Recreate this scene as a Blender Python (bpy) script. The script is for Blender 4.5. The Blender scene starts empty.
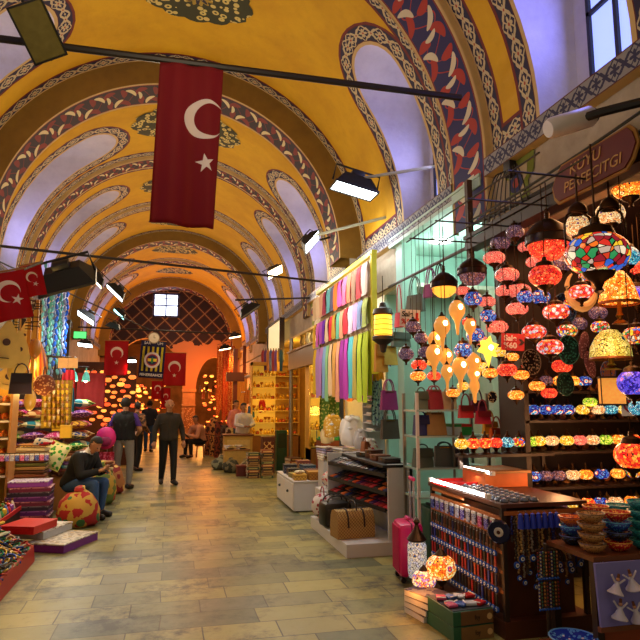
import bpy, bmesh, math, random
from mathutils import Vector, Matrix, Euler, geometry
from math import sin, cos, pi, radians as R, sqrt, atan2
random.seed(7)
SC = bpy.context.scene
COL = SC.collection
# ---------------------------------------------------------------- camera
FPX = 600.0; YAW = R(13.9); PIT = R(7.8); EYE = 1.7
cd = bpy.data.cameras.new('camera'); cam = bpy.data.objects.new('camera', cd); COL.objects.link(cam)
cd.sensor_width = 36.0; cd.lens = 36.0 * FPX / 640.0; cd.clip_end = 200; cd.clip_start = 0.05
cam.location = (0, 0, EYE); cam.rotation_euler = (pi/2 + PIT, 0, -YAW); SC.camera = cam

def P(px, py, X=None, Y=None, Z=None):
    """measured photo pixel -> world point on a plane X=, Y= or Z="""
    u = (px-320)/FPX; v = (py-320)/FPX
    up = -v*cos(PIT)+sin(PIT); fw = cos(PIT)+v*sin(PIT)
    d = Vector((u*cos(YAW)+fw*sin(YAW), -u*sin(YAW)+fw*cos(YAW), up))
    t = X/d.x if X is not None else Y/d.y if Y is not None else (Z-EYE)/d.z
    return Vector((0, 0, EYE)) + d*t

def px_m(p):
    """metres per photo pixel at world point p"""
    z = p[2]-EYE
    f = p[0]*sin(YAW)+p[1]*cos(YAW)
    return (f*cos(PIT)+z*sin(PIT))/FPX

# ---------------------------------------------------------------- materials
def C(h, a=1.0):
    if not isinstance(h, str): return tuple(h[:3])+(a,)
    h = h.lstrip('#'); v = [int(h[i:i+2], 16)/255 for i in (0, 2, 4)]
    return tuple(x/12.92 if x <= .04045 else ((x+.055)/1.055)**2.4 for x in v)+(a,)

class N:
    """tiny node-graph expression"""
    def __init__(s, nt, so): s.nt = nt; s.so = so
    def _m(s, op, *a, clamp=False):
        n = s.nt.nodes.new('ShaderNodeMath'); n.operation = op; n.use_clamp = clamp
        for i, x in enumerate((s,)+a):
            if isinstance(x, N): s.nt.links.new(x.so, n.inputs[i])
            else: n.inputs[i].default_value = x
        return N(s.nt, n.outputs[0])
    def __add__(s, o): return s._m('ADD', o)
    def __sub__(s, o): return s._m('SUBTRACT', o)
    def __mul__(s, o): return s._m('MULTIPLY', o)
    def __truediv__(s, o): return s._m('DIVIDE', o)
    def lt(s, o): return s._m('LESS_THAN', o)
    def gt(s, o): return s._m('GREATER_THAN', o)
    def sin(s): return s._m('SINE')
    def cos(s): return s._m('COSINE')
    def abs(s): return s._m('ABSOLUTE')
    def fr(s): return s._m('FRACT')
    def fl(s): return s._m('FLOOR')
    def mx(s, o): return s._m('MAXIMUM', o)
    def mn(s, o): return s._m('MINIMUM', o)
    def pw(s, o): return s._m('POWER', o)
    def at2(s, o): return s._m('ARCTAN2', o)

MATS = {}
def newmat(name):
    m = bpy.data.materials.new(name); m.use_nodes = True
    nt = m.node_tree; b = nt.nodes['Principled BSDF']
    return m, nt, b
def nd(nt, t, **k):
    n = nt.nodes.new(t)
    for a, v in k.items():
        if a[0] == '_': n.inputs[a[1:].replace('_', ' ')].default_value = v
        else: setattr(n, a, v)
    return n
def mix(nt, f, a, b):
    n = nt.nodes.new('ShaderNodeMix'); n.data_type = 'RGBA'
    for i, x in ((0, f), (6, a), (7, b)):
        if isinstance(x, N): nt.links.new(x.so, n.inputs[i])
        elif hasattr(x, 'is_output'): nt.links.new(x, n.inputs[i])
        else: n.inputs[i].default_value = x if i == 0 else C(x)
    return n.outputs[2]
def coords(nt, kind='Object'):
    tc = nt.nodes.new('ShaderNodeTexCoord'); sp = nt.nodes.new('ShaderNodeSeparateXYZ')
    nt.links.new(tc.outputs[kind], sp.inputs[0])
    return tc.outputs[kind], [N(nt, sp.outputs[i]) for i in range(3)]

def M(c, rough=.6, metal=0.0, e=0.0, ec=None, var=.18, scale=14.0, bump=0.0, spec=None, alpha=1.0, trans=0.0):
    key = (str(c), rough, metal, e, str(ec), var, scale, bump, spec, alpha, trans)
    if key in MATS: return MATS[key]
    m, nt, b = newmat('mat_%d' % len(MATS))
    col = C(c)
    o, _ = coords(nt)
    n = nd(nt, 'ShaderNodeTexNoise', _Scale=scale, _Detail=4.0); nt.links.new(o, n.inputs['Vector'])
    lo = tuple(x*(1-var) for x in col[:3]); hi = tuple(min(1, x*(1+var)) for x in col[:3])
    c_ = mix(nt, N(nt, n.outputs[0]), lo, hi)
    nt.links.new(c_, b.inputs['Base Color'])
    b.inputs['Roughness'].default_value = rough; b.inputs['Metallic'].default_value = metal
    if spec is not None: b.inputs['Specular IOR Level'].default_value = spec
    if trans: b.inputs['Transmission Weight'].default_value = trans
    if alpha < 1: b.inputs['Alpha'].default_value = alpha
    if e:
        b.inputs['Emission Strength'].default_value = e
        b.inputs['Emission Color'].default_value = C(ec if ec else c)
    if bump:
        bp = nd(nt, 'ShaderNodeBump', _Strength=bump, _Distance=.02); nt.links.new(n.outputs[0], bp.inputs['Height'])
        nt.links.new(bp.outputs[0], b.inputs['Normal'])
    MATS[key] = m
    return m

def ramp(nt, fac, stops, const=True):
    r = nt.nodes.new('ShaderNodeValToRGB'); cr = r.color_ramp
    cr.interpolation = 'CONSTANT' if const else 'LINEAR'
    while len(cr.elements) < len(stops): cr.elements.new(.5)
    for el, (p, c) in zip(cr.elements, stops): el.position = p; el.color = C(c)
    nt.links.new(fac.so if isinstance(fac, N) else fac, r.inputs[0])
    return r.outputs[0]

def mosaic(cols, rings=None, e=1.0, scale=60.0, rscale=16.0, grout='#1a0d08', rough=.25):
    """glass-tessera lamp shade lit from inside: small cells, flower rings"""
    key = ('mos', tuple(cols), str(rings), e, scale, rscale)
    if key in MATS: return MATS[key]
    m, nt, b = newmat('mosaic_%d' % len(MATS))
    o, _ = coords(nt)
    v = nd(nt, 'ShaderNodeTexVoronoi', _Scale=scale); nt.links.new(o, v.inputs['Vector'])
    sp = nt.nodes.new('ShaderNodeSeparateColor'); nt.links.new(v.outputs['Color'], sp.inputs[0])
    k = len(cols)
    base = ramp(nt, sp.outputs[0], [(i/k, c) for i, c in enumerate(cols)])
    if rings:
        w = nd(nt, 'ShaderNodeTexVoronoi', _Scale=rscale); nt.links.new(o, w.inputs['Vector'])
        rr = ramp(nt, w.outputs['Distance'], [(p, c) for p, c in rings])
        msk = N(nt, w.outputs['Distance']).lt(rings[-1][0]+.12)
        base = mix(nt, msk, base, rr)
    ed = nd(nt, 'ShaderNodeTexVoronoi', feature='DISTANCE_TO_EDGE', _Scale=scale); nt.links.new(o, ed.inputs['Vector'])
    g = N(nt, ed.outputs['Distance']).lt(.055)
    colr = mix(nt, g, base, grout)
    nt.links.new(colr, b.inputs['Base Color']); nt.links.new(colr, b.inputs['Emission Color'])
    b.inputs['Emission Strength'].default_value = e; b.inputs['Roughness'].default_value = rough
    MATS[key] = m
    return m

def fabric(c1, c2, kind='stripe', s=30.0, c3=None, rough=.85):
    """woven / printed cloth"""
    key = ('fab', c1, c2, kind, s, c3)
    if key in MATS: return MATS[key]
    m, nt, b = newmat('cloth_%d' % len(MATS))
    o, (x, y, z) = coords(nt)
    if kind == 'stripe': f = ((x+y*.3)*s).sin().gt(0.2)
    elif kind == 'hstripe': f = (z*s).sin().gt(0.1)
    elif kind == 'check': f = ((x+y)*s).sin()*((z)*s).sin(); f = f.gt(0)
    elif kind == 'diamond': f = (((x+y)*s+z*s).sin()*((x+y)*s-z*s).sin()).abs().lt(.25)
    elif kind == 'blob':
        n = nd(nt, 'ShaderNodeTexNoise', _Scale=s, _Detail=2.0); nt.links.new(o, n.inputs['Vector']); f = N(nt, n.outputs[0]).gt(.52)
    else:
        n = nd(nt, 'ShaderNodeTexVoronoi', _Scale=s); nt.links.new(o, n.inputs['Vector']); f = N(nt, n.outputs['Distance']).lt(.38)
    c = mix(nt, f, c1, c2)
    if c3:
        n = nd(nt, 'ShaderNodeTexVoronoi', _Scale=s*.6); nt.links.new(o, n.inputs['Vector'])
        c = mix(nt, N(nt, n.outputs['Distance']).lt(.25), c, c3)
    nt.links.new(c, b.inputs['Base Color']); b.inputs['Roughness'].default_value = rough
    MATS[key] = m
    return m

# ---------------------------------------------------------------- mesh building
class MB:
    def __init__(s): s.b = bmesh.new(); s.mi = 0
    def _tag(s, n0):
        s.b.faces.ensure_lookup_table()
        for f in s.b.faces[n0:]: f.material_index = s.mi
    def box(s, c, d, rot=None, bev=0.0):
        n0 = len(s.b.faces)
        mt = Matrix.Translation(c) @ (Euler(rot).to_matrix().to_4x4() if rot else Matrix()) @ Matrix.Diagonal((d[0], d[1], d[2], 1))
        r = bmesh.ops.create_cube(s.b, size=1, matrix=mt)
        if bev:
            es = {e for v in r['verts'] for e in v.link_edges}
            bmesh.ops.bevel(s.b, geom=list(es), offset=bev, segments=2, affect='EDGES', profile=.5)
        s._tag(n0); return s
    def lathe(s, prof, seg=16, c=(0, 0, 0), rot=None, sx=1, sy=1):
        n0 = len(s.b.faces); mt = Matrix.Translation(c) @ (Euler(rot).to_matrix().to_4x4() if rot else Matrix())
        rings = []
        for r, z in prof:
            if r < 1e-5: rings.append([s.b.verts.new(mt @ Vector((0, 0, z)))])
            else: rings.append([s.b.verts.new(mt @ Vector((r*cos(2*pi*i/seg)*sx, r*sin(2*pi*i/seg)*sy, z))) for i in range(seg)])
        for a, b in zip(rings, rings[1:]):
            for i in range(seg):
                j = (i+1) % seg
                if len(a) == 1 and len(b) == 1: continue
                if len(a) == 1: q = (a[0], b[i], b[j])
                elif len(b) == 1: q = (a[i], a[j], b[0])
                else: q = (a[i], a[j], b[j], b[i])
                s.b.faces.new(q)
        s._tag(n0); return s
    def ball(s, c, r, seg=16, rings=10, rot=None):
        r = (r, r, r) if not hasattr(r, '__len__') else r
        n0 = len(s.b.faces)
        mt = Matrix.Translation(c) @ (Euler(rot).to_matrix().to_4x4() if rot else Matrix()) @ Matrix.Diagonal((r[0], r[1], r[2], 1))
        bmesh.ops.create_uvsphere(s.b, u_segments=seg, v_segments=rings, radius=1, matrix=mt); s._tag(n0); return s
    def tube(s, pts, r, seg=8, closed=False, cap=True):
        n0 = len(s.b.faces); pts = [Vector(p) for p in pts]; n = len(pts); rings = []
        rs = r if hasattr(r, '__len__') else [r]*n
        for i, p in enumerate(pts):
            a = pts[i-1] if (i or closed) else p; b = pts[(i+1) % n] if (i < n-1 or closed) else p
            t = (b-a).normalized(); u = t.cross(Vector((0, 0, 1)))
            if u.length < 1e-3: u = t.cross(Vector((0, 1, 0)))
            u.normalize(); w = t.cross(u)
            rings.append([s.b.verts.new(p+(u*cos(2*pi*k/seg)+w*sin(2*pi*k/seg))*rs[i]) for k in range(seg)])
        for i in range(n if closed else n-1):
            a, b = rings[i], rings[(i+1) % n]
            for k in range(seg): s.b.faces.new((a[k], a[(k+1) % seg], b[(k+1) % seg], b[k]))
        if cap and not closed: s.b.faces.new(rings[0][::-1]); s.b.faces.new(rings[-1])
        s._tag(n0); return s
    def grid(s, fn, nu, nv, thick=0.0):
        n0 = len(s.b.faces)
        vs = [[s.b.verts.new(fn(i/nu, j/nv)) for j in range(nv+1)] for i in range(nu+1)]
        fs = [s.b.faces.new((vs[i][j], vs[i+1][j], vs[i+1][j+1], vs[i][j+1])) for i in range(nu) for j in range(nv)]
        if thick: bmesh.ops.solidify(s.b, geom=fs, thickness=thick)
        s._tag(n0); return s
    def prism(s, poly, depth, mt=None):
        """extrude 2-D outline (x,z) along +y by depth"""
        n0 = len(s.b.faces); mt = mt or Matrix()
        a = [s.b.verts.new(mt @ Vector((x, 0, z))) for x, z in poly]; b = [s.b.verts.new(mt @ Vector((x, depth, z))) for x, z in poly]
        s.b.faces.new(a); s.b.faces.new(b[::-1]); n = len(poly)
        for i in range(n): s.b.faces.new((a[i], b[i], b[(i+1) % n], a[(i+1) % n]))
        s._tag(n0); return s
    def m(s, i): s.mi = i; return s
    def mesh(s, mats, smooth=False):
        me = bpy.data.meshes.new('m'); bmesh.ops.recalc_face_normals(s.b, faces=s.b.faces[:]); s.b.to_mesh(me); s.b.free()
        for mt in (mats if isinstance(mats, (list, tuple)) else [mats]): me.materials.append(mt)
        if smooth:
            for p in me.polygons: p.use_smooth = True
            if smooth != 2: me.set_sharp_from_angle(angle=R(40))
        return me
    def build(s, name, mats, parent=None, smooth=True, loc=None, rot=None):
        o = bpy.data.objects.new(name, s.mesh(mats, smooth)); COL.objects.link(o); o.data.name = name
        if parent: o.parent = parent
        if loc is not None: o.location = loc
        if rot: o.rotation_euler = rot
        return o
LABELS = {}
def tag(o, label, cat, group=None, kind=None):
    if label: o['label'] = label
    if cat: o['category'] = cat
    if group: o['group'] = group
    if kind: o['kind'] = kind
    return o
def T(name, label, cat, loc=(0, 0, 0), rz=0.0, group=None, rot=None):
    o = bpy.data.objects.new(name, None); COL.objects.link(o); o.location = loc
    o.rotation_euler = rot if rot else (0, 0, rz); o.empty_display_size = .05
    return tag(o, label, cat, group)
def dup(root, loc, rz=0.0, label=None, group=None, s=1.0, rot=None):
    r = root.copy(); COL.objects.link(r); r.location = loc; r.rotation_euler = rot if rot else (0, 0, rz)
    r.scale = s if hasattr(s, '__len__') else (s, s, s)
    if label: r['label'] = label
    if group: r['group'] = group
    for ch in list(root.children):
        c = ch.copy(); COL.objects.link(c); c.parent = r
        for g in list(ch.children):
            d = g.copy(); COL.objects.link(d); d.parent = c
    return r
class Proto:
    """build the first of a kind, then copies of it"""
    def __init__(s, make): s.make = make; s.o = None
    def __call__(s, loc, rz=0.0, label=None, group=None, sc=1.0, rot=None):
        if s.o is None:
            s.o = s.make(); o = s.o; o.location = loc; o.rotation_euler = rot if rot else (0, 0, rz)
            o.scale = sc if hasattr(sc, '__len__') else (sc, sc, sc)
            if label: o['label'] = label
            if group: o['group'] = group
            return o
        return dup(s.o, loc, rz, label, group, sc, rot)
ORD = 'first second third fourth fifth sixth seventh eighth ninth tenth eleventh twelfth thirteenth fourteenth fifteenth sixteenth seventeenth eighteenth nineteenth twentieth'.split()
ORD += ['twenty-'+x for x in ORD[:9]]+['thirtieth']+['thirty-'+x for x in ORD[:9]]
def struct(o): o['kind'] = 'structure'; return o
def text_mesh(txt, size, mat, name, parent=None, loc=(0, 0, 0), rot=(pi/2, 0, 0), ext=.002, align='CENTER', bold=0.0, sx=1.0):
    cu = bpy.data.curves.new(name, 'FONT'); cu.body = txt; cu.size = size; cu.extrude = ext; cu.align_x = align; cu.align_y = 'CENTER'; cu.offset = bold
    t = bpy.data.objects.new('tmp', cu); COL.objects.link(t)
    dg = bpy.context.evaluated_depsgraph_get(); me = bpy.data.meshes.new_from_object(t.evaluated_get(dg))
    bpy.data.objects.remove(t); me.materials.clear(); me.materials.append(mat)
    o = bpy.data.objects.new(name, me); COL.objects.link(o); o.location = loc; o.rotation_euler = rot; o.scale = (sx, 1, 1)
    if parent: o.parent = parent
    return o
def light(kind, loc, power, col='#ffd9a0', size=.2, rot=None, spot=None):
    l = bpy.data.lights.new('light', kind); l.energy = power; l.color = C(col)[:3]
    if kind == 'AREA': l.size = size
    elif kind != 'SUN': l.shadow_soft_size = size
    if spot: l.spot_size = R(spot); l.spot_blend = .6
    o = bpy.data.objects.new('light', l); COL.objects.link(o); o.location = loc
    if rot: o.rotation_euler = rot
    return o
# ================================================================ the setting
RV = 3.2; ZS = 4.25; XW = 3.2
# painted arabesque border (u along, v across, in motif units)
def border_mat(bg, c1, c2, scale_note):
    m, nt, b = newmat('border_'+scale_note)
    _, (u, v, _z) = coords(nt, 'UV')
    a = (u.fr()-.5)*2; w = (v-.5)*2
    r = (a*a+w*w).pw(.5); th = w.at2(a)
    fl = r.lt((th*4).cos()*.17+.36)                       # four-petal flower
    eye = r.lt(.12)
    dia = ((a.abs()+w.abs()*1.0)-.95).abs().lt(.10)       # interlaced diamond
    a2 = ((u+.5).fr()-.5)*2; r2 = (a2*a2+w*w).pw(.5); th2 = w.at2(a2)
    fl2 = r2.lt((th2*6).cos()*.10+.30); eye2 = r2.lt(.10)
    wave = ((u*6.2832).sin()*.55-w).abs().lt(.09); wave2 = ((u*6.2832).sin()*-.55-w).abs().lt(.09)
    cur = fl.mx(dia).mx(fl2).mx(wave).mx(wave2)
    edge = w.abs().gt(.9)
    n = nd(nt, 'ShaderNodeTexNoise', _Scale=6.0, _Detail=4.0)
    c = mix(nt, cur, bg, c1); c = mix(nt, eye.mx(eye2), c, c2); c = mix(nt, edge, c, '#5b0f14')
    c = mix(nt, N(nt, n.outputs[0])*.18, c, '#4a3d2c')
    nt.links.new(c, b.inputs['Base Color']); b.inputs['Roughness'].default_value = .7
    return m
def leaf_mat(bg, c1, c2, note):
    """rib band: big leaves on a dark ground, thin vines"""
    m, nt, b = newmat('leafband_'+note)
    _, (u, v, _z) = coords(nt, 'UV')
    def leaf(u0, v0, ang, la, lb):
        a = ((u-u0).fr()-.5); w = v-v0
        x = a*cos(ang)+w*sin(ang)*.8; y = w*cos(ang)*.8-a*sin(ang)
        return ((x/la)*(x/la)+((y-(x*x*1.5))/lb)*((y-(x*x*1.5))/lb)).lt(1.0)
    wh = leaf(.0, .28, .75, .20, .062).mx(leaf(.5, .72, -.75, .20, .062)).mx(leaf(.25, .5, 1.5, .15, .055))
    rd = leaf(.25, .22, -.5, .22, .085).mx(leaf(.75, .78, .5, .22, .085)).mx(leaf(.75, .3, 1.4, .16, .09)).mx(leaf(.25, .76, -1.4, .16, .09))
    vine = ((u*6.2832).sin()*.3+.5-v).abs().lt(.02).mx(((u*6.2832).cos()*.36+.5-v).abs().lt(.016))
    edge = (v-.5).abs().gt(.465)
    n = nd(nt, 'ShaderNodeTexNoise', _Scale=5.0, _Detail=5.0)
    c = mix(nt, rd.mx(vine), bg, c2); c = mix(nt, wh, c, c1); c = mix(nt, edge, c, '#7a1414')
    c = mix(nt, N(nt, n.outputs[0])*.14, c, '#3a2a20')
    nt.links.new(c, b.inputs['Base Color']); b.inputs['Roughness'].default_value = .7
    return m
def plaster(c1, c2, c3, sc=2.0, rough=.8):
    key = ('pl', c1, c2, c3, sc)
    if key in MATS: return MATS[key]
    m, nt, b = newmat('plaster_%d' % len(MATS))
    o, _ = coords(nt)
    n = nd(nt, 'ShaderNodeTexNoise', _Scale=sc, _Detail=7.0, _Roughness=.65); nt.links.new(o, n.inputs['Vector'])
    n2 = nd(nt, 'ShaderNodeTexNoise', _Scale=sc*5, _Detail=6.0, _Roughness=.7); nt.links.new(o, n2.inputs['Vector'])
    c = ramp(nt, n.outputs[0], [(0, c3), (.38, c2), (.62, c1), (1, c1)], False)
    c = mix(nt, (N(nt, n2.outputs[0])-.5).mx(0.0)*.9, c, c3)
    nt.links.new(c, b.inputs['Base Color']); b.inputs['Roughness'].default_value = rough
    bp = nd(nt, 'ShaderNodeBump', _Strength=.25, _Distance=.02); nt.links.new(n2.outputs[0], bp.inputs['Height']); nt.links.new(bp.outputs[0], b.inputs['Normal'])
    MATS[key] = m
    return m
m_yellow = plaster('#d8a810', '#cb9a0c', '#a8800c', 1.2)
m_white = plaster('#d5d2dc', '#c6c2cf', '#a39dab', 1.6)
m_cream = M('#c9ab72', .75, var=.2, scale=5)
m_brown = plaster('#8d6c24', '#7f5f20', '#5f4518', 1.5)
m_wallp = plaster('#b3a48c', '#9c8d78', '#6e6252', 1.8)
m_border = border_mat('#101040', '#c9b992', '#a8412a', 'navy')
m_leafn = leaf_mat('#100c58', '#d6ccb0', '#a82418', 'near')
m_leaff = leaf_mat('#1c0a24', '#dccf9e', '#7c181a', 'far')
BW = .225

def vault_pt(y, s, r=RV):
    """unwrapped coords -> 3-D; s from the left spring over the crown to the right"""
    a = pi - s/RV
    return Vector((r*cos(a), y, ZS + r*sin(a)))
def lun_sd(y, s, yc, hw, h):
    """signed distance to a stilted arch standing on s=0"""
    if s > h-hw: return sqrt((y-yc)**2+(s-(h-hw))**2)-hw
    return abs(y-yc)-hw
def lun_outline(yc, hw, h, d, n=14):
    r = hw+d; pts = [(yc-r, .0)]
    k = 8
    for i in range(1, k): pts.append((yc-r, (h-hw)*i/k))
    for i in range(n+1):
        a = pi - pi*i/n; pts.append((yc+r*cos(a), h-hw+r*sin(a)))
    for i in range(k-1, -1, -1): pts.append((yc+r, (h-hw)*i/k))
    return pts

def vault_bay(bm, uvl, y0, y1, side=-1, hw=.57, hl=3.2, hr=2.55, ycl=None, ycr=None):
    SL = pi*RV
    if y1-y0 < 3.0: hw = .46
    if ycr is None: ycr = y0+.53+hw if side < 0 else y1-.53-hw
    if ycl is None: ycl = ycr
    YC = (ycl, ycr)
    pts = []; edges = []
    def poly(pl, closed=False):
        i0 = len(pts); pts.extend(Vector(p) for p in pl)
        for i in range(len(pl)-1): edges.append((i0+i, i0+i+1))
        if closed: edges.append((i0+len(pl)-1, i0))
    ns = 48
    for yy in (y0, y0+.03, y0+BW, y0+BW+.03, y1-BW-.03, y1-BW, y1-.03, y1): poly([(yy, SL*i/ns) for i in range(ns+1)])
    for ss in (0, BW, BW+.03, SL-BW-.03, SL-BW, SL): poly([(y0+(y1-y0)*i/12, ss) for i in range(13)])
    for side in (0, 1):
        for d in (0, .05, .05+BW, .08+BW):
            o = lun_outline(YC[side], hw, hr if side else hl, d)
            if side: o = [(y, SL-s) for y, s in o]
            poly(o)
    gy = 14
    for i in range(1, gy):
        for j in range(1, ns): pts.append(Vector((y0+(y1-y0)*i/gy, SL*j/ns)))
    vo, eo, fo, *_ = geometry.delaunay_2d_cdt(pts, edges, [], 0, 1e-4)
    vs = [bm.verts.new(vault_pt(p.x, p.y)) for p in vo]
    for f in fo:
        cy = sum(vo[i].x for i in f)/len(f); cs = sum(vo[i].y for i in f)/len(f)
        side = cs > SL/2; s = SL-cs if side else cs
        if not (y0 < cy < y1): continue
        h = hr if side else hl; yc = YC[int(side)]
        d = lun_sd(cy, s, yc, hw, h)
        if d < 0: continue
        de = min(cy-y0, y1-cy); kind = None
        if d < .05: mi = 1
        elif d < .05+BW: mi = 2; kind = 'L'
        elif d < .08+BW: mi = 3
        elif de < .03: mi = 1
        elif de < BW: mi = 2; kind = 'R'
        elif s < BW: mi = 2; kind = 'B'
        elif de < BW+.03 or s < BW+.03: mi = 3
        else: mi = 0
        try: fc = bm.faces.new([vs[i] for i in f])
        except ValueError: continue
        fc.material_index = mi; fc.smooth = True
        for lp, i in zip(fc.loops, f):
            y = vo[i].x; ss = SL-vo[i].y if side else vo[i].y
            if kind == 'R': uv = (ss/.30, ((y-y0) if cy-y0 < y1-cy else (y1-y))/BW)
            elif kind == 'B': uv = (y/.30, ss/BW)
            elif kind == 'L':
                dd = lun_sd(y, ss, yc, hw, h)
                al = ss if ss <= h-hw else (h-hw)+(hw+BW/2)*(pi/2-abs(atan2(y-yc, ss-(h-hw))))
                uv = (al/.30, (dd-.05)/BW)
            else: uv = (y, ss)
            lp[uvl].uv = uv
    # the recess of each lunette: reveals running out to an upright back wall
    for side in (0, 1):
        sg = 1 if side else -1
        o = lun_outline(YC[side], hw, hr if side else hl, 0)
        prev = None; back = []
        for y, s in o:
            p = vault_pt(y, SL-s if side else s)
            q = Vector((sg*(XW+.42), y, p.z))
            a, b2 = bm.verts.new(p), bm.verts.new(q); back.append(b2)
            if prev:
                f = bm.faces.new((prev[0], a, b2, prev[1])); f.material_index = 4; f.smooth = True
            prev = (a, b2)
        f = bm.faces.new(back); f.material_index = 4
    return YC, hw

BAYS = [(1.6, 5.4), (6.2, 9.85), (10.6, 13.9), (14.45, 17.4), (17.7, 20.4), (21.1, 24.5), (25.0, 28.3)]
bm = bmesh.new(); uvl = bm.loops.layers.uv.new('UVMap')
LUN = [vault_bay(bm, uvl, *b, sd, **kw) for b, sd, kw in zip(BAYS, (1, -1, 1, -1, -1, 1, -1), (dict(ycr=3.98), dict(ycl=8.3, hr=2.42), dict(ycl=12.72, hl=3.7, hr=2.65), dict(ycl=15.85, hl=3.5), {}, {}, {}))]
# crown medallions painted on the vault: scalloped rosettes, lifted by the thickness of paint
for (y0, y1) in BAYS:
    yc = (y0+y1)/2
me = bpy.data.meshes.new('ceiling'); bm.to_mesh(me); bm.free()
for m_ in (m_yellow, m_cream, m_border, M('#6d1a1a', .7), m_white): me.materials.append(m_)
ceil = bpy.data.objects.new('ceiling', me); COL.objects.link(ceil); struct(ceil)

def medal_mat():
    m, nt, b = newmat('rosette')
    _, (x, y, z) = coords(nt)
    # local: x along arc, y along the hall
    r = ((x*x)+(y*y)*1.0).pw(.5)*2.2; th = y.at2(x)
    lob = (th*12).cos()*.07
    v = nd(nt, 'ShaderNodeTexVoronoi', _Scale=8.5)
    o = nt.nodes['Texture Coordinate'].outputs['Object']; nt.links.new(o, v.inputs['Vector'])
    vd = N(nt, v.outputs['Distance'])
    c = mix(nt, vd.lt(.44), '#2c3010', '#cdbb6a')
    c = mix(nt, vd.lt(.2), c, '#3a3a14')
    c = mix(nt, (r+lob).lt(.42), c, '#a48a2a')
    c = mix(nt, ((th*8).cos()*.12+.3-r).gt(0), c, '#1c1a33')
    c = mix(nt, ((th*8).cos()*.05+.16-r).gt(0), c, '#c9b070')
    nt.links.new(c, b.inputs['Base Color']); b.inputs['Roughness'].default_value = .7
    return m
mm = medal_mat()
for k, (y0, y1) in enumerate(BAYS):
    yc = (y0+y1)/2; b = MB(); n = 48; ctr = b.b.verts.new((0, yc, ZS+RV-.012))
    rs = (.66, .70, 1.0, .85, .75, .75, .7)[k]
    ring = []; 
    for i in range(n):
        a = 2*pi*i/n; rr = rs*(1+.09*abs(cos(6*a)))*(1.0 if abs(cos(a)) < .9 else 1.06)
        x = rr*cos(a)*1.0; y = rr*sin(a)*.8; ph = x/RV
        ring.append(b.b.verts.new((RV*sin(ph)*.997, yc+y, ZS+RV*cos(ph)-.012)))
    for i in range(n): b.b.faces.new((ctr, ring[i], ring[(i+1) % n]))
    o = b.build('trim_%d' % (20+k), mm); struct(o)
    for v in o.data.vertices: v.co.y -= yc; v.co.z -= ZS+RV
    mo = (0, .2, .17)[k] if k < 3 else 0
    o.location = (mo, yc, ZS+RV-mo*mo/6.4); o.rotation_euler = (0, mo/RV, 0)

# ribs between the bays
def rib(name, y0, y1, proj, soffit, face, zlow=3.75, uvs=.72):
    bm = bmesh.new(); uvl = bm.loops.layers.uv.new('UVMap'); n = 64
    r = RV-proj
    path = [(-r, zlow)]+[(r*cos(pi-pi*i/n), ZS+r*sin(pi-pi*i/n)) for i in range(n+1)]+[(r, zlow)]
    pout = [(-RV, zlow)]+[(RV*cos(pi-pi*i/n), ZS+RV*sin(pi-pi*i/n)) for i in range(n+1)]+[(RV, zlow)]
    L = 0; ls = [0]
    for a, b in zip(path, path[1:]): L += sqrt((b[0]-a[0])**2+(b[1]-a[1])**2); ls.append(L)
    ys = [y0, y0+.05, y1-.05, y1]
    g = [[bm.verts.new((x, y, z)) for y in ys] for x, z in path]
    for i in range(len(path)-1):
        for j in range(3):
            f = bm.faces.new((g[i][j], g[i][j+1], g[i+1][j+1], g[i+1][j])); f.smooth = True
            f.material_index = 0 if j == 1 else 1
            for lp, (ii, jj) in zip(f.loops, ((i, j), (i, j+1), (i+1, j+1), (i+1, j))):
                lp[uvl].uv = ((ls[ii]-L/2)/((y1-y0)*uvs), 0 if jj <= 1 else 1)
    for yy, jj in ((y0, 0), (y1, 3)):
        go = [bm.verts.new((x, yy, z)) for x, z in pout]
        for i in range(len(path)-1):
            f = bm.faces.new((g[i][jj], g[i+1][jj], go[i+1], go[i])); f.material_index = 2
    me = bpy.data.meshes.new(name); bm.to_mesh(me); bm.free()
    for m_ in (soffit, m_cream, face): me.materials.append(m_)
    o = bpy.data.objects.new(name, me); COL.objects.link(o); return struct(o)
rib('trim_1', 5.4, 6.2, .07, m_leafn, m_cream, 3.62)
rib('trim_2', 9.85, 10.6, .40, m_leaff, m_brown, 4.2)
rib('trim_3', 13.9, 14.45, .07, m_leaff, m_cream)
rib('trim_4', 17.4, 17.7, .05, m_border, m_cream, uvs=1.0)
rib('trim_5', 20.4, 21.1, .32, m_leaff, m_brown)
rib('trim_6', 24.5, 25.0, .07, m_leaff, m_cream)
rib('trim_7', 28.3, 29.2, .42, m_leaff, m_brown)
rib('trim_8', .9, 1.6, .07, m_leaff, m_cream)

# lunette windows: frame with a cross bar and daylight panes in the back wall of each recess
m_frame = M('#1d1c22', .5)
m_day = M('#8f9dff', .4, e=1.6, ec='#8fa2ff', var=.15, scale=3)
wn = 0
for (YC, hw), (y0, y1) in zip(LUN, BAYS):
    for sg in (-1, 1):
        wn += 1; yc = YC[sg > 0]
        w = T('window_%d' % wn, None, None, (sg*(XW+.40), yc, ZS+.95)); struct(w)
        b = MB()
        for dy in (-.33, 0, .33): b.box((0, dy, 0), (.05, .04, 1.3))
        for dz in (-.65, 0, .65): b.box((0, 0, dz), (.05, .70, .04))
        struct(b.build('window_frame', m_frame, w, False))
        struct(MB().box((sg*.01, 0, 0), (.01, .64, 1.28)).build('window_pane', m_day, w, False))

# side walls above and behind the shops, cornice bands
def wall(name, quads, mat):
    b = MB()
    for c, d in quads: b.box(c, d)
    return struct(b.build(name, mat, None, False))
T_ = .12
m_mint = M('#a9cfc2', .6, var=.06)
m_dwood = M('#2c1a10', .55, var=.3, scale=9)
m_wood = M('#6b3a1a', .5, var=.25, scale=7)
m_lwood = M('#a06a34', .5, var=.25, scale=9)
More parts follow.
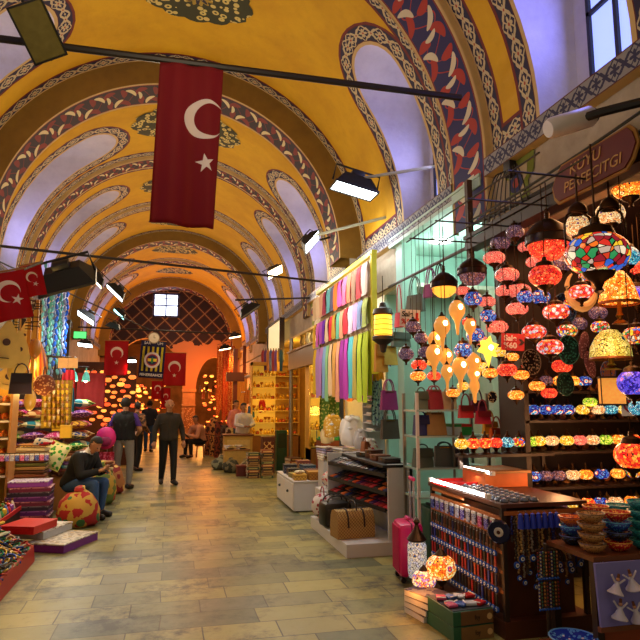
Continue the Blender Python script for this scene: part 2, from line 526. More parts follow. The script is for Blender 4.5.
# right wall: plaster over the near lamp shop, mint opening, then the upper wall over the scarf and jewellery shops
RW = []
def rwall(y0, y1, z0, z1, x=XW): RW.append(((x+T_/2, (y0+y1)/2, (z0+z1)/2), (T_, y1-y0, z1-z0)))
rwall(.9, 5.62, 3.32, ZS); rwall(5.62, 8.15, 4.06, ZS); rwall(8.15, 29.2, 3.45, ZS)
rwall(18.5, 29.2, 0, 3.4)
wall('wall_right', RW, m_wallp)
wall('wall_left', [((-XW-T_/2, 15.0, ZS/2), (T_, 28.4, ZS))], m_wallp)
# painted cornice band on both sides
def band(name, x, y0, y1, z0, z1, sg):
    bm = bmesh.new(); uvl = bm.loops.layers.uv.new('UVMap')
    xo = x-sg*.09
    for (a, b2, za, zb, mi) in ((xo, xo, z0, z1, 0), (xo, x, z1, z1+.01, 1), (x, xo, z0-.01, z0, 1)):
        vs = [bm.verts.new((a, y0, za)), bm.verts.new((a, y1, za)), bm.verts.new((b2, y1, zb)), bm.verts.new((b2, y0, zb))]
        f = bm.faces.new(vs); f.material_index = mi
        for lp, uv in zip(f.loops, ((y0/.2, 0), (y1/.2, 0), (y1/.2, 1), (y0/.2, 1))): lp[uvl].uv = uv
    me = bpy.data.meshes.new(name); bm.to_mesh(me); bm.free(); me.materials.append(m_border2); me.materials.append(m_cream)
    o = bpy.data.objects.new(name, me); COL.objects.link(o); return struct(o)
m_border2 = border_mat('#8f8d8e', '#23254d', '#23254d', 'cornice')
k = 40
for (y0, y1) in BAYS:
    for sg in (-1, 1):
        k += 1; band('trim_%d' % k, sg*XW, y0-.02, y1+.02, ZS-.22, ZS-.02, sg)
# painted pendentive ornaments beside the rib feet (green / gold / red leaf shapes)
m_orn = plaster('#6f7a1d', '#7e8524', '#5a6418', 3)
k = 60
for (yy, sg) in ((4.95, 1), (9.5, -1), (13.6, -1), (17.1, -1), (9.5, 1), (13.6, 1)):
    k += 1; b = MB(); x = sg*(XW-.012)
    def pl(c, pts, mi):
        n0 = len(b.b.faces); f = b.b.faces.new([b.b.verts.new((c-sg*.004*mi, yy+p[0], 3.72+p[1])) for p in pts]); f.material_index = mi
    sh = [(-.30, .30), (.22, .30), (.2, .18), (.12, .15), (.14, .02), (.05, -.05), (.03, -.2), (-.06, -.32), (-.12, -.18), (-.2, -.1), (-.18, .05), (-.28, .12)]
    pl(x, sh, 0); pl(x, [(p[0]*.62+.0, p[1]*.62+.03) for p in sh], 1); pl(x, [(.12*cos(a*.7), .1*sin(a*.7)+.08) for a in range(9)], 2); pl(x, [(.06*cos(a*.7), .05*sin(a*.7)+.08) for a in range(9)], 3)
    struct(b.build('trim_%d' % k, [m_orn, M('#c9b68c', .7), M('#23265f', .7), M('#a8301d', .7)], None, False))

# end wall: maroon trellis painted above, two openings below
def trellis():
    m, nt, b = newmat('trellis')
    _, (x, y, z) = coords(nt)
    p = (x+z)*1.35; q = (x-z)*1.35
    fa = (p.fr()-.5).abs(); fb = (q.fr()-.5).abs()
    ln = fa.gt(.46).mx(fb.gt(.46))
    dash = (fa.gt(.37).mx(fb.gt(.37)))
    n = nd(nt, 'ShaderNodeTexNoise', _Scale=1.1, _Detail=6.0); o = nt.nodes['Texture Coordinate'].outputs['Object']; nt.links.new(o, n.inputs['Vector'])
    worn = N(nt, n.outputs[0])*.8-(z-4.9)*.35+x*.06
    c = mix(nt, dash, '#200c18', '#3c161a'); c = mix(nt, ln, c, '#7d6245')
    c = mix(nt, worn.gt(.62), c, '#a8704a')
    nt.links.new(c, b.inputs['Base Color']); b.inputs['Roughness'].default_value = .8
    return m
YE = 29.2
def arch_wall(name, y, holes, mat, top=None):
    """upright wall in the XZ plane with arched holes, 0.5 m deep"""
    pts = []; edges = []
    def poly(pl):
        i0 = len(pts); pts.extend(Vector(p) for p in pl); n = len(pl)
        edges.extend((i0+i, i0+(i+1) % n) for i in range(n))
    outer = [(-XW, 0), (XW, 0), (XW, ZS)]+[(RV*cos(pi*i/40), ZS+RV*sin(pi*i/40)) for i in range(1, 40)]+[(-XW, ZS)]
    poly(outer); hs = []
    for h in holes:
        x0, x1, z0, zsp, rise = h
        if rise: hp = [(x0, z0), (x1, z0)]+[((x0+x1)/2+(x1-x0)/2*cos(pi*i/20), zsp+rise*sin(pi*i/20)) for i in range(21)]
        else: hp = [(x0, z0), (x1, z0), (x1, zsp), (x0, zsp)]
        poly(hp); hs.append(hp)
    vo, eo, fo, *_ = geometry.delaunay_2d_cdt(pts, edges, [], 0, 1e-4)
    def inside(p, pl):
        r = False; n = len(pl)
        for i in range(n):
            (xa, ya), (xb, yb) = pl[i], pl[(i+1) % n]
            if (ya > p[1]) != (yb > p[1]) and p[0] < (xb-xa)*(p[1]-ya)/(yb-ya)+xa: r = not r
        return r
    bm = bmesh.new()
    for yy in (y, y+.5):
        vs = [bm.verts.new((p.x, yy, p.y)) for p in vo]
        for f in fo:
            c = (sum(vo[i].x for i in f)/len(f), sum(vo[i].y for i in f)/len(f))
            if inside(c, outer) and not any(inside(c, h) for h in hs): bm.faces.new([vs[i] for i in f])
    for h in hs:
        n = len(h)
        for i in range(n):
            a, b2 = h[i], h[(i+1) % n]
            f = bm.faces.new([bm.verts.new(q) for q in ((a[0], y, a[1]), (b2[0], y, b2[1]), (b2[0], y+.5, b2[1]), (a[0], y+.5, a[1]))]); f.material_index = 1
    bmesh.ops.recalc_face_normals(bm, faces=bm.faces[:])
    me = bpy.data.meshes.new(name); bm.to_mesh(me); bm.free(); me.materials.append(mat); me.materials.append(m_stone)
    o = bpy.data.objects.new(name, me); COL.objects.link(o); return struct(o)
m_stone = plaster('#b98a58', '#a3744a', '#6e4a30', 1.6)
wl = P(152, 317, Y=YE); wr = P(180, 293, Y=YE)
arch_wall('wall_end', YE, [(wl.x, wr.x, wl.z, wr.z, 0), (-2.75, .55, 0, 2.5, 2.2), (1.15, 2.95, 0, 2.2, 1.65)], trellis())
# stone pier facing between the two openings with a carved panel
b = MB(); b.box((.85, YE-.06, 1.1), (.56, .12, 2.2)).box((.85, YE-.1, 2.25), (.66, .2, .14)).box((.85, YE-.1, 1.55), (.62, .18, .06))
struct(b.build('trim_80', m_stone, None, False))
struct(MB().box((.85, YE-.13, .95), (.42, .03, 1.0)).build('trim_81', fabric('#8a5a36', '#c99a66', 'dots', 14), None, False))
w = T('window_%d' % 30, None, None, ((wl.x+wr.x)/2, YE+.1, (wl.z+wr.z)/2)); struct(w)
ww, wh = wr.x-wl.x, wr.z-wl.z
b = MB(); b.box((-ww/2+.05, 0, 0), (.1, .08, wh)).box((ww/2-.05, 0, 0), (.1, .08, wh)).box((0, 0, wh/2-.05), (ww, .08, .1)).box((0, 0, -wh/2+.05), (ww, .08, .1)).box((0, 0, 0), (.06, .08, wh)).box((0, 0, -.02), (ww, .08, .05)).box((0, 0, wh*.27), (ww, .06, .03))
struct(b.build('window_frame', M('#3b3560', .5), w, False))
struct(MB().box((0, .03, 0), (ww-.1, .01, wh-.1)).build('window_pane', M('#d6e2ff', .4, e=3.2, ec='#cfdcff', var=.2, scale=2), w, False))
# vault-side galleries behind the end openings
wall('wall_back', [((0, 37.5, 2.6), (9, .1, 5.2)), ((-4, 33.5, 2.6), (.1, 8, 5.2)), ((4, 33.5, 2.6), (.1, 8, 5.2))], plaster('#8d623c', '#6d4a2c', '#43301f', 1.5))
wall('ceiling_passage', [((0, 33.6, 5.2), (8, 7.8, .1))], plaster('#6d4a2c', '#553820', '#33200f', 1.5))

# floor: worn stone slabs in staggered courses
def floor_mat():
    m, nt, b = newmat('slabs')
    o, (x, y, z) = coords(nt)
    br = nd(nt, 'ShaderNodeTexBrick', offset=.43, squash=1.35, squash_frequency=3, _Scale=1.0)
    nw = nd(nt, 'ShaderNodeTexNoise', _Scale=.8, _Detail=2.0); nt.links.new(o, nw.inputs['Vector'])
    for k, v in (('Mortar Size', .006), ('Mortar Smooth', .3), ('Brick Width', .56), ('Row Height', .33), ('Bias', 0.0)): br.inputs[k].default_value = v
    br.inputs['Color1'].default_value = (0, 0, 0, 1); br.inputs['Color2'].default_value = (1, 1, 1, 1); br.inputs['Mortar'].default_value = (.5, .5, .5, 1)
    va = nt.nodes.new('ShaderNodeVectorMath'); va.operation = 'MULTIPLY_ADD'; nt.links.new(nw.outputs['Color'], va.inputs[0]); va.inputs[1].default_value = (.05, .05, 0); nt.links.new(o, va.inputs[2])
    nt.links.new(va.outputs[0], br.inputs['Vector'])
    slab = ramp(nt, br.outputs['Color'], [(0, '#5a5f44'), (.25, '#85814c'), (.5, '#9a9050'), (.7, '#6a6c52'), (.85, '#a89c54'), (1, '#4e5242')], False)
    n1 = nd(nt, 'ShaderNodeTexNoise', _Scale=1.3, _Detail=8.0, _Roughness=.7); nt.links.new(o, n1.inputs['Vector'])
    n2 = nd(nt, 'ShaderNodeTexNoise', _Scale=6.0, _Detail=8.0, _Roughness=.75); nt.links.new(o, n2.inputs['Vector'])
    st = ((N(nt, n1.outputs[0])-.47).mx(0.0)*4.0)*((N(nt, n2.outputs[0])-.40).mx(0.0)*4.0)
    c = mix(nt, (st*2.4).mn(.9), slab, '#33352c')
    c = mix(nt, (N(nt, n2.outputs[0])-.58).mx(0.0)*5.0, c, '#4a4a3e')
    c = mix(nt, N(nt, br.outputs['Fac'])*.9, c, '#2e291c')
    nt.links.new(c, b.inputs['Base Color'])
    rg = N(nt, n2.outputs[0])*.35+.22; nt.links.new(rg.so, b.inputs['Roughness'])
    b.inputs['Specular IOR Level'].default_value = .5
    h = N(nt, n2.outputs[0])*.35-N(nt, br.outputs['Fac'])
    bp = nd(nt, 'ShaderNodeBump', _Strength=.35, _Distance=.012); nt.links.new(h.so, bp.inputs['Height']); nt.links.new(bp.outputs[0], b.inputs['Normal'])
    return m
fb = MB(); fb.box((0, 18.5, -.05), (14, 39, .1)); struct(fb.build('floor', floor_mat(), None, False))
# ================================================================ right side: shells of the shops
def mk_glass():
    m, nt, b = newmat('shop_glass')
    out = nt.nodes['Material Output']; tr = nt.nodes.new('ShaderNodeBsdfTransparent'); gl = nt.nodes.new('ShaderNodeBsdfGlossy'); gl.inputs['Roughness'].default_value = .05
    fr = nd(nt, 'ShaderNodeFresnel', _IOR=1.35); mx = nt.nodes.new('ShaderNodeMixShader')
    tr.inputs[0].default_value = (.93, .96, .95, 1)
    nt.links.new(fr.outputs[0], mx.inputs[0]); nt.links.new(tr.outputs[0], mx.inputs[1]); nt.links.new(gl.outputs[0], mx.inputs[2]); nt.links.new(mx.outputs[0], out.inputs[0])
    return m
m_glass = mk_glass()
m_brass = M('#7a5420', .35, .9, var=.3, scale=30)
m_dbrass = M('#3a2410', .4, .85, var=.35, scale=30)
m_black = M('#121214', .45, var=.2)
m_steel = M('#9a948a', .35, .8)
m_wht = M('#d9d4cf', .45, var=.05)
m_tube = M('#ffffff', .4, e=9, ec='#fff6ea')
m_gold = M('#d8a020', .3, .75, var=.25, scale=40)
m_dgrey = M('#35363a', .5)

# mint shop room, lamp shop booth, scarf shop, jewellery shop: inner walls
wall('wall_mint', [((5.06, 6.9, 2.03), (.12, 4.0, 4.06)), ((4.2, 8.9, 2.03), (1.85, .1, 4.06)), ((3.28, 8.02, 2.03), (.22, .24, 4.06)), ((4.2, 5.62, 3.7), (2.0, .1, .8))], m_mint)
wall('ceiling_mint', [((4.15, 7.2, 4.12), (1.9, 3.4, .1))], M('#b5d8cd', .5, var=.04))
wall('wall_lampshop', [((4.9, 3.4, 1.7), (.12, 5.0, 3.4)), ((4.05, 5.42, 1.65), (1.7, .08, 3.3))], m_dwood)
wall('ceiling_lampshop', [((4.1, 3.3, 3.38), (1.8, 4.6, .1))], m_dwood)
wall('wall_scarfshop', [((4.7, 10.6, 1.7), (.1, 5.0, 3.4)), ((4.25, 13.1, 1.7), (.95, .1, 3.4))], M('#d2c6ae', .6, var=.08))
wall('ceiling_scarfshop', [((4.0, 10.6, 3.42), (1.5, 5.0, .06))], M('#cfc4b0', .6))
wall('wall_jewellers', [((4.6, 15.8, 1.7), (.1, 5.4, 3.4)), ((3.9, 18.5, 1.7), (1.5, .1, 3.4))], M('#c79a3c', .5, var=.1))
wall('ceiling_jewellers', [((3.9, 15.8, 3.42), (1.5, 5.4, .06))], M('#caa860', .6))

# round ceiling light in the mint room
t = T('ceiling_light', 'round recessed white ceiling light glowing in the mint green ceiling', 'ceiling light', (3.78, 7.9, 4.06))
MB().lathe([(.0, -.012), (.17, -.012), (.17, .0)], 24).build('diffuser', M('#ffffff', .4, e=7, ec='#f2fffa'), t)
MB().lathe([(.17, .0), (.17, -.02), (.20, -.02), (.20, .0)], 24).build('ring', m_wht, t)
light('POINT', (3.8, 7.85, 3.7), 16, '#e8fff5', .15)
light('POINT', (3.9, 7.0, 3.7), 40, '#dffff2', .2)

# white metal eave beam over the mint shop, lower dark canopy beam over the lamp shop with cables
b = MB(); b.box((3.16, 6.9, 4.03), (.10, 2.75, .10)); b.box((3.13, 6.9, 4.10), (.05, 2.75, .03)); struct(b.build('trim_90', M('#a9c4b4', .5), None, False))
b = MB(); b.box((3.05, 3.2, 3.34), (.14, 4.9, .10)).box((2.98, 3.2, 3.42), (.03, 4.9, .04)); struct(b.build('trim_91', m_dwood, None, False))
b = MB(); b.box((3.05, 5.66, 3.6), (.06, .06, .95)); struct(b.build('trim_92', M('#4a2f1a', .6), None, False))
def cable(name, label, pts, r=.012, mat=None):
    o = MB().tube(pts, r, 6).build(name, mat or m_black); return tag(o, label, 'cable')
def sag(a, b, d, n=10):
    a = Vector(a); b = Vector(b); return [a.lerp(b, i/n)-Vector((0, 0, d*4*(i/n)*(1-i/n))) for i in range(n+1)]
cable('power_cable', 'thick black cable sagging along the canopy beam over the lamp shop', sag((3.08, 1.8, 3.66), (3.06, 5.7, 3.58), .1), .018)
cable('power_cable', 'thin black cable strung just above the thick canopy cable of the lamp shop', sag((3.08, 2.0, 3.78), (3.05, 5.75, 3.62), .06))
for i in range(9):
    cable('loose_cable', 'loose black wire hanging from the junction box above the lamp shop, %s from the box' % ORD[i], sag((3.12, 4.84+.035*i, 3.95), (3.04, 4.55+.10*i, 3.45), -.05-.015*i, 8), .006)
t = T('junction_box', 'dark tangle junction box with wires on the wall at the foot of the painted rib', 'junction box', (3.15, 5.0, 3.98))
MB().box((0, 0, 0), (.08, .12, .2), bev=.01).build('housing', m_black, t); MB().tube([(0, .05*sin(i), .1+.03*i) for i in range(6)], .008, 6).build('wire_coil', m_black, t)
# security camera: white housing on a bracket
p = P(572, 122, X=2.75)
t = T('security_camera', 'white security camera on a dark arm under the painted window, above the red shop sign', 'camera', p, R(25)); t.scale = (1.7, 1.7, 1.7)
MB().lathe([(0, -.12), (.035, -.12), (.045, -.1), (.045, .09), (.038, .1), (0, .1)], 16, rot=(R(70), 0, R(60))).build('housing', M('#c9c4c4', .4), t)
MB().lathe([(0, .1), (.034, .1), (.03, .115), (0, .115)], 16, rot=(R(70), 0, R(60))).build('lens', m_black, t)
MB().tube([(0, 0, 0), (.05, -.1, .02), (.12, -.5, .0)], .02).build('arm', m_black, t)
# shop sign board
pc = P(590, 167, X=2.90)
t = T('shop_sign', 'dark red shop sign with gilt edge and gold letters under the cables', 'sign', pc, pi/2)
t.rotation_euler = (R(-8), 0, -pi/2)
def sgn(w, h, n): return [(-w, -h+n), (-w+n, -h), (w-n, -h), (w, -h+n), (w+n*.8, 0), (w, h-n), (w-n, h), (-w+n, h), (-w, h-n), (-w-n*.8, 0)]
MB().prism(sgn(.40, .145, .05), .02).build('board', M('#5b1014', .5), t, False)
MB().prism(sgn(.42, .165, .055), .015, Matrix.Translation((0, .01, 0))).build('gilt_edge', M('#9a7030', .4, .5), t, False)
text_mesh('KUYU', .13, M('#b98a4a', .5), 'lettering', t, (-.06, -.004, .065), (pi/2, 0, 0))
text_mesh('PERFECITGI', .12, M('#b98a4a', .5), 'lettering', t, (.02, -.004, -.065), (pi/2, 0, 0))

# ================================================================ lanterns
W1 = ['#d63a1e', '#e8672a', '#f0b03a', '#c42a3a', '#f4d8a0', '#d8401e']
PAL = {
 'multi': (mosaic(['#c8281e', '#e06a1c', '#f0c030', '#8a1c2a', '#e8d8b8', '#2a5ac0', '#c8381e', '#b8a090', '#2a8a50'], None, 1.0, 44), 'multicoloured glass mosaic'),
 'red': (mosaic(['#d8301c', '#e84a2a', '#b81c20', '#f06a3a'], [(0, '#f8e0b0'), (.10, '#e8482a'), (.3, '#c82018')], 1.4, 70, 22), 'red glass mosaic'),
 'orange': (mosaic(['#f07818', '#f8a030', '#e85a14', '#f8c860'], [(0, '#c82018'), (.12, '#f8e090'), (.25, '#f08020')], 1.6, 70, 20), 'orange glass mosaic'),
 'pastel': (mosaic(['#c8202a', '#e04a2a', '#a8182a', '#e87a2a'], [(0, '#f0d8c8'), (.18, '#8ac0c8'), (.3, '#e88a98')], 1.25, 80, 26), 'red glass mosaic with pastel flowers'),
 'pink': (mosaic(['#f07868', '#e85a50', '#f89a80', '#f0685a'], [(0, '#f8d0a8'), (.13, '#b81c20'), (.26, '#f08a78')], .95, 90, 24), 'salmon pink glass mosaic'),
 'blue': (mosaic(['#2038b0', '#3a6ad0', '#101a70', '#5a9ae0'], [(0, '#101030'), (.10, '#4ab0f0'), (.22, '#f0e0c0'), (.30, '#d86a3a'), (.36, '#1c2a90')], .85, 90, 15), 'blue glass mosaic'),
 'violet': (mosaic(['#3a2ac0', '#5a4ae0', '#7a5af0', '#2a1a90'], [(0, '#d8a0e0'), (.15, '#c06ad0'), (.28, '#4a5af0')], 1.0, 70, 18), 'blue violet glass mosaic'),
 'grey': (mosaic(['#7a6a8a', '#5a4a70', '#a88aa0', '#8a5a5a'], [(0, '#e8c8b0'), (.15, '#5a4a8a')], .25, 80, 24), 'dull mauve glass mosaic'),
 'yellow': (mosaic(['#f0c838', '#e8a820', '#f8e080', '#d0901c'], [(0, '#c83a1c'), (.1, '#2a6a90'), (.2, '#f8e8a0')], 1.2, 80, 24), 'yellow glass mosaic'),
 'green': (mosaic(['#8ac020', '#b0d838', '#5a9018', '#d8e060'], [(0, '#c83a1c'), (.1, '#e8e090'), (.2, '#4a8018')], 1.1, 80, 24), 'green glass mosaic'),
 'teal': (mosaic(['#2a8ab0', '#4ab8d0', '#1a5a80', '#a0e0e8'], [(0, '#f0f0e0'), (.14, '#1a4a90')], .9, 80, 24), 'turquoise glass mosaic'),
 'cream': (mosaic(['#e8b070', '#f0c890', '#d89050', '#f8dca8'], [(0, '#3a6aa0'), (.12, '#a8301c'), (.2, '#f0d8a0')], 1.0, 70, 24), 'cream and amber glass mosaic'),
 'ember': (mosaic(['#e83818', '#f05a1c', '#c81c14', '#f88830'], [(0, '#fff0a0'), (.12, '#f87a28')], 1.7, 60, 20), 'glowing ember red glass mosaic'),
 'sun': (mosaic(['#c8b858', '#b0a848', '#d8c870', '#a89838'], [(0, '#f0fff8'), (.14, '#3ab0c0'), (.24, '#103a50'), (.30, '#c8b858')], .9, 60, 7), 'pale yellow glass mosaic with blue suns'),
}
def globe_make(pal, sq=.68):
    def f():
        t = T('pendant_lantern', 'x', 'lantern')
        MB().ball((0, 0, 0), (.1, .1, .1*sq), 24, 14).build('globe', PAL[pal][0], t, 2)
        MB().lathe([(0, .1*sq+.055), (.012, .1*sq+.05), (.016, .1*sq+.028), (.05, .1*sq+.012), (.062, .1*sq-.018), (.055, .1*sq-.02)], 16).build('cap', m_dbrass, t)
        MB().lathe([(.055, -.1*sq+.016), (.045, -.1*sq-.004), (.018, -.1*sq-.02), (.01, -.1*sq-.04), (.016, -.1*sq-.05), (0, -.1*sq-.062)], 14).build('finial', m_dbrass, t)
        MB().tube([(0, 0, .1*sq+.05), (0, 0, .1*sq+.30)], .0035, 5).build('chain', m_dbrass, t)
        return t
    return f
BOXES = []; HUNG = []
def overlaps(a, b): return all(a[0][i] < b[1][i] and b[0][i] < a[1][i] for i in range(3))
def reserve(px, py, r, up, dn, Y):
    p = P(px, py, Y=Y); k = px_m(p); BOXES.append(((p.x-r*k, p.y-r*k, p.z-dn*k), (p.x+r*k, p.y+r*k, p.z+up*k)))
def free_y(px, py, r, y, up, dn, gap=1.02):
    best = y
    for i in range(80):
        dy = ((i+1)//2)*.05*(1 if i % 2 else -1)
        if not 3.2 < y+dy < 5.35: continue
        p = P(px, py, Y=y+dy)
        if p.x > 4.7: continue
        k = px_m(p); q = r*k*gap
        bx = ((p.x-q, p.y-q, p.z-dn*k), (p.x+q, p.y+q, p.z+up*k))
        if not any(overlaps(bx, o) for o in BOXES):
            BOXES.append(bx); return y+dy
    BOXES.append(bx); return y
for a in ((444, 285, 14, 37, 14, 5.2), (472, 272, 15, 40, 15, 5.0), (548, 240, 23, 45, 23, 4.2), (579, 235, 17, 45, 34, 3.75), (611, 232, 18, 50, 36, 3.62), (618, 287, 20, 18, 40, 3.8), (610, 344, 23, 16, 27, 3.7), (581, 291, 22, 20, 22, 4.2), (612, 391, 16, 25, 15, 3.9), (631, 404, 10, 13, 13, 3.8), (513, 342, 12, 12, 10, 4.4), (410, 318, 11, 12, 10, 5.4), (488, 348, 9, 30, 22, 4.7), (474, 372, 8, 50, 32, 4.9)): reserve(*a)
GL = {k: Proto(globe_make(k, sq)) for k, sq in (('multi', .72), ('red', .72), ('orange', .66), ('pastel', .66), ('pink', .62), ('blue', .88), ('violet', .9), ('grey', .8), ('yellow', .8), ('green', .7), ('teal', .9), ('cream', .9), ('ember', .85))}
# (px, py, half-width px, depth Y)
GLIST = {
 'pink': [(507, 275, 12, 4.9), (517, 309, 11, 4.6), (497, 327, 11, 4.6), (505, 291, 10, 5.1), (519, 291, 12, 5.0), (487, 302, 9, 5.2), (494, 258, 11, 5.2), (536, 262, 10, 4.8), (527, 247, 9, 5.0), (481, 341, 8, 5.2), (463, 291, 8, 5.3)],
 'yellow': [(481, 367, 7, 5.2), (499, 352, 7, 5.1), (463, 386, 6, 5.2)],
 'green': [(590, 402, 7, 4.6)],
 'blue': [(473, 299, 9, 4.9), (488, 316, 8, 4.8), (475, 335, 9, 4.8), (463, 350, 9, 4.9), (525, 297, 8, 5.0), (541, 297, 9, 4.9)],
 'pastel': [(556, 312, 13, 4.3), (534, 332, 12, 4.4), (550, 347, 13, 4.2), (581, 292, 12, 4.1)],
 'multi': [(597, 254, 31, 3.6), (637, 336, 14, 3.7), (572, 303, 8, 4.6), (600, 327, 9, 4.4), (588, 276, 9, 4.6), (567, 331, 10, 4.7)],
 'red': [(545, 276, 16, 4.3), (507, 370, 10, 4.6), (419, 365, 8, 5.4), (434, 376, 7, 5.3), (469, 322, 7, 5.3), (528, 369, 8, 4.8), (562, 366, 10, 4.8), (549, 393, 8, 4.9), (640, 268, 10, 4.2)],
 'orange': [(418, 376, 8, 5.3), (432, 362, 6, 5.4), (490, 373, 8, 4.8), (521, 375, 8, 4.7), (512, 357, 7, 5.0), (630, 188, 17, 3.6), (453, 393, 7, 5.1), (516, 395, 8, 4.9), (537, 386, 8, 4.9)],
 'grey': [(413, 327, 8, 5.5), (426, 352, 8, 5.4), (406, 354, 8, 5.5), (421, 338, 7, 5.6), (578, 324, 9, 4.6), (500, 243, 10, 5.1), (561, 264, 11, 4.9), (598, 313, 9, 4.5), (515, 232, 9, 4.8)],
 'violet': [(633, 383, 15, 3.7), (637, 296, 12, 3.9)],
 'teal': [(627, 257, 12, 3.9), (638, 408, 9, 3.7)],
 'cream': [(579, 226, 14, 3.8), (610, 214, 14, 3.7)],
 'ember': [(632, 455, 17, 3.7)],
}
NW = ['one', 'two', 'three', 'four', 'five', 'six', 'seven', 'eight', 'nine', 'ten', 'eleven', 'twelve']
for k, lst in GLIST.items():
    srt = sorted(lst)
    for (px, py, r, y) in lst:
        i = srt.index((px, py, r, y)); n = len(lst); y = free_y(px, py, r, y, r*3.2, r*1.4) if (px, py) not in ((581, 292), (579, 226), (610, 214)) else y; p = P(px, py, Y=y)
        which = 'the only such one' if n == 1 else '%s from left of %s' % (ORD[i], NW[n-1])
        HUNG.append(GL[k](p, random.uniform(0, 6), '%s hanging globe lantern, %s' % (PAL[k][1], which), 'hanging %s globe lanterns' % k, r*px_m(p)/.1))
light('POINT', P(605, 240, Y=3.3), 7, '#ffb070', .12); light('POINT', P(540, 300, Y=4.0), 8, '#ff9a60', .12); light('POINT', P(615, 340, Y=3.4), 7, '#ffc080', .12)

# amber gourd lamps
m_gourd = M('#e0a058', .35, e=.55, ec='#f8a040', var=.25, scale=20)
m_bulb = M('#fff4d0', .3, e=14, ec='#ffe6a8')
def gourd():
    t = T('gourd_lamp', 'x', 'lamp')
    MB().lathe([(.012, .085), (.03, .08), (.06, .05), (.078, .0), (.07, -.045), (.04, -.09), (.022, -.13), (.016, -.18), (.012, -.24), (0, -.25)], 18).build('shade', m_gourd, t, 2)
    MB().ball((.0, -.074, .01), (.022, .012, .026), 10, 6).build('bulb', m_bulb, t)
    MB().lathe([(0, .13), (.012, .12), (.018, .1), (.034, .085), (.03, .078)], 14).build('cap', m_dbrass, t)
    MB().tube([(0, 0, .12), (0, 0, .35)], .003, 5).build('chain', m_dbrass, t)
    return t
GD = Proto(gourd)
gl = sorted([(442, 325, 8, 5.0), (457, 309, 8, 5.0), (435, 339, 7, 5.2), (434, 353, 8, 5.0), (446, 356, 7, 5.1), (460, 366, 8, 4.8), (470, 325, 6, 5.2), (447, 371, 6, 5.2)])
for i, (px, py, r, y) in enumerate(gl):
    y = free_y(px, py, r, y, 36, 26); p = P(px, py, Y=y); HUNG.append(GD(p, 0, 'amber gourd shaped hanging lamp with glowing bulb, %s from the left of eight' % ORD[i], 'amber gourd lamps', r*px_m(p)/.075))
light('POINT', P(447, 330, Y=4.7), 6, '#ffb050', .08)
# tiered gourd lamp and yellow star lantern
p = P(474, 372, Y=4.9); t = T('tiered_lamp', 'amber lamp of three stacked swellings hanging beside the gourd lamps', 'lamp', p)
k = px_m(p)
MB().lathe([(.3*k, 20*k), (7*k, 14*k), (7.5*k, 9*k), (4*k, 5*k), (6.5*k, 1*k), (6.5*k, -3*k), (3.5*k, -8*k), (5*k, -12*k), (5*k, -16*k), (2*k, -22*k), (1.5*k, -30*k), (0, -31*k)], 18).build('shade', m_gourd, t, 2)
for dz in (11, -2): MB().ball((0, -6.5*k, dz*k), 2*k, 8, 6).build('bulb', m_bulb, t)
MB().tube([(0, 0, 20*k), (0, 0, 75*k)], .003, 5).build('chain', m_dbrass, t)
p = P(488, 348, Y=4.7); t = T('star_lantern', 'yellow glass star lantern hanging left of the red sale sign', 'lantern', p); k = px_m(p)
b = MB(); b.ball((0, 0, 0), 6.5*k, 12, 8)
for i in range(6):
    a = i*pi/3+.3; b.lathe([(5*k, 0), (0, 8*k)], 4, (5*k*cos(a), 0, 5*k*sin(a)), (0, pi/2-a, 0))
b.lathe([(5*k, 0), (0, 16*k)], 5, (0, 0, -4*k), (pi, 0, 0)); b.build('glass_star', M('#f0d050', .3, e=1.6, ec='#f4d040', var=.3), t, False)
MB().ball((0, -6*k, 0), 2.6*k, 8, 6).build('bulb', m_bulb, t); MB().tube([(0, 0, 6*k), (0, 0, 55*k)], .003, 5).build('chain', m_dbrass, t)

# big brass-framed lanterns
def dome_lantern(px, py, hw, y, label, glow):
    p = P(px, py, Y=y); k = px_m(p)*hw; t = T('dome_lantern', label, 'lantern', p)
    MB().lathe([(0, 1.25*k), (.12*k, 1.2*k), (.10*k, .95*k), (.35*k, .85*k), (.75*k, .55*k), (.95*k, .28*k), (1.0*k, .18*k), (.96*k, .16*k)], 20).build('dome', m_dbrass, t)
    MB().lathe([(.94*k, .18*k), (.97*k, -.02*k), (.97*k, -.18*k), (.92*k, -.22*k)], 20).build('band', M('#24140c', .35, .6, var=.4, scale=60), t)
    MB().lathe([(.88*k, -.22*k), (.78*k, -.55*k), (.42*k, -.85*k), (0, -.95*k)], 20).build('bowl', glow, t, 2)
    MB().tube([(.0, 0, 1.2*k), (0, 0, 2.6*k)], .006, 6).build('chain', m_dbrass, t)
    MB().tube([(.09*k*cos(a*.5), 0, 1.3*k+.09*k*sin(a*.5)) for a in range(13)], .005, 5).build('hook_ring', m_dbrass, t)
    return t
dome_lantern(444, 285, 14, 5.2, 'dark domed brass lantern with an amber bowl above the gourd lamps', M('#f0a030', .3, e=1.5, ec='#f8a838'))
dome_lantern(472, 272, 15, 5.0, 'dark domed lantern with beaded bands right of the amber bowl lantern', PAL['grey'][0])
dome_lantern(548, 240, 23, 4.2, 'wide dark brass lantern with red beaded bands below the shop sign', PAL['red'][0])
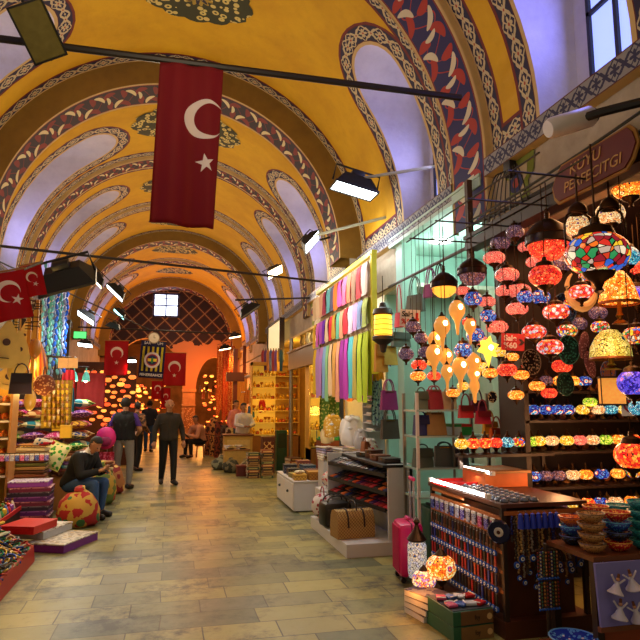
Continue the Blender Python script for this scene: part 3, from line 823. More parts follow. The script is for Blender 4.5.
# stirrup frames that hang in front of the two round lanterns
for (px, py, hw, hh, y, lab) in ((579, 235, 16, 32, 3.62, 'dark wrought stirrup frame around the cream half moon lantern'), (611, 232, 17, 34, 3.48, 'dark wrought stirrup frame around the tiled round lantern')):
    p = P(px, py, Y=y); k = px_m(p); t = T('lantern_frame', lab, 'lantern frame', p)
    MB().tube([(-hw*k, 0, -hh*k), (-hw*k, 0, hh*.3*k), (-hw*.8*k, 0, hh*.6*k), (-hw*.3*k, 0, hh*.75*k), (hw*.3*k, 0, hh*.75*k), (hw*.8*k, 0, hh*.6*k), (hw*k, 0, hh*.3*k), (hw*k, 0, -hh*k)], 1.3*k).build('stirrup', m_dbrass, t)
    MB().lathe([(0, hh*1.1*k), (5*k, hh*k), (9*k, hh*.85*k), (10*k, hh*.7*k), (9*k, hh*.68*k)], 14).build('cap', m_dbrass, t)
    MB().tube([(0, 0, hh*k), (0, 0, hh*2*k)], .008, 6).build('chain', m_dbrass, t)
# bowl-shaded mosaic lamps on turned stems
def table_lamp(px, py, hw, hh, y, pal, label, stem=1.0, flare=1.0):
    p = P(px, py, Y=y); k = px_m(p); t = T('mosaic_lamp', label, 'lamp', p)
    MB().lathe([(.04*hw*k, hh*k), (.35*hw*k, .9*hh*k), (.62*hw*k, .45*hh*k), (.85*hw*k, -.2*hh*k), (1.0*hw*k*flare, -.85*hh*k), (.98*hw*k*flare, -.9*hh*k)], 28).build('shade', PAL[pal][0], t, 2)
    MB().lathe([(.98*hw*k*flare, -.85*hh*k), (1.03*hw*k*flare, -1.0*hh*k), (.98*hw*k*flare, -1.06*hh*k)], 28).build('rim', M('#8a4a1c', .4, .4, var=.4, scale=40), t)
    MB().lathe([(.1*hw*k, -.9*hh*k), (.13*hw*k, -(1+.5*stem)*hh*k), (.22*hw*k, -(1+.7*stem)*hh*k), (.12*hw*k, -(1+.9*stem)*hh*k), (.4*hw*k, -(1+1.15*stem)*hh*k), (.42*hw*k, -(1+1.2*stem)*hh*k), (0, -(1+1.22*stem)*hh*k)], 16).build('stem', m_brass, t)
    return t
table_lamp(618, 287, 19, 17, 3.8, 'orange', 'red and orange tiled dome lamp on brass stem above the sun patterned lamp', 1.0)
table_lamp(610, 344, 22, 15, 3.7, 'sun', 'pale yellow dome lamp with blue sun flowers above the square paper lantern', .6, .9)
# cream twin-horn ring behind the pastel globe
p = P(581, 291, Y=4.2); k = px_m(p); t = T('crescent_ring', 'cream horned wooden ring encircling a red mosaic globe', 'ornament', p)
MB().tube([(16*k*sin(a), 0, -16*k*cos(a)*1.15+2*k) for a in [(-2.5+5.0*i/18) for i in range(19)]], [max(.004, (5.2-4*abs(i-9)/9)*k) for i in range(19)], 8).build('ring', M('#e0b878', .5, e=.12, ec='#f0b060'), t)
# hanging painted plates
def plate(px, py, r, y, c1, c2, label, tilt=0):
    p = P(px, py, Y=y); k = px_m(p)*r; t = T('hanging_plate', label, 'plate', p, 0)
    t.rotation_euler = (pi/2+tilt, 0, .2)
    MB().lathe([(0, .0), (.55*k, .0), (.8*k, .08*k), (1.0*k, .16*k), (1.0*k, .12*k), (.8*k, .0), (.5*k, -.06*k), (0, -.06*k)], 28).build('dish', fabric(c1, c2, 'dots', 42, c2, .25), t, 2)
    MB().tube([(.97*k*cos(i*.3), .97*k*sin(i*.3), .15*k) for i in range(21)], .03*k, 6, True).build('rim', M(c2, .3), t)
    return t
plate(567, 350, 15, 4.7, '#0f2a2c', '#2a6a60', 'dark teal glazed plate hanging behind the pastel globe lanterns')
plate(563, 309, 16, 4.9, '#101a34', '#24406a', 'dark navy glazed plate hanging above the teal plate')
plate(564, 384, 12, 4.7, '#122422', '#284a44', 'small dark green plate under the teal plate')
plate(530, 362, 13, 4.8, '#1c1412', '#8a7a6a', 'black plate with pale scalloped pattern behind the pastel lanterns')
plate(607, 372, 11, 4.3, '#a86a5a', '#3a5a9a', 'terracotta plate with blue spiral under the sun patterned lamp')
plate(492, 397, 6, 5.3, '#101428', '#c8b890', 'small navy plate with white ring hung over the shelf')
for i, (px, py, a) in enumerate(((584, 345, .25), (590, 364, -.3))):
    p = P(px, py, Y=4.5); k = px_m(p); t = T('ceramic_tile_leaf', ('upper' if i == 0 else 'lower')+' of two mauve leaf shaped ceramic ornaments beside the teal plate', 'ornament', p)
    t.rotation_euler = (0, a, .2); MB().ball((0, 0, 0), (7*k, 2*k, 14*k), 16, 10).build('leaf_body', fabric('#6a3a44', '#b08890', 'dots', 60), t, 2); MB().tube([(0, -2*k, 13*k), (0, -2*k, 17*k)], .6*k, 6).build('hanger', m_dbrass, t)
# square paper lantern
p = P(612, 391, Y=3.9); k = px_m(p); t = T('square_lantern', 'square wooden lantern with two glowing paper panes below the sun patterned lamp', 'lantern', p, R(-32))
w = 11*k
b = MB()
for sx in (-1, 1):
    for sy in (-1, 1): b.box((sx*w, sy*w, 0), (.1*w, .1*w, 27*k))
b.box((0, 0, 13.5*k), (2.2*w, 2.2*w, 1.6*k)).box((0, 0, -13.5*k), (2.2*w, 2.2*w, 1.6*k)).build('frame', m_dwood, t, False)
for a in range(4): MB().box((w*.95*sin(a*pi/2), -w*.95*cos(a*pi/2), 0), (1.9*w if a % 2 == 0 else .01, 1.9*w if a % 2 else .01, 25*k)).build('paper_pane', M('#e0a050', .6, e=.6, ec='#ffa040', var=.6, scale=45), t, False)
MB().tube([(0, 0, 14*k), (0, 0, 40*k)], .004, 5).build('chain', m_dbrass, t)
# amber cylindrical lantern before the scarf rack
p = P(383, 325, X=2.7); k = px_m(p); t = T('cylinder_lantern', 'amber cylindrical lantern with carved wooden caps hanging before the scarf rack', 'lantern', p)
MB().lathe([(8.5*k, 10*k), (9*k, 5*k), (9*k, -9*k), (8.5*k, -11*k)], 20).build('shade', M('#f0a830', .4, e=2.2, ec='#ffb030', var=.2, scale=25), t, 2)
b = MB()
for z in (10, 5, 0, -5, -10): b.tube([(9.1*k*cos(i*pi/10), 9.1*k*sin(i*pi/10), z*k) for i in range(20)], .35*k, 5, True)
b.build('hoop', m_brass, t)
MB().lathe([(0, 24*k), (3*k, 22*k), (4*k, 18*k), (9*k, 16*k), (10.5*k, 11*k), (9*k, 10*k)], 20).build('cap', m_dwood, t)
MB().lathe([(9*k, -11*k), (11*k, -12*k), (11*k, -15*k), (7*k, -18*k), (4*k, -20*k), (2.5*k, -27*k), (0, -28*k)], 20).build('base', m_dwood, t)
MB().tube([(0, 0, 22*k), (0, 0, 50*k)], .006, 6).build('chain', m_dbrass, t)
light('POINT', (p.x-.25, p.y-.3, p.z), 5, '#ffb040', .1)

# sale signs
def sale(px, py, w, h, Y, bg, fg, label, arrow):
    p = P(px, py, Y=Y); k = px_m(p); t = T('sale_sign', label, 'sign', p, R(-12), rot=(0, R(3), R(-14)))
    MB().box((0, .004, 0), (w*k, .006, h*k)).build('card', M(bg, .5, var=.05), t, False)
    if arrow == 'down':
        text_mesh('Sale', h*.42*k, M('#1a1a1a', .5), 'lettering', t, (-w*.13*k, -.002, h*.22*k), bold=.002); text_mesh('%60', h*.42*k, M('#d02018', .5), 'lettering', t, (-w*.13*k, -.002, -h*.22*k), bold=.002)
        pts = [(-.5, .9), (.5, .9), (.5, 0), (1, 0), (0, -1), (-1, 0), (-.5, 0)]; s_ = h*.36*k
        MB().prism([(w*.34*k+x*s_*.42, z*s_) for x, z in pts], .003, Matrix.Translation((0, -.002, 0))).build('arrow', M('#c81c1c', .5), t, False)
    else:
        text_mesh('Sale', h*.46*k, M('#f0e8e8', .5), 'lettering', t, (-w*.12*k, -.002, h*.21*k), bold=.002); text_mesh('%60', h*.46*k, M('#f0e8e8', .5), 'lettering', t, (-w*.12*k, -.002, -h*.22*k), bold=.002)
        pts = [(.9, .5), (.9, -.5), (1.5, -.5), (1.5, .5)]; s_ = h*.3*k
        MB().prism([(w*.36*k+x*s_, z*s_) for x, z in [(-.5, .6), (.1, .6), (.6, 0), (.1, -.6), (-.5, -.6), (-.1, 0)]], .003, Matrix.Translation((0, -.002, 0))).build('arrow', M('#3a1414', .5), t, False)
    MB().tube([(0, .0, h*.5*k), (0, 0, h*1.2*k)], .003, 5).build('string', m_black, t)
    return t
sale(410, 318, 20, 17, 5.4, '#e8dcd4', '#c81c1c', 'white Sale %60 card with red down arrow hanging by the grey handbag', 'down')
sale(513, 342, 23, 17, 4.4, '#c4202c', '#ffffff', 'red Sale %60 card with white letters hanging among the lanterns', 'right')
# no-photography sign
p = P(631, 404, Y=3.8); k = px_m(p); t = T('no_photo_sign', 'white sign with a crossed out camera in a red ring by the violet lantern', 'sign', p, R(-15))
MB().box((0, .004, 0), (19*k, .008, 24*k), bev=.003).build('board', M('#d8d0cc', .5, var=.05), t, False)
MB().tube([(7*k*cos(i*pi/14), -.002, 8*k*sin(i*pi/14)) for i in range(28)], .9*k, 6, True).build('ring', M('#c02028', .5), t)
MB().tube([(-5*k, -.003, 5.6*k), (5*k, -.003, -5.6*k)], .7*k, 6).build('slash', M('#c02028', .5), t)
MB().box((0, -.001, 0), (8*k, .006, 5*k)).box((-1*k, -.001, 3.2*k), (3*k, .006, 2*k)).build('camera_symbol', m_black, t, False)

# outrigger rods over the aisle that carry the lanterns, and chains run up to them
for i, y in enumerate((3.6, 4.2, 4.8, 5.4)):
    tag(MB().tube([(2.25, y, 3.31), (3.1, y, 3.31)], .008, 6).build('outrigger_rod', m_black), 'dark outrigger rod from the canopy beam carrying lanterns, %s from near end' % ORD[i], 'rod')
for i, x in enumerate((2.3, 2.65)):
    tag(MB().tube([(x, 3.3, 3.325), (x, 5.6, 3.325)], .007, 6).build('outrigger_rod', m_black), 'long dark rod across the outriggers, %s one' % ('aisle side', 'shop side')[i], 'rod')
for o in HUNG:
    p = o.location; top = 3.31
    for b_ in BOXES:
        if b_[0][0]-.01 < p.x < b_[1][0]+.01 and b_[0][1]-.01 < p.y < b_[1][1]+.01 and b_[0][2] > p.z+.03: top = min(top, b_[0][2]+.03)
    for c in o.children:
        if c.name.startswith('chain'):
            zs = [v.co.z for v in c.data.vertices]; z0, z1 = min(zs), max(zs); tz = (top-p.z)/o.scale.z
            if tz > z1: f = (tz-z0)/(z1-z0); c.scale.z = f; c.location.z = z0-z0*f
light('AREA', (3.7, 4.3, 3.28), 26, '#ffb878', 1.2)  # added fill light under the lamp shop ceiling, belongs to no fixture
# ================================================================ lamp shop furniture and small goods
# -- stepped souvenir stand: aisle side at X=2.42, camera side at Y=4.15
m_stand = M('#4e2410', .5, var=.3, scale=7); m_strip = M('#b0622c', .5, var=.2, scale=9)
t = T('souvenir_stand', 'brown wooden souvenir stand hung with evil eye keychains in front of the lamp shop', 'stand', (2.77, 4.78, 0))
hx, hy = .34, .62
for sx in (-1, 1):
    for sy in (-1, 1): MB().box((sx*hx, sy*hy, .47), (.035, .035, .94)).build('post', m_dwood, t, False)
MB().box((0, 0, .06), (2*hx+.06, 2*hy+.06, .12)).build('base', m_stand, t, False)
MB().box((0, 0, .5), (2*hx-.12, 2*hy-.12, .76)).build('core_panel', m_stand, t, False)
MB().box((0, 0, .935), (2*hx+.06, 2*hy+.06, .03)).build('top_board', m_stand, t, False)
for z in (.84, .72, .60, .46, .32): MB().box((-hx-.005, 0, z), (.03, 2*hy, .022)).build('hook_rail', m_strip, t, False)
MB().box((0, -hy-.005, .88), (2*hx, .03, .03)).build('hook_rail', m_strip, t, False)
MB().box((-hx-.012, .28, .90), (.02, .6, .03)).build('lamp_rail', m_strip, t, False)
SX = 2.77-hx-.035; SY = 4.78-hy-.035
def tube_light(a, b, label):
    a = Vector(a); b = Vector(b); c = (a+b)/2; d = b-a; L = d.length
    t = T('tube_light', label, 'light', c, atan2(d.y, d.x))
    t.rotation_euler = (0, -math.asin(d.z/L), atan2(d.y, d.x))
    MB().tube([(-L/2, 0, 0), (L/2, 0, 0)], .014, 10).build('tube', m_tube, t)
    for sx in (-1, 1): MB().box((sx*(L/2+.02), 0, 0), (.04, .035, .035)).build('end_cap', m_wht, t, False)
    o = light('AREA', c+Vector((-.03, -.02, -.03)), 2.2, '#fff2e0', L, (0, R(40), atan2(d.y, d.x)+pi/2)); o.data.shape = 'RECTANGLE'; o.data.size_y = .05
tube_light((2.37, 5.28, .99), (2.37, 4.28, .99), 'white fluorescent tube along the aisle edge of the souvenir stand')
# upper orange board behind with its own tube
t = T('display_ledge', 'orange wooden ledge with a raised tier behind the souvenir stand', 'shelf', (2.92, 5.12, .955))
MB().box((0, 0, .06), (.42, .42, .12)).build('riser', M('#c8642a', .5, var=.2), t, False); MB().box((0, 0, .13), (.46, .48, .02)).build('top_board', m_lwood, t, False)
tube_light((2.72, 5.3, 1.09), (2.72, 4.82, 1.09), 'shorter fluorescent tube under the orange ledge')
# keychains
m_eyeb = M('#1d4fb0', .2, var=.1); m_eyew = M('#dfe6f0', .3, var=.03); m_eyed = M('#0a1030', .3)
def eye(b, r, th=.006):
    """blue glass eye in the XZ plane facing -y"""
    b.m(0).lathe([(0, -th), (r*.8, -th), (r, 0), (r*.8, th), (0, th)], 14, rot=(pi/2, 0, 0))
    b.m(1).lathe([(0, th), (r*.55, th), (r*.5, th*1.25), (0, th*1.25)], 12, rot=(pi/2, 0, 0))
    b.m(2).lathe([(0, th*1.25), (r*.25, th*1.25), (r*.2, th*1.5), (0, th*1.5)], 10, rot=(pi/2, 0, 0)); return b
def keychain(col):
    def f():
        t = T('keychain', 'x', 'keychain')
        MB().box((0, 0, -.035), (.016, .006, .06), bev=.002).build('strap', M(col, .5), t, False)
        MB().tube([(.008*cos(i), 0, .002+.008*sin(i)) for i in range(7)], .0015, 5).build('ring', m_steel, t)
        o = eye(MB(), .017).build('eye_bead', [m_eyeb, m_eyew, m_eyed], t); o.location = (0, 0, -.08)
        return t
    return f
KC = {n: Proto(keychain(c)) for n, c in (('red', '#b01c1c'), ('orange', '#c8501c'), ('navy', '#141c4a'), ('black', '#17140f'), ('brown', '#5a3418'), ('blue', '#1c3a9a'))}
krows = [(.71, 'brown black brown black navy brown black brown navy black brown black navy brown black black brown navy black brown black brown'), (.59, 'navy blue black brown red orange black red navy orange red black red blue navy red orange red black red navy red'), (.45, 'red red black red orange navy red red orange red black red red blue navy orange red black red blue red navy'), (.31, 'black brown navy black red blue black navy brown black navy black black brown red black navy blue black brown red black')]
rn = ['top', 'second', 'third', 'lowest']
for r_, (z, cs) in enumerate(krows):
    for i, c in enumerate(cs.split()):
        KC[c]((SX, 5.35-i*(1.12/21), z-.012), -pi/2, '%s keychain with blue eye bead, %s from far end of %s hook rail' % (c, ORD[i], rn[r_]), 'keychains on the aisle side', 1.45)
# packets and beads on the upper rail
def packet(col, c2):
    def f():
        t = T('bead_packet', 'x', 'packet'); MB().box((0, 0, -.05), (.055, .012, .09), bev=.004).build('card', fabric(col, c2, 'dots', 90), t, False); MB().box((0, 0, -.002), (.056, .014, .02)).build('header', m_wht, t, False); return t
    return f
PK = {n: Proto(packet(*c)) for n, c in (('violet', ('#5a4ab0', '#c8c8e8')), ('white', ('#b8b8c8', '#404a8a')), ('pink', ('#b83a7a', '#e0b0d0')), ('blue', ('#2a3a9a', '#8aa0e0')))}
for i, c in enumerate('blue violet violet white blue white violet white white pink violet pink'.split()):
    PK[c]((SX-.005, 5.32-i*.098, .826), -pi/2, '%s packet of beads, %s from far end of the top aisle rail' % (c, ORD[i]), 'bead packets on the stand')
# big eye disc
t = T('evil_eye_disc', 'large navy glass evil eye disc with pale ring hung on the stand corner', 'ornament', P(499, 532, X=2.33))
o = MB().lathe([(0, -.012), (.075, -.012), (.085, 0), (.075, .012), (0, .012)], 24, rot=(pi/2, 0, -pi/4)).build('disc', M('#0c1238', .2), t)
MB().lathe([(0, .012), (.034, .012), (.03, .018), (0, .018)], 18, rot=(pi/2, 0, -pi/4)).build('ring', M('#c8c0b8', .3), t)
MB().lathe([(0, .018), (.014, .018), (.012, .022), (0, .022)], 14, rot=(pi/2, 0, -pi/4)).build('pupil', M('#4a1c10', .3), t)
# strands of beads on the camera side
m_bd = [M('#b08a54', .4, var=.3, scale=60), M('#1c2a80', .25, var=.3, scale=60), M('#2a2018', .4, var=.4, scale=60), M('#8a8078', .35, var=.3, scale=60)]
def strand(k, n, pend):
    def f():
        t = T('bead_strand', 'x', 'beads'); b = MB(); L = n*.017
        for i in range(n): b.ball((.004*sin(i*2.1+k), 0, -.012-i*.017), .009, 8, 5)
        b.build('beads', m_bd[k], t, 2)
        if pend: o = eye(MB(), .022 if pend == 1 else .03).build('eye_pendant', [m_eyeb, m_eyew, m_eyed], t); o.location = (0, -.004, -L-.035)
        else: MB().lathe([(.006, -L-.01), (.012, -L-.05), (.002, -L-.055)], 8).build('tassel', m_bd[2], t)
        return t
    return f
ST = {}
SY2 = SY-.036
sl2 = [(2, 14, 1), (0, 12, 1), (2, 16, 0), (3, 12, 1), (2, 18, 1), (0, 10, 1), (2, 13, 1), (1, 12, 1), (2, 15, 1), (0, 13, 0), (3, 15, 1), (2, 11, 1), (1, 15, 1), (2, 12, 1), (0, 12, 1), (2, 14, 1), (0, 15, 1), (2, 12, 1)]
sl = [(1, 8, 0), (0, 24, 1), (3, 26, 1), (0, 22, 1), (2, 28, 1), (0, 25, 2), (2, 20, 0), (0, 20, 1), (1, 26, 2), (2, 22, 1), (0, 27, 1), (2, 22, 2), (1, 23, 0), (2, 19, 1), (0, 17, 1), (2, 24, 1), (3, 18, 0), (2, 21, 1)]
cn = ['tan', 'navy', 'black', 'grey']
for i, (k, n, pd) in enumerate(sl):
    if (k, n, pd) not in ST: ST[(k, n, pd)] = Proto(strand(k, n, pd))
    ST[(k, n, pd)]((2.47+i*.044, SY-.018, .872), 0, '%s bead strand, %s from the corner on the stand side facing the camera' % (cn[k], ORD[i]), 'bead strands on the stand')
for i, (k, n, pd) in enumerate(sl2):
    if (k, n, pd) not in ST: ST[(k, n, pd)] = Proto(strand(k, n, pd))
    ST[(k, n, pd)]((2.475+i*.044, SY-.055, .872), 0, 'short %s bead strand in the front layer, %s from the stand corner' % (cn[k], ORD[i]), 'bead strands on the stand', 1.25)
for i in range(7):
    t = T('blue_tassel', 'bright blue tassel over the bead strands, %s from the stand corner' % ORD[i], 'tassel', (2.50+i*.05, SY-.09, .90), group='blue tassels on the stand')
    MB().lathe([(0, 0), (.014, -.01), (.02, -.06), (.024, -.11), (0, -.112)], 10).build('fringe', M('#1c34b8', .5, var=.3, scale=50), t); MB().tube([(0, 0, 0), (0, .03, .01)], .003, 5).build('cord', m_black, t)
# glass eye domes set in rows on the stand top
def dome_mag():
    t = T('glass_dome', 'x', 'magnet'); MB().lathe([(.032, 0), (.032, .012), (.024, .026), (0, .032)], 14).build('glass', M('#5a6478', .15, var=.3), t); MB().lathe([(.012, .0305), (.011, .0325), (0, .0335)], 10).build('eye_dot', M('#c8d0e0', .3), t); MB().lathe([(.034, 0), (.034, .008), (.0, .008)], 14).build('rim', M('#26262c', .4), t); return t
DM = Proto(dome_mag)
for r_ in range(4):
    for i in range(11):
        DM((2.47+r_*.085, 4.98-i*.078, .951), 0, 'clear glass dome magnet on stand top, %s in the %s row from the aisle' % (ORD[i], ORD[r_]), 'glass dome magnets on the stand')
t = T('red_tray', 'red plastic tray at the far end of the souvenir stand top', 'tray', (2.58, 5.2, .951))
MB().box((0, 0, .008), (.38, .30, .012)).build('floor_plate', M('#c01818', .4), t, False)
b = MB(); b.box((-.19, 0, .02), (.012, .31, .035)).box((.19, 0, .02), (.012, .31, .035)).box((0, .15, .02), (.39, .012, .035)).box((0, -.15, .02), (.39, .012, .035)).build('rim', M('#d82020', .4), t, False)

# -- back shelving of the lamp shop facing the camera
YS = 5.0
t = T('lamp_shelving', 'dark wooden shelving holding rows of small mosaic lamps', 'shelving', (3.86, 5.18, 0))
for x in (-.66, .87): MB().box((x, 0, 1.05), (.05, .4, 2.1)).build('upright', m_dwood, t, False)
shz = [P(580, y, Y=YS).z for y in (391, 420, 451, 486, 515)]
for z in shz: MB().box((.1, 0, z-.012), (1.56, .40, .022)).build('shelf_board', m_dwood, t, False)
MB().box((.1, .21, 1.05), (1.56, .02, 2.1)).build('back_board', M('#2a170c', .6), t, False)
def candle_make(pal):
    def f():
        t = T('candle_lamp', 'x', 'lamp')
        MB().ball((0, 0, .095), (.062, .062, .05), 18, 12).build('globe', PAL[pal][0], t, 2)
        MB().lathe([(0, 0), (.045, 0), (.045, .006), (.014, .018), (.02, .035), (.036, .05), (.03, .055)], 14).build('foot', m_dbrass, t)
        MB().lathe([(.03, .14), (.034, .146), (.012, .17), (.008, .2), (0, .205)], 12).build('cap', m_dbrass, t)
        return t
    return f
CDL = {k: Proto(candle_make(k)) for k in PAL}
crow = [(0, 384, [(546, 'grey'), (560, 'orange'), (573, 'orange'), (585, 'blue')]),
 (1, 411, [(533, 'blue'), (546, 'blue'), (557, 'blue'), (568, 'blue'), (583, 'yellow'), (598, 'cream'), (611, 'teal'), (625, 'yellow'), (637, 'orange')]),
 (2, 443, [(539, 'yellow'), (552, 'cream'), (567, 'yellow'), (580, 'pink'), (593, 'cream'), (606, 'green'), (619, 'orange'), (634, 'ember')]),
 (3, 477, [(534, 'blue'), (546, 'grey'), (559, 'grey'), (573, 'cream'), (586, 'orange'), (602, 'blue'), (618, 'orange'), (634, 'multi')]),
 (4, 506, [(535, 'grey'), (547, 'grey'), (560, 'grey'), (574, 'yellow'), (588, 'ember'), (601, 'blue'), (616, 'cream'), (632, 'orange')])]
for sh, py, L in crow:
    for i, (px, pal) in enumerate(L):
        p = P(px, py, Y=YS+.05)
        CDL[pal]((p.x, p.y, shz[sh]+.001), random.uniform(0, 6), '%s candle lamp, %s from left on the %s lamp shelf' % (PAL[pal][1], ORD[i], ORD[sh]), 'candle lamps on the shelves', (1.08, 1.08, 1.0))
# lamps lined up on the orange ledge
for i, (px, pal) in enumerate([(462, 'yellow'), (475, 'ember'), (488, 'ember'), (500, 'red'), (513, 'teal'), (526, 'multi'), (540, 'green')]):
    p = P(px, 462, Y=4.95)
    CDL[pal]((2.70+i*.0, 4.9, 1.1), random.uniform(0, 6), '%s candle lamp, %s from left in the row above the stand' % (PAL[pal][1], ORD[i]), 'candle lamps above the stand', 1.0)
    o = [x for x in COL.objects if x.type == 'EMPTY'][-1]; o.location = (p.x, 4.95+.02*i, 1.24)
t = T('lamp_rail', 'thin dark rail board carrying the row of candle lamps above the stand', 'shelf', (2.98, 5.02, 1.225))
MB().box((0, 0, 0), (.92, .16, .025)).build('board', m_dwood, t, False)
for sx in (-.42, .42): MB().box((sx, .05, -.065), (.03, .03, .11)).build('bracket', m_dwood, t, False)
# brass trinkets filling the shelf backs
def trinket(k):
    def f():
        t = T('brass_trinket', 'x', 'trinket')
        prof = [[(0, 0), (.03, 0), (.01, .02), (.03, .05), (.02, .08), (.006, .1), (0, .12)], [(0, 0), (.035, 0), (.035, .01), (.012, .03), (.012, .07), (.03, .09), (0, .1)], [(0, 0), (.025, 0), (.04, .03), (.03, .06), (.012, .075), (.018, .09), (0, .1)]][k]
        MB().lathe(prof, 12).build('body', [M('#c08a3c', .4, .5, var=.3), M('#8a5a2c', .45, .4, var=.3), M('#a85a30', .45, .2)][k], t)
        MB().tube([(.03, 0, .03), (.055, 0, .05), (.05, 0, .075), (.025, 0, .08)], .004, 6).build('handle', m_brass, t); return t
    return f
TK = [Proto(trinket(k)) for k in range(3)]
for sh in range(5):
    for i in range(12):
        TK[(i*7+sh) % 3]((3.30+i*.115, 5.25, shz[sh]+.001), i*1.3, 'small dark brass trinket standing behind the mosaic candle lamps', 'brass trinkets behind the candle lamps', 1.0+.2*((i*5+sh) % 3))
light('POINT', P(600, 425, Y=4.5), 9, '#ffb878', .08); light('POINT', P(560, 470, Y=4.6), 6, '#ffb878', .08); light('POINT', P(620, 480, Y=4.5), 6, '#ffb878', .08)  # added fill points without fixtures, brightening the dark shelf backs

# -- bowls, dervish board, bracelet rack at the right edge
t = T('goods_table', 'low wooden table under the stacked bowls at the right edge', 'table', (2.96, 3.72, 0))
MB().box((0, 0, .70), (.60, .50, .03)).build('table_top', m_wood, t, False)
for sx in (-1, 1):
    for sy in (-1, 1): MB().box((sx*.27, sy*.22, .345), (.05, .05, .69)).build('leg', m_dwood, t, False)
MB().box((0, -.235, .36), (.5, .02, .62)).build('front_panel', M('#8a3a1a', .5, var=.2), t, False)
def bowl(c1, c2):
    def f():
        t = T('bowl', 'x', 'bowl'); MB().lathe([(0, 0), (.04, 0), (.075, .03), (.09, .06), (.084, .06), (.07, .033), (.036, .01), (0, .01)], 22).build('body', fabric(c1, c2, 'dots', 70, rough=.25), t, 2)
        MB().tube([(.087*cos(i*.3), .087*sin(i*.3), .061) for i in range(21)], .004, 6, True).build('rim', M(c2, .3), t); return t
    return f
BC = {'orange': ('#d86a1c', '#8a1c1c'), 'red': ('#b01c1c', '#e0a040'), 'blue': ('#1c3a9a', '#4aa0d8'), 'turquoise': ('#1c6a7a', '#2aa0a0'), 'tan': ('#a87a48', '#6a4a28'), 'black': ('#16161c', '#3a4a8a')}
BP = {k: Proto(bowl(*v)) for k, v in BC.items()}
for s_, (x, y, cs) in enumerate([(2.75, 3.59, ['tan', 'tan', 'tan', 'tan']), (2.77, 3.82, ['black', 'blue', 'orange']), (2.95, 3.59, ['red', 'black', 'blue', 'red']), (2.97, 3.82, ['blue', 'orange', 'orange', 'red']), (3.15, 3.59, ['turquoise', 'turquoise', 'turquoise', 'turquoise', 'turquoise']), (3.17, 3.82, ['blue', 'red', 'orange', 'turquoise'])]):
    for i, c in enumerate(cs): BP[c]((x, y, .716+i*.0635), 0, '%s patterned bowl, %s from the table in the %s bowl stack from left' % (c, ORD[i], ORD[s_]), 'bowls stacked on the table')
t = T('display_board', 'pale lilac cloth board with whirling dervish ornaments below the bowls', 'board', (2.94, 3.43, .50), 0); t.rotation_euler = (R(-4), 0, 0)
MB().box((0, 0, 0), (.60, .02, .38), bev=.004).build('cloth', M('#7a78c0', .8, var=.1), t, False); MB().box((0, 0, -.2), (.62, .03, .03)).build('ledge', m_wood, t, False)
def dervish():
    t = T('dervish_ornament', 'x', 'ornament')
    MB().lathe([(0, 0), (.048, .0), (.05, .006), (.03, .03), (.014, .06), (.012, .075), (0, .078)], 14).build('skirt', M('#c8c4d8', .6), t)
    MB().ball((0, 0, .09), .012, 10, 8).build('head', M('#c09070', .6), t); MB().lathe([(.009, .098), (.008, .122), (0, .124)], 10).build('hat', M('#6a3a20', .6), t)
    MB().tube([(-.05, 0, .105), (-.015, 0, .068), (.015, 0, .068), (.05, 0, .1)], .006, 6).build('arms', M('#c8c4d8', .6), t); return t
DV = Proto(dervish)
for i, (x, z, a) in enumerate([(-.22, .05, .3), (-.08, .07, -.25), (.06, .04, .35), (.2, .07, -.2), (-.2, -.1, .15), (-.06, -.12, -.3), (.08, -.11, .25), (.22, -.1, -.1)]):
    DV((2.94+x, 3.365, .50+z-.03), 0, 'white whirling dervish ornament, %s from left in the %s row on the lilac board' % (ORD[i % 4], 'upper' if i < 4 else 'lower'), 'dervish ornaments', 1, (0, a, 0))
t = T('bracelet_rack', 'tall dark rack of beaded bracelets between stand and lilac board', 'rack', (2.575, 3.86, 0))
MB().lathe([(0, 0), (.09, 0), (.09, .02), (.015, .03), (.015, .72), (0, .73)], 14).build('pole', m_dwood, t)
for j, z in enumerate((.68, .48)): MB().tube([(-.08, 0, z), (.08, 0, z)], .008, 6).build('hook_bar', m_dwood, t)
def bracelet(c1, c2):
    def f():
        t = T('bracelet', 'x', 'bracelet'); b = MB()
        for i in range(14): b.m(i % 2).ball((0, 0, -.008-i*.012), .0065, 7, 5)
        b.build('beads', [M(c1, .35), M(c2, .35)], t, 2); MB().ball((0, 0, -.18), .01, 8, 6).build('end_bead', m_eyeb, t); return t
    return f
BR = [Proto(bracelet(*c)) for c in (('#8a1c1c', '#1a1a1a'), ('#1c2a80', '#c8b890'), ('#2a6a4a', '#1a1a1a'), ('#b87a30', '#3a1c10'))]
for j, z in enumerate((.68, .48)):
    for i in range(8): BR[(i+j) % 4]((2.50+i*.0215, 3.84, z-.006), 0, '%s beaded bracelet, %s from left on the %s rack bar' % (('dark red', 'navy', 'green', 'amber')[(i+j) % 4], ORD[i], 'upper' if j == 0 else 'lower'), 'bracelets on the rack')
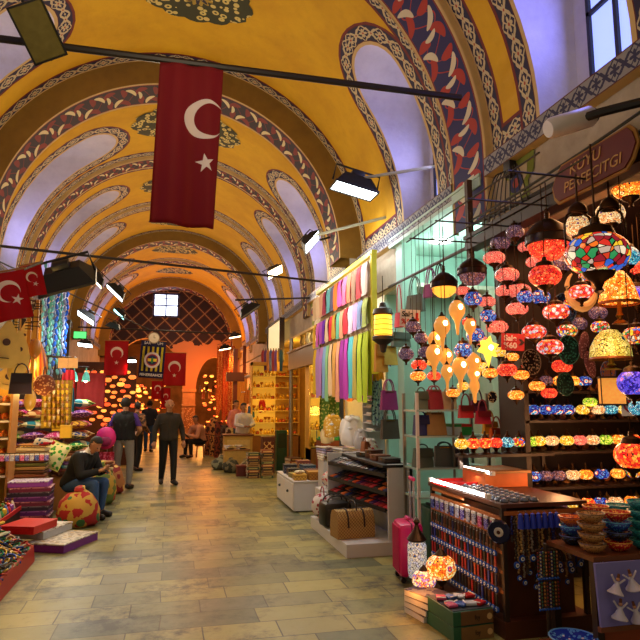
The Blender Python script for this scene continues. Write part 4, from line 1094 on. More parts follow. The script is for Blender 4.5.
# blue and purple painted bowls standing on the floor crates at bottom right
for (px, py, x, lab, c1, c2) in ((573, 634, 3.0, 'bright blue painted dish on a crate at the foot of the stand', '#1c3ac0', '#5aa0f0'), (622, 622, 3.35, 'purple painted dish on a crate beside the bright blue dish', '#3a2a7a', '#c060a0')):
    p = P(px, py, Y=3.55 if x < 3.2 else 3.22); t = T('painted_dish', lab, 'dish', (p.x, p.y, .17))
    MB().lathe([(0, 0), (.07, 0), (.13, .035), (.15, .05), (.14, .05), (.12, .036), (.06, .012), (0, .012)], 28).build('body', fabric(c1, c2, 'dots', 40, '#e0e0f0', .25), t, 2); MB().tube([(.146*cos(i*.3), .146*sin(i*.3), .051) for i in range(21)], .005, 6, True).build('rim', M(c2, .3), t)
    t = T('wooden_crate', 'low brown crate under the %s dish' % lab.split()[0 if 'purple' in lab else 1], 'crate', (p.x, p.y, 0)); b = MB()
    for z in (.045, .115): b.box((0, -.14, z), (.3, .015, .055)).box((0, .14, z), (.3, .015, .055)).box((-.145, 0, z), (.015, .28, .055)).box((.145, 0, z), (.015, .28, .055))
    b.build('slats', m_wood, t, False); MB().box((0, 0, .16), (.3, .3, .015)).build('lid', m_wood, t, False)
# boxed sets on the floor
def boxset(px, py, X, z0, h, lab, c_side, c_front, txt=True):
    t = T('boxed_set', lab, 'box', (2.17, 4.40, z0), R(4)); t.scale = (.72, 1.2, 1)
    MB().box((0, 0, h/2), (.46, .34, h), bev=.004).build('carton', M(c_side, .45, var=.1), t, False)
    MB().box((.04, -.172, h/2), (.37, .004, h*.92)).build('front_label', M(c_front, .45, var=.25, scale=8), t, False)
    if txt:
        text_mesh('foy', h*.5, M('#2a1810', .5), 'lettering', t, (.04, -.176, h*.5), ext=.001)
        MB().lathe([(0, 0), (.022, 0), (.022, .002), (0, .002)], 18, (.18, -.1755, h*.5), (pi/2, 0, 0), 1.4, 1).build('round_badge', M('#c8a878', .4), t)
    MB().box((0, 0, h+.002), (.44, .32, .004)).build('lid', M('#26262a', .4), t, False)
    return t
boxset(486, 640, 2.28, 0, .10, 'lower green and tan boxed set on the floor by the stand', '#1c5a40', '#7a5a34')
boxset(484, 612, 2.49, .105, .10, 'upper green boxed set on the floor stack by the stand', '#1c5a40', '#6a4a2c')
for i in range(8):
    t = T('wrapped_charm', '%s cellophane wrapped charm, %s from left on the green boxed sets' % (('pink', 'blue', 'white', 'red')[i % 4], ORD[i]), 'charm', (2.06+(i % 4)*.075, 4.30+(i//4)*.17, .2095), i*.7, 'wrapped charms')
    MB().box((0, 0, .012), (.075, .09, .02), bev=.006).build('wrapper', M(('#c04a7a', '#4a6ab0', '#c8c8d0', '#c02a2a')[i % 4], .2, var=.3, scale=60), t, False); MB().box((0, .04, .024), (.07, .012, .004)).build('seal', m_wht, t, False)
for i in range(4):
    p = (2.05, 4.75-.01*i, i*.05); t = T('booklet_stack', 'white bound booklet pile on the floor beside mosaic lamps, %s from the floor' % ORD[i], 'booklet', p, R(10+4*i), 'booklets on the floor')
    MB().box((0, 0, .022), (.22, .28, .042)).build('pages', m_wht, t, False); MB().box((0, 0, .0455), (.225, .285, .005)).build('cover', fabric('#8a7a6a', '#4a3a4a', 'blob', 12), t, False)
# tall vase lamp and two globe lamps on the floor
p = P(418, 598, X=2.2); t = T('vase_lamp', 'tall brass lamp with a white floral cylinder shade beside the pink suitcase', 'lamp', (p.x, p.y, 0))
MB().lathe([(0, 0), (.1, 0), (.1, .02), (.05, .05), (.04, .1), (.08, .13), (.085, .15)], 20).build('foot', m_dbrass, t)
MB().lathe([(.075, .15), (.085, .2), (.085, .42), (.07, .46)], 24).build('shade', mosaic(['#d8d4c8', '#c8c8d8', '#e8e0d0', '#b8c0d0'], [(0, '#d8401c'), (.12, '#2a6ab0'), (.2, '#d8a020'), (.25, '#e0dcd0')], .45, 50, 14), t, 2)
MB().lathe([(.075, .46), (.09, .48), (.06, .52), (.03, .56), (.015, .6), (.03, .63), (0, .68)], 20).build('cap', m_dbrass, t)
for (px, py, hw, x, pal, lab) in ((441, 567, 15, 2.24, 'orange', 'large glowing orange mosaic globe lamp on a brass foot by the stand'), (424, 580, 12, 2.10, 'cream', 'smaller cream mosaic globe lamp on a brass foot by the pink suitcase')):
    p = P(px, py, X=x); k = px_m(p)*hw; t = T('globe_lamp', lab, 'lamp', (p.x, p.y, 0)); z = p.z
    MB().ball((0, 0, z), (k, k, k*.85), 24, 14).build('globe', mosaic(['#f08020', '#f8b040', '#e05a18', '#f0d890'] if pal == 'orange' else ['#f0c080', '#f8e0b0', '#d87a50', '#8a6ab0'], [(0, '#f8d020'), (.12, '#d02a3a'), (.22, '#2a4a9a'), (.28, '#f8c890')], 1.1, 60, 11), t, 2)
    MB().lathe([(0, 0), (.065, 0), (.065, .015), (.02, .04), (.028, z*.4), (.015, z*.55), (k*.5, z-k*.8), (k*.55, z-k*.72)], 18).build('foot', m_dbrass, t)
    MB().lathe([(k*.45, z+k*.78), (k*.3, z+k*.95), (k*.1, z+k*1.15), (0, z+k*1.3)], 14).build('cap', m_dbrass, t)
    light('POINT', (p.x-.22, p.y-.22, z), 1.5, '#ff9a40', .05)
# pink suitcase
p = P(401, 583, X=2.12); t = T('suitcase', 'bright pink hard shell suitcase standing beside the white display', 'suitcase', (2.30, 5.72, 0), R(-8))
SH = (.24, .34, .50); b = MB(); b.box((0, 0, .05+SH[2]/2), SH, bev=.05)
b.build('shell', M('#d8146a', .3, var=.05), t)
for i in range(6): MB().box((-.122, -.12+.048*i, .05+SH[2]/2), (.008, .02, .42), bev=.003).build('shell_rib', M('#c0105c', .35), t, False)
MB().box((0, 0, .05+SH[2]/2), (.012, SH[1]+.008, SH[2]+.008), bev=.005).build('zip_band', M('#8a0a44', .5), t)
for sx in (-.08, .08):
    for sy in (-.12, .12): MB().lathe([(0, -.014), (.026, -.014), (.026, .014), (0, .014)], 14, (sx, sy, .026), (pi/2, 0, 0)).build('wheel', m_black, t)
b = MB(); b.box((.05, -.07, .72), (.018, .018, .45)).box((.05, .07, .72), (.018, .018, .45)); b.build('pull_bars', M('#c8c8cc', .3, .7), t, False)
MB().box((.05, 0, .95), (.03, .18, .035), bev=.01).build('grip', M('#e02a80', .4), t)
MB().box((0, 0, .575), (.03, .12, .03), bev=.01).build('top_handle', M('#e02a80', .4), t)

# -- steel shelving with bags facing the camera behind the suitcase
t = T('bag_shelving', 'white and steel shelving holding folded bags behind the souvenir stand', 'shelving', (3.02, 6.32, 0))
bz = [1.62, 1.34, 1.0, .70]
for sx in (-.42, .0, .42): MB().box((sx, -.19, .9), (.03 if sx else .015, .03, 1.8)).build('upright', m_wht if sx < 0 else m_steel, t, False)
for sx in (-.42, .42): MB().box((sx, .19, .9), (.03, .03, 1.8)).build('upright', m_steel, t, False)
for z in bz: MB().box((0, 0, z-.012), (.86, .42, .02)).build('glass_shelf', M('#a8c0b8', .2, var=.05), t, False)
def bag(c, w, h, d, kind='tote', strap=.22, c2=None):
    def f():
        t = T('handbag', 'x', 'handbag'); b = MB()
        b.grid(lambda u, v: Vector(((u-.5)*w*(1-.12*v), -d/2*(1-.55*v)*(1-.25*(2*u-1)**2), v*h)), 8, 6)
        b.grid(lambda u, v: Vector(((u-.5)*w*(1-.12*v), d/2*(1-.55*v)*(1-.25*(2*u-1)**2), v*h)), 8, 6)
        for sg in (0, 1): b.grid(lambda u, v: Vector(((sg-.5)*w*(1-.12*v), (u-.5)*d*(1-.55*v)*.75, v*h)), 2, 6)
        b.grid(lambda u, v: Vector(((u-.5)*w, (v-.5)*d*(1-.25*(2*u-1)**2), 0)), 8, 2)
        b.build('body', M(c, .5, var=.2, scale=12), t)
        if kind == 'flap': MB().grid(lambda u, v: Vector(((u-.5)*w*.92, -d*.28-.012-v*d*.24, h-v*h*.45)), 6, 4, .006).build('flap', M(c2 or c, .45, var=.1), t)
        MB().box((0, -d*.3, h*.93), (w*.5, .012, .012), bev=.003).build('clasp', m_brass, t, False)
        for sg in ((-1, 1) if kind == 'tote' else (0,)):
            MB().tube([(w*.3*cos(pi-pi*i/10), sg*d*.2, h*.96+strap*sin(pi*i/10)) for i in range(11)], .008, 6).build('strap', M(c2 or c, .5), t)
        return t
    return f
def put(make, loc, rz, label, name='handbag', cat='handbag', group=None, rot=None, sc=1):
    t = make(); t.name = name; t.location = loc; t.rotation_euler = rot if rot else (0, 0, rz); t.scale = (sc,)*3 if not hasattr(sc, '__len__') else sc
    t['label'] = label; t['category'] = cat
    if group: t['group'] = group
    return t
BX = lambda px, z: P(px, 440, Y=6.2).x
for (px, z, c, w, h, d, kd, lab) in ((424, 1.62, '#6a7a68', .15, .2, .1, 'flap', 'grey green small bag at left of the top bag shelf'), (437, 1.62, '#a02a38', .19, .22, .14, 'tote', 'rounded crimson bag on the top bag shelf'), (452, 1.62, '#c8a880', .17, .2, .1, 'flap', 'pale tan round bag right of the crimson bag'),
    (423, 1.34, '#1c2a6a', .17, .22, .12, 'flap', 'navy blue bag at left of the second bag shelf'), (437, 1.34, '#9a7a48', .24, .25, .16, 'tote', 'gathered tan pouch bag on the second bag shelf'),
    (424, 1.0, '#4a5a52', .22, .2, .14, 'flap', 'dark grey green bag on the third bag shelf'), (446, 1.0, '#2a3a3a', .24, .22, .14, 'tote', 'black green bag right of the grey green bag'), (462, 1.0, '#3a3a4a', .16, .2, .14, 'flap', 'slate bag at right of the third bag shelf')):
    put(bag(c, w, h, d, kd, .05), (BX(px, z), 6.25, z), random.uniform(-.2, .2), lab)
for (px, c, c2, lab) in ((455, '#a8c0c8', '#2a8a4a', 'white and green shoe box on the second bag shelf'), (465, '#2a9a4a', '#b02020', 'green and red shoe box beside the white and green box')):
    t = T('shoe_box', lab, 'box', (BX(px, 0), 6.25, 1.34)); MB().box((0, 0, .05), (.12, .2, .1), bev=.003).build('carton', M(c, .5), t, False); MB().box((0, 0, .105), (.125, .205, .03)).build('lid', M(c2, .5), t, False)
for (px, c, c2, lab) in ((478, '#6a1c4a', '#4a1434', 'plum bag hanging beside the steel shelving'), (483, '#c02040', '#902030', 'crimson bag hanging under the plum bag'), (490, '#e0a020', '#b07010', 'yellow bag hanging under the crimson bag'), (466, '#b81c28', '#701018', 'small red pouch hanging at the shelving upright'), (497, '#d8601c', '#8a3010', 'orange bag hanging right of the yellow bag')):
    i = ('plum', 'crimson', 'yellow', 'small', 'orange').index(lab.split()[0]); p = P(px, (413, 424, 434, 418, 441)[i], Y=(5.75, 5.62, 5.78, 5.7, 5.6)[i])
    put(bag(c, .16, .13, .08, 'flap', .12, c2), p, 0, lab)
for (px, c, lab) in ((431, '#2a5a4a', 'dark green hard suitcase behind the pink one under the bag shelves'), (446, '#c09a20', 'yellow hard suitcase under the bag shelves'), (462, '#c8b060', 'straw coloured suitcase at right under the bag shelves')):
    p = P(px, 500, Y=6.2); t = T('suitcase', lab, 'suitcase', (p.x, 6.25, 0)); MB().box((0, 0, .31), (.15, .34, .56), bev=.03).build('shell', M(c, .4), t); MB().box((0, 0, .60), (.03, .14, .03), bev=.008).build('handle', m_black, t)
    for sy in (-.12, .12): MB().lathe([(0, -.02), (.025, -.02), (.025, .02), (0, .02)], 12, (0, sy, .025), (0, pi/2, 0)).build('wheel', m_black, t)
# rod with hanging handbags at the mint shop front
t = T('hanging_rod', 'dark horizontal rod carrying handbags in the mint green shop front', 'rod', (3.0, 7.0, 3.34))
MB().tube([(0, -1.35, -.02), (0, 1.0, 0)], .02, 8).build('bar', M('#3a3430', .5), t); MB().tube([(0, .98, 0), (.2, .98, .1)], .015, 6).build('bracket', m_black, t)
for i, (px, py, c, w, h, kd, st, lab) in enumerate(((399, 297, '#b8223c', .14, .2, 'flap', .4, 'crimson bag on a long strap hanging from the rod'), (415, 291, '#55605a', .28, .22, 'tote', .25, 'slouchy grey green handbag hanging from the rod'), (431, 292, '#a02a8a', .2, .16, 'tote', .2, 'magenta handbag hanging from the rod'), (440, 283, '#2a2420', .18, .2, 'tote', .2, 'black brown handbag hanging at the right end of the rod'))):
    x = P(px, py, X=3.0); put(bag(c, w, h, .09, kd, st), (3.0, x.y, 3.31-h-st), pi/2+.5, lab)
# bags down the left face of the mint pilaster
for (px, py, c, w, h, kd, lab) in ((381, 372, '#c88a28', .2, .38, 'flap', 'long mustard shoulder bag hanging in the scarf shop doorway'), (390, 365, '#c8a040', .22, .26, 'tote', 'yellow ochre handbag hanging above the purple tote'), (389, 410, '#8a1c6a', .26, .26, 'tote', 'purple leather tote hanging on the mint pilaster'), (390, 439, '#4a3c34', .28, .26, 'tote', 'dark grey brown tote hanging under the purple tote'), (401, 347, '#5a6058', .3, .2, 'flap', 'grey green satchel hanging behind the Sale card')):
    p = P(px, py, Y=7.7); put(bag(c, w, h, .09, kd, .16), (p.x, p.y, p.z), .25, lab)
# ================================================================ white wallet display
t = T('display_stand', 'white wallet display stand with black sloping trays over a low plinth', 'display stand', (2.3, 7.4, 0))
def wbox(name, c, d, mat, rot=None, bev=0): return MB().box((c[0]-2.3, c[1]-7.4, c[2]), d, rot, bev).build(name, mat, t, False)
m_dwht = M('#c9c6c4', .35, var=.04)
wbox('plinth', (2.28, 7.5, .07), (.68, 1.76, .14), m_dwht)
wbox('end_panel', (2.60, 6.67, .50), (.30, .04, .98), m_dwht); wbox('far_panel', (2.46, 8.36, .50), (.56, .04, .98), m_dwht)
wbox('back_panel', (2.73, 7.5, .5), (.03, 1.7, .98), m_dwht); wbox('top_panel', (2.56, 7.5, .97), (.36, 1.72, .03), m_black)
TRZ = [.845, .645, .455]; TA = atan2(.26, 1.6)
def tray_pt(s, z, d=0):
    """s along the tray front from the near end, d back from its lip"""
    return Vector((2.44-.26*s+d*.98, 6.72+1.6*s, z))
for z in TRZ:
    b = MB(); a0, a1 = tray_pt(0, z), tray_pt(1, z); q0, q1 = tray_pt(0, z+.10, .30), tray_pt(1, z+.10, .50)
    o = Vector((2.3, 7.4, 0)); vs = [b.b.verts.new(p-o) for p in (a0, a1, q1, q0)]; f = b.b.faces.new(vs); bmesh.ops.solidify(b.b, geom=[f], thickness=.018)
    d = a1-a0; b.box((a0+a1)/2-o+Vector((0, 0, .012)), (.012, d.length, .045), (0, 0, TA)); b.build('tray', m_black, t, False)
WC = ['#b81c24', '#17161a', '#e0501c', '#26346a', '#8a1c3a', '#5a2c18', '#c8303a', '#3a3a44', '#e0702c', '#4a1c5a', '#1c1c1c', '#a02020']
def wallet(c):
    def f():
        t = T('wallet', 'x', 'wallet'); MB().box((0, 0, .012), (.115, .095, .022), bev=.005).build('body', M(c, .4, var=.1), t); MB().box((.03, 0, .025), (.02, .097, .004)).build('strap', m_black, t, False); return t
    return f
WP = {c: Proto(wallet(c)) for c in WC}
WN = {'#b81c24': 'red', '#17161a': 'black', '#e0501c': 'orange', '#26346a': 'navy', '#8a1c3a': 'burgundy', '#5a2c18': 'brown', '#c8303a': 'scarlet', '#3a3a44': 'charcoal', '#e0702c': 'tangerine', '#4a1c5a': 'plum', '#1c1c1c': 'jet black', '#a02020': 'dark red'}
for r_, z in enumerate(TRZ):
    for j in range(2):
        for i in range(14):
            c = WC[(i*5+r_*3+j*7) % 12] if r_ else ['#17161a', '#3a3a44', '#1c1c1c', '#26346a', '#17161a', '#5a2c18'][(i+j) % 6]
            p = tray_pt((i+.5)/14, z+.038+.040*j, .075+.115*j)
            WP[c](p, TA, '%s leather wallet, %s from near end, %s row of the %s tray' % (WN[c], ORD[i], ('front', 'rear')[j], ('top', 'middle', 'bottom')[r_]), 'wallets on the %s tray' % ('top', 'middle', 'bottom')[r_], 1, (0, R(-16), TA))
# goods standing on the display top
for i, (x, y, c, w, h, d, lab) in enumerate(((2.56, 6.9, '#2a1a14', .2, .06, .24, 'dark brown leather box at near end of the display top'), (2.55, 7.2, '#6a3418', .2, .07, .2, 'chestnut leather box second on the display top'), (2.56, 7.46, '#4a2412', .18, .11, .16, 'taller brown leather box third on the display top'), (2.55, 7.72, '#1c1614', .2, .06, .22, 'black leather box fourth on the display top'))):
    t = T('leather_box', lab, 'box', (x, y, .986), .1*i); MB().box((0, 0, h*.4), (w, d, h*.78), bev=.008).build('body', M(c, .45), t); MB().box((0, 0, h*.9), (w*1.02, d*1.02, h*.22), bev=.006).build('lid', M(c, .35), t); MB().box((-w*.51, 0, h*.75), (.01, .03, .03)).build('clasp', m_brass, t, False)
put(bag('#8a4a20', .18, .18, .1, 'flap', .06), (2.6, 7.98, .986), pi/2, 'small caramel leather bag standing at the far end of the display top')
# duffel and black travel bag on the plinth
t = T('duffel_bag', 'tan checked duffel bag with brown straps on the white plinth', 'bag', (2.13, 7.02, .142), R(95))
b = MB(); pr = [(-.21, .0), (.21, .0), (.22, .12), (.19, .24), (.12, .30), (0, .315), (-.12, .30), (-.19, .24), (-.22, .12)]
b.prism([(x*.62, z) for x, z in pr], .46, Matrix.Translation((0, -.23, 0))); bmesh.ops.bevel(b.b, geom=[e for e in b.b.edges if len(e.link_faces) == 2 and abs(e.calc_face_angle(0)) > 1.2], offset=.03, segments=3, affect='EDGES'); b.build('body', fabric('#b08a4a', '#7a5428', 'diamond', 85), t)
for y in (-.1, .1): MB().tube([(x*.635, y, z+.004) for x, z in pr[:1:-1]] , .011, 6).build('strap', M('#2c1810', .5), t)
MB().tube([(.13*cos(pi*i/10), 0, .31+.1*sin(pi*i/10)) for i in range(11)][::1], .009, 6).build('handle', M('#2c1810', .5), t)
MB().box((0, 0, .316), (.012, .4, .008)).build('zip', m_black, t, False)
t = T('travel_bag', 'black travel bag with green trim behind the tan checked duffel', 'bag', (2.08, 7.62, .142), R(97))
b = MB(); b.box((0, 0, .16), (.26, .38, .30), bev=.05); b.build('body', M('#16140f', .4), t)
MB().box((0, -.192, .16), (.16, .014, .2), bev=.006).build('end_pocket', M('#24301c', .5), t); MB().box((-.132, 0, .14), (.012, .3, .18), bev=.006).build('side_pocket', M('#2a2018', .4), t)
for sg in (-.08, .08): MB().tube([(sg, .13*cos(pi*i/10), .31+.08*sin(pi*i/10)) for i in range(11)], .01, 6).build('handle', M('#2c1810', .5), t)
t = T('floral_bag', 'round white bag with red floral print at the far end of the plinth', 'bag', (2.05, 8.15, .142))
MB().ball((0, 0, .17), (.15, .16, .17), 18, 12).build('body', fabric('#d8d0c8', '#a02c3a', 'dots', 16, '#2a6a4a'), t, 2); MB().tube([(0, .09*cos(pi*i/8), .32+.1*sin(pi*i/8)) for i in range(9)], .008, 6).build('handle', M('#a02c3a', .6), t)
t = T('floral_bag', 'second floral bag lying atop white boxes behind the display', 'bag', (2.35, 8.75, .45)); MB().ball((0, 0, .13), (.16, .14, .13), 18, 12).build('body', fabric('#c8b8a8', '#b83040', 'dots', 18, '#3a5aa0'), t, 2); MB().tube([(0, .09*cos(pi*i/8), .24+.08*sin(pi*i/8)) for i in range(9)], .008, 6).build('handle', M('#b83040', .6), t)
# white box behind the display carrying stacked folded shawls
def folded(c, c2=None):
    def f():
        t = T('folded_shawl', 'x', 'shawl')
        b = MB(); b.grid(lambda u, v: Vector(((.5-v)*.02+.13*cos(u*pi-pi/2)*0+(v-.5)*.24, (u-.5)*.34, .016+.010*sin(u*9+v*4)*.3)), 8, 6, .03); b.build('fold', fabric(c, c2 or c, 'stripe', 60) if c2 else M(c, .85, var=.12), t)
        MB().tube([(-.12, -.16, .012), (-.12, .16, .012)], .015, 8).build('fold_edge', M(c, .85, var=.15), t); return t
    return f
for (x, y, w, d, h, lab) in ((2.35, 8.75, .42, .42, .45, 'white low block behind the display under the floral bag'), (2.55, 9.25, .5, .34, .80, 'white pedestal behind the display stacked with pale shawls')):
    t = T('pedestal', lab, 'pedestal', (x, y, 0)); MB().box((0, 0, h/2), (w, d, h), bev=.005).build('block', m_dwht, t, False); MB().box((0, 0, .02), (w*1.01, d*1.01, .04)).build('kick_strip', m_dgrey, t, False)
shc = ['#e8dcc0', '#d8c8b0', '#f0e8d8', '#c8a890', '#e0d8d0', '#b84a7a', '#d0c0d8', '#a83a5a', '#8a8ab8']
FS = {c: Proto(folded(c)) for c in shc}
sn = dict(zip(shc, ['ivory', 'beige', 'cream', 'blush', 'pearl', 'magenta', 'lilac', 'raspberry', 'periwinkle']))
for s_, (x, y, z, n) in enumerate(((2.42, 9.25, .811, 6), (2.69, 9.25, .811, 5))):
    for i in range(n):
        c = shc[(i*2+s_*5) % 9]; FS[c]((x, y, z+i*.037), .05*i, '%s folded shawl, %s from the bottom of the %s pedestal pile' % (sn[c], ORD[i], ('aisle side', 'wall side')[s_]), 'shawls on the pedestal')
# long shawl table inside the scarf shop
t = T('shawl_table', 'long table piled with folded shawls at the scarf shop front', 'table', (3.15, 10.4, 0))
MB().box((0, 0, .72), (.62, 1.5, .04)).build('table_top', m_dwht, t, False); MB().box((0, 0, .36), (.54, 1.4, .68)).build('skirt_panel', M('#8a8078', .7), t, False)
for i in range(10):
    for j in range(4):
        c = shc[(i*3+j*2) % 9]; FS[c]((3.0+(i % 2)*.3, 9.85+(i//2)*.29, .750+j*.037), .1*j+pi/2, '%s folded shawl, %s from the table in the %s pile from the display' % (sn[c], ORD[j], ORD[i]), 'shawls on the long table', (.8, .8, 1))
# ---------------------------------------------------------------- scarf rack on the upper wall
A = P(316, 293, X=2.78); A2 = P(370, 252, X=2.78); zb = 2.1
t = T('scarf_rack', 'yellow framed wall rack of hanging silk scarves above the scarf shop', 'rack', (2.86, (A.y+A2.y)/2, zb))
ly = A.y-A2.y; lz = A.z-zb
MB().box((.0, 0, lz/2), (.02, ly, lz)).build('back_board', M('#d8c8a0', .6, var=.06), t, False)
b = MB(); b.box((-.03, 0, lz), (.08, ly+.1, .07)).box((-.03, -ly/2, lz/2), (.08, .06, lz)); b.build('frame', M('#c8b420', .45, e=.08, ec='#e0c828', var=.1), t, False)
RZ = [lz-.13, lz-.66, lz-1.16]
for z in RZ: MB().tube([(-.10, -ly/2+.05, z), (-.10, ly/2-.05, z)], .012, 8).build('rail', m_steel, t)
SCC = [['#e8d8d0', '#c0303a', '#8a6a50', '#e07050', '#d05a80', '#b84a9a', '#d86a1c', '#4a4a6a', '#58a0a8', '#9a2a4a', '#d8a080', '#e8c8a0', '#d8b890'],
       ['#b8c870', '#8aa0d0', '#c8a0d8', '#f0c0d0', '#c01c2c', '#d88a6a', '#58a088', '#b0902c', '#c81c30', '#d8c0a0', '#6a1cb0', '#b04ac0', '#d86ac8', '#e0b020'],
       ['#b8d020', '#c8e040', '#c0b050', '#58c0d0', '#b83ab0', '#9a2a9a', '#e8a080', '#d8a050', '#e8c8a0', '#90c890', '#8ab0e0', '#c08ad0', '#b88ac8', '#e0b81c']]
CN = {'#e8d8d0': 'off white', '#c0303a': 'red', '#8a6a50': 'brown', '#e07050': 'coral', '#d05a80': 'rose', '#b84a9a': 'orchid', '#d86a1c': 'orange', '#4a4a6a': 'slate', '#58a0a8': 'teal', '#9a2a4a': 'wine', '#d8a080': 'peach', '#e8c8a0': 'sand', '#d8b890': 'tan', '#b8c870': 'sage', '#8aa0d0': 'sky blue', '#c8a0d8': 'lilac', '#f0c0d0': 'pale pink', '#c01c2c': 'crimson', '#d88a6a': 'salmon', '#58a088': 'sea green', '#b0902c': 'olive', '#c81c30': 'scarlet', '#d8c0a0': 'beige', '#6a1cb0': 'violet', '#b04ac0': 'purple', '#d86ac8': 'pink', '#e0b020': 'yellow', '#b8d020': 'lime', '#c8e040': 'yellow green', '#c0b050': 'khaki', '#58c0d0': 'turquoise', '#b83ab0': 'magenta', '#9a2a9a': 'plum', '#e8a080': 'apricot', '#d8a050': 'ochre', '#90c890': 'mint', '#8ab0e0': 'powder blue', '#c08ad0': 'mauve', '#b88ac8': 'lavender', '#e0b81c': 'golden'}
def scarf(c, w, L, seed=0, d=.05):
    rnd = random.Random(seed); ph = rnd.uniform(0, 6)
    def f():
        t = T('scarf', 'x', 'scarf'); b = MB()
        for sg in (-1, 1):
            l2 = L*(1 if sg < 0 else .93)
            b.grid(lambda u, v: Vector(((u-.5)*w*(1+.1*sin(v*5+ph)), sg*(.012+d*.5*min(1, v*4))+.012*sin(u*14+ph+v*2), -v*l2)), 10, 8)
        b.grid(lambda u, v: Vector(((u-.5)*w, (v-.5)*.03, .012*sin(v*pi))), 10, 3)
        b.build('drape', M(c, .75, var=.12, scale=9), t, 2)
        MB().box((0, -.012-d*.5, -L-.015), (w*.96, .006, .03)).build('hem', M(c, .8, var=.4, scale=90), t, False); return t
    return f
for r_, row in enumerate(SCC):
    n = len(row); L = (.44, .42, 1.0)[r_]
    for i, c in enumerate(row):
        yy = -ly/2+.14+(ly-.24)*i/(n-1); o = scarf(c, (ly-.2)/n*.93, L*random.uniform(.94, 1.06)*(1-.12*i/n if r_ == 2 else 1), i*7+r_, .05)()
        o.location = (2.86-.10, (A.y+A2.y)/2+yy, zb+RZ[r_]); o.rotation_euler = (0, 0, -pi/2); o['label'] = '%s scarf on the %s rail of the yellow framed rack, %s from near end' % (CN[c], ('top', 'middle', 'bottom')[r_], ORD[i]); o['group'] = 'scarves on the wall rack'
light('AREA', (1.6, 9.4, 3.6), 30, '#fff0d8', .6, (0, R(-75), 0))
light('POINT', (3.7, 10.2, 3.0), 30, '#ffeed0', .15); light('POINT', (3.9, 12.2, 3.0), 22, '#ffeed0', .15)
# scarf mannequins, dresses, hanging cloths in the scarf shop
def bust(px, py, y, hw, c, lab, c2=None, pat='blob'):
    p = P(px, py, Y=y); k = px_m(p)*hw; t = T('shawl_bust', lab, 'mannequin', (p.x, p.y, p.z-1.3*k))
    MB().lathe([(0, 0), (.5*k, 0), (.55*k, .1*k), (.62*k, .8*k), (.8*k, 1.3*k), (.5*k, 1.8*k), (.2*k, 1.95*k), (.18*k, 2.3*k), (0, 2.32*k)], 16).build('torso', m_dwht, t)
    b = MB(); b.grid(lambda u, v: Vector(((.62+.45*sin(v*1.9)+.12*sin(u*31+v*3))*k*cos(2*pi*u)*(1.05-.2*v), (.55+.4*sin(v*1.9)+.11*sin(u*25+2-v*4))*k*sin(2*pi*u), (2.0-v*(1.85+.15*sin(u*12)))*k)), 36, 12); b.build('draped_shawl', fabric(c, c2, pat, 20) if c2 else M(c, .85, var=.15, scale=8), t, 2)
    b = MB(); b.tube([(.42*k*cos(2*pi*i/14), .42*k*sin(2*pi*i/14)-.1*k, (1.95+.12*sin(i*2))*k) for i in range(14)], .2*k, 8, True); b.build('neck_wrap', M(c, .85, var=.15, scale=9), t, 2)
    return t
bust(352, 428, 9.3, 13, '#d8d0c4', 'cream shawl wrapped mannequin bust among the shawl piles')
bust(362, 437, 9.0, 9, '#b8b4b4', 'grey white shawl bust in front of the cream one')
bust(333, 424, 10.4, 10, '#d8a030', 'golden yellow patterned shawl bust left of the cream one', '#f0d8a0', 'dots')
bust(346, 428, 10.0, 6, '#2a7ac0', 'bright blue shawl bust between yellow and cream busts')
bust(370, 446, 8.5, 8, '#c8c0b8', 'white bust with red green print shawl behind the display', '#b02a3a', 'dots')
bust(327, 434, 10.9, 7, '#e0c890', 'straw coloured shawl bust left of the golden bust')
def drape(px, py, y, w, h, c, lab, kind='hanging_shawl', c2=None, pat='blob', gather=.35, name='hanging_shawl', cat='shawl'):
    """cloth gathered at the top, opening downwards, hung from a hook"""
    p = P(px, py, Y=y); k = px_m(p); W, H = w*k, h*k; t = T(name, lab, cat, (p.x, p.y, p.z)); b = MB()
    for sg in (-1, 1): b.grid(lambda u, v: Vector(((u-.5)*W*(gather+(1-gather)*min(1, v*2.2)), sg*(.03+.05*v)+.02*sin(u*16), -v*H*(1+.05*sin(u*7)))), 14, 10)
    b.build('cloth', fabric(c, c2, pat, 22) if c2 else M(c, .8, var=.2, scale=9), t, 2)
    MB().tube([(0, 0, -.02), (0, 0, .06), (.03, 0, .09)], .008, 6).build('hook', m_steel, t); return t
drape(330, 378, 11.4, 20, 52, '#5a7a20', 'green shimmering sequin dress hanging in the shop window', c2='#c8c060', pat='dots', gather=.6, name='hanging_dress', cat='dress')
drape(322, 345, 11.9, 17, 30, '#8ab0b8', 'pale silver blue beaded tunic hanging under the rack end', c2='#c8dce0', pat='dots', gather=.7, name='hanging_dress', cat='dress')
drape(332, 345, 12.1, 7, 32, '#1c9ac0', 'turquoise scarf hanging beside the silver blue tunic')
for px, c, lab in ((353, '#c86a1c', 'orange tied shawl on a stand at the back of scarf shop'), (366, '#8a1c7a', 'purple tied shawl on a stand right of the orange one')):
    drape(px, 374, 12.4, 12, 26, c, lab, gather=1.3)
drape(383, 340, 8.6, 12, 26, '#4a2aa0', 'violet shawl hanging below the amber cylinder lantern', c2='#7a5ad0'); drape(372, 332, 8.9, 8, 32, '#6a8ac8', 'blue patterned shawl hanging left of the violet one', c2='#c8d4e8')
drape(377, 372, 8.5, 9, 50, '#9ac0c0', 'pale aqua print cloth hanging behind the handbags', c2='#2a4a6a', pat='dots', gather=.8); drape(378, 360, 8.4, 8, 20, '#e0a820', 'bright yellow cloth hanging over the aqua print')
for i in range(5):
    o = FS[shc[i]]((0, 0, 0)); p = P(378, 398+i*8, Y=8.75); o.location = (p.x, p.y, p.z); o['label'] = '%s shawl folded on the narrow wall shelf by the pilaster, %s from top' % (sn[shc[i]], ORD[i]); o['group'] = 'shawls on the narrow shelf'
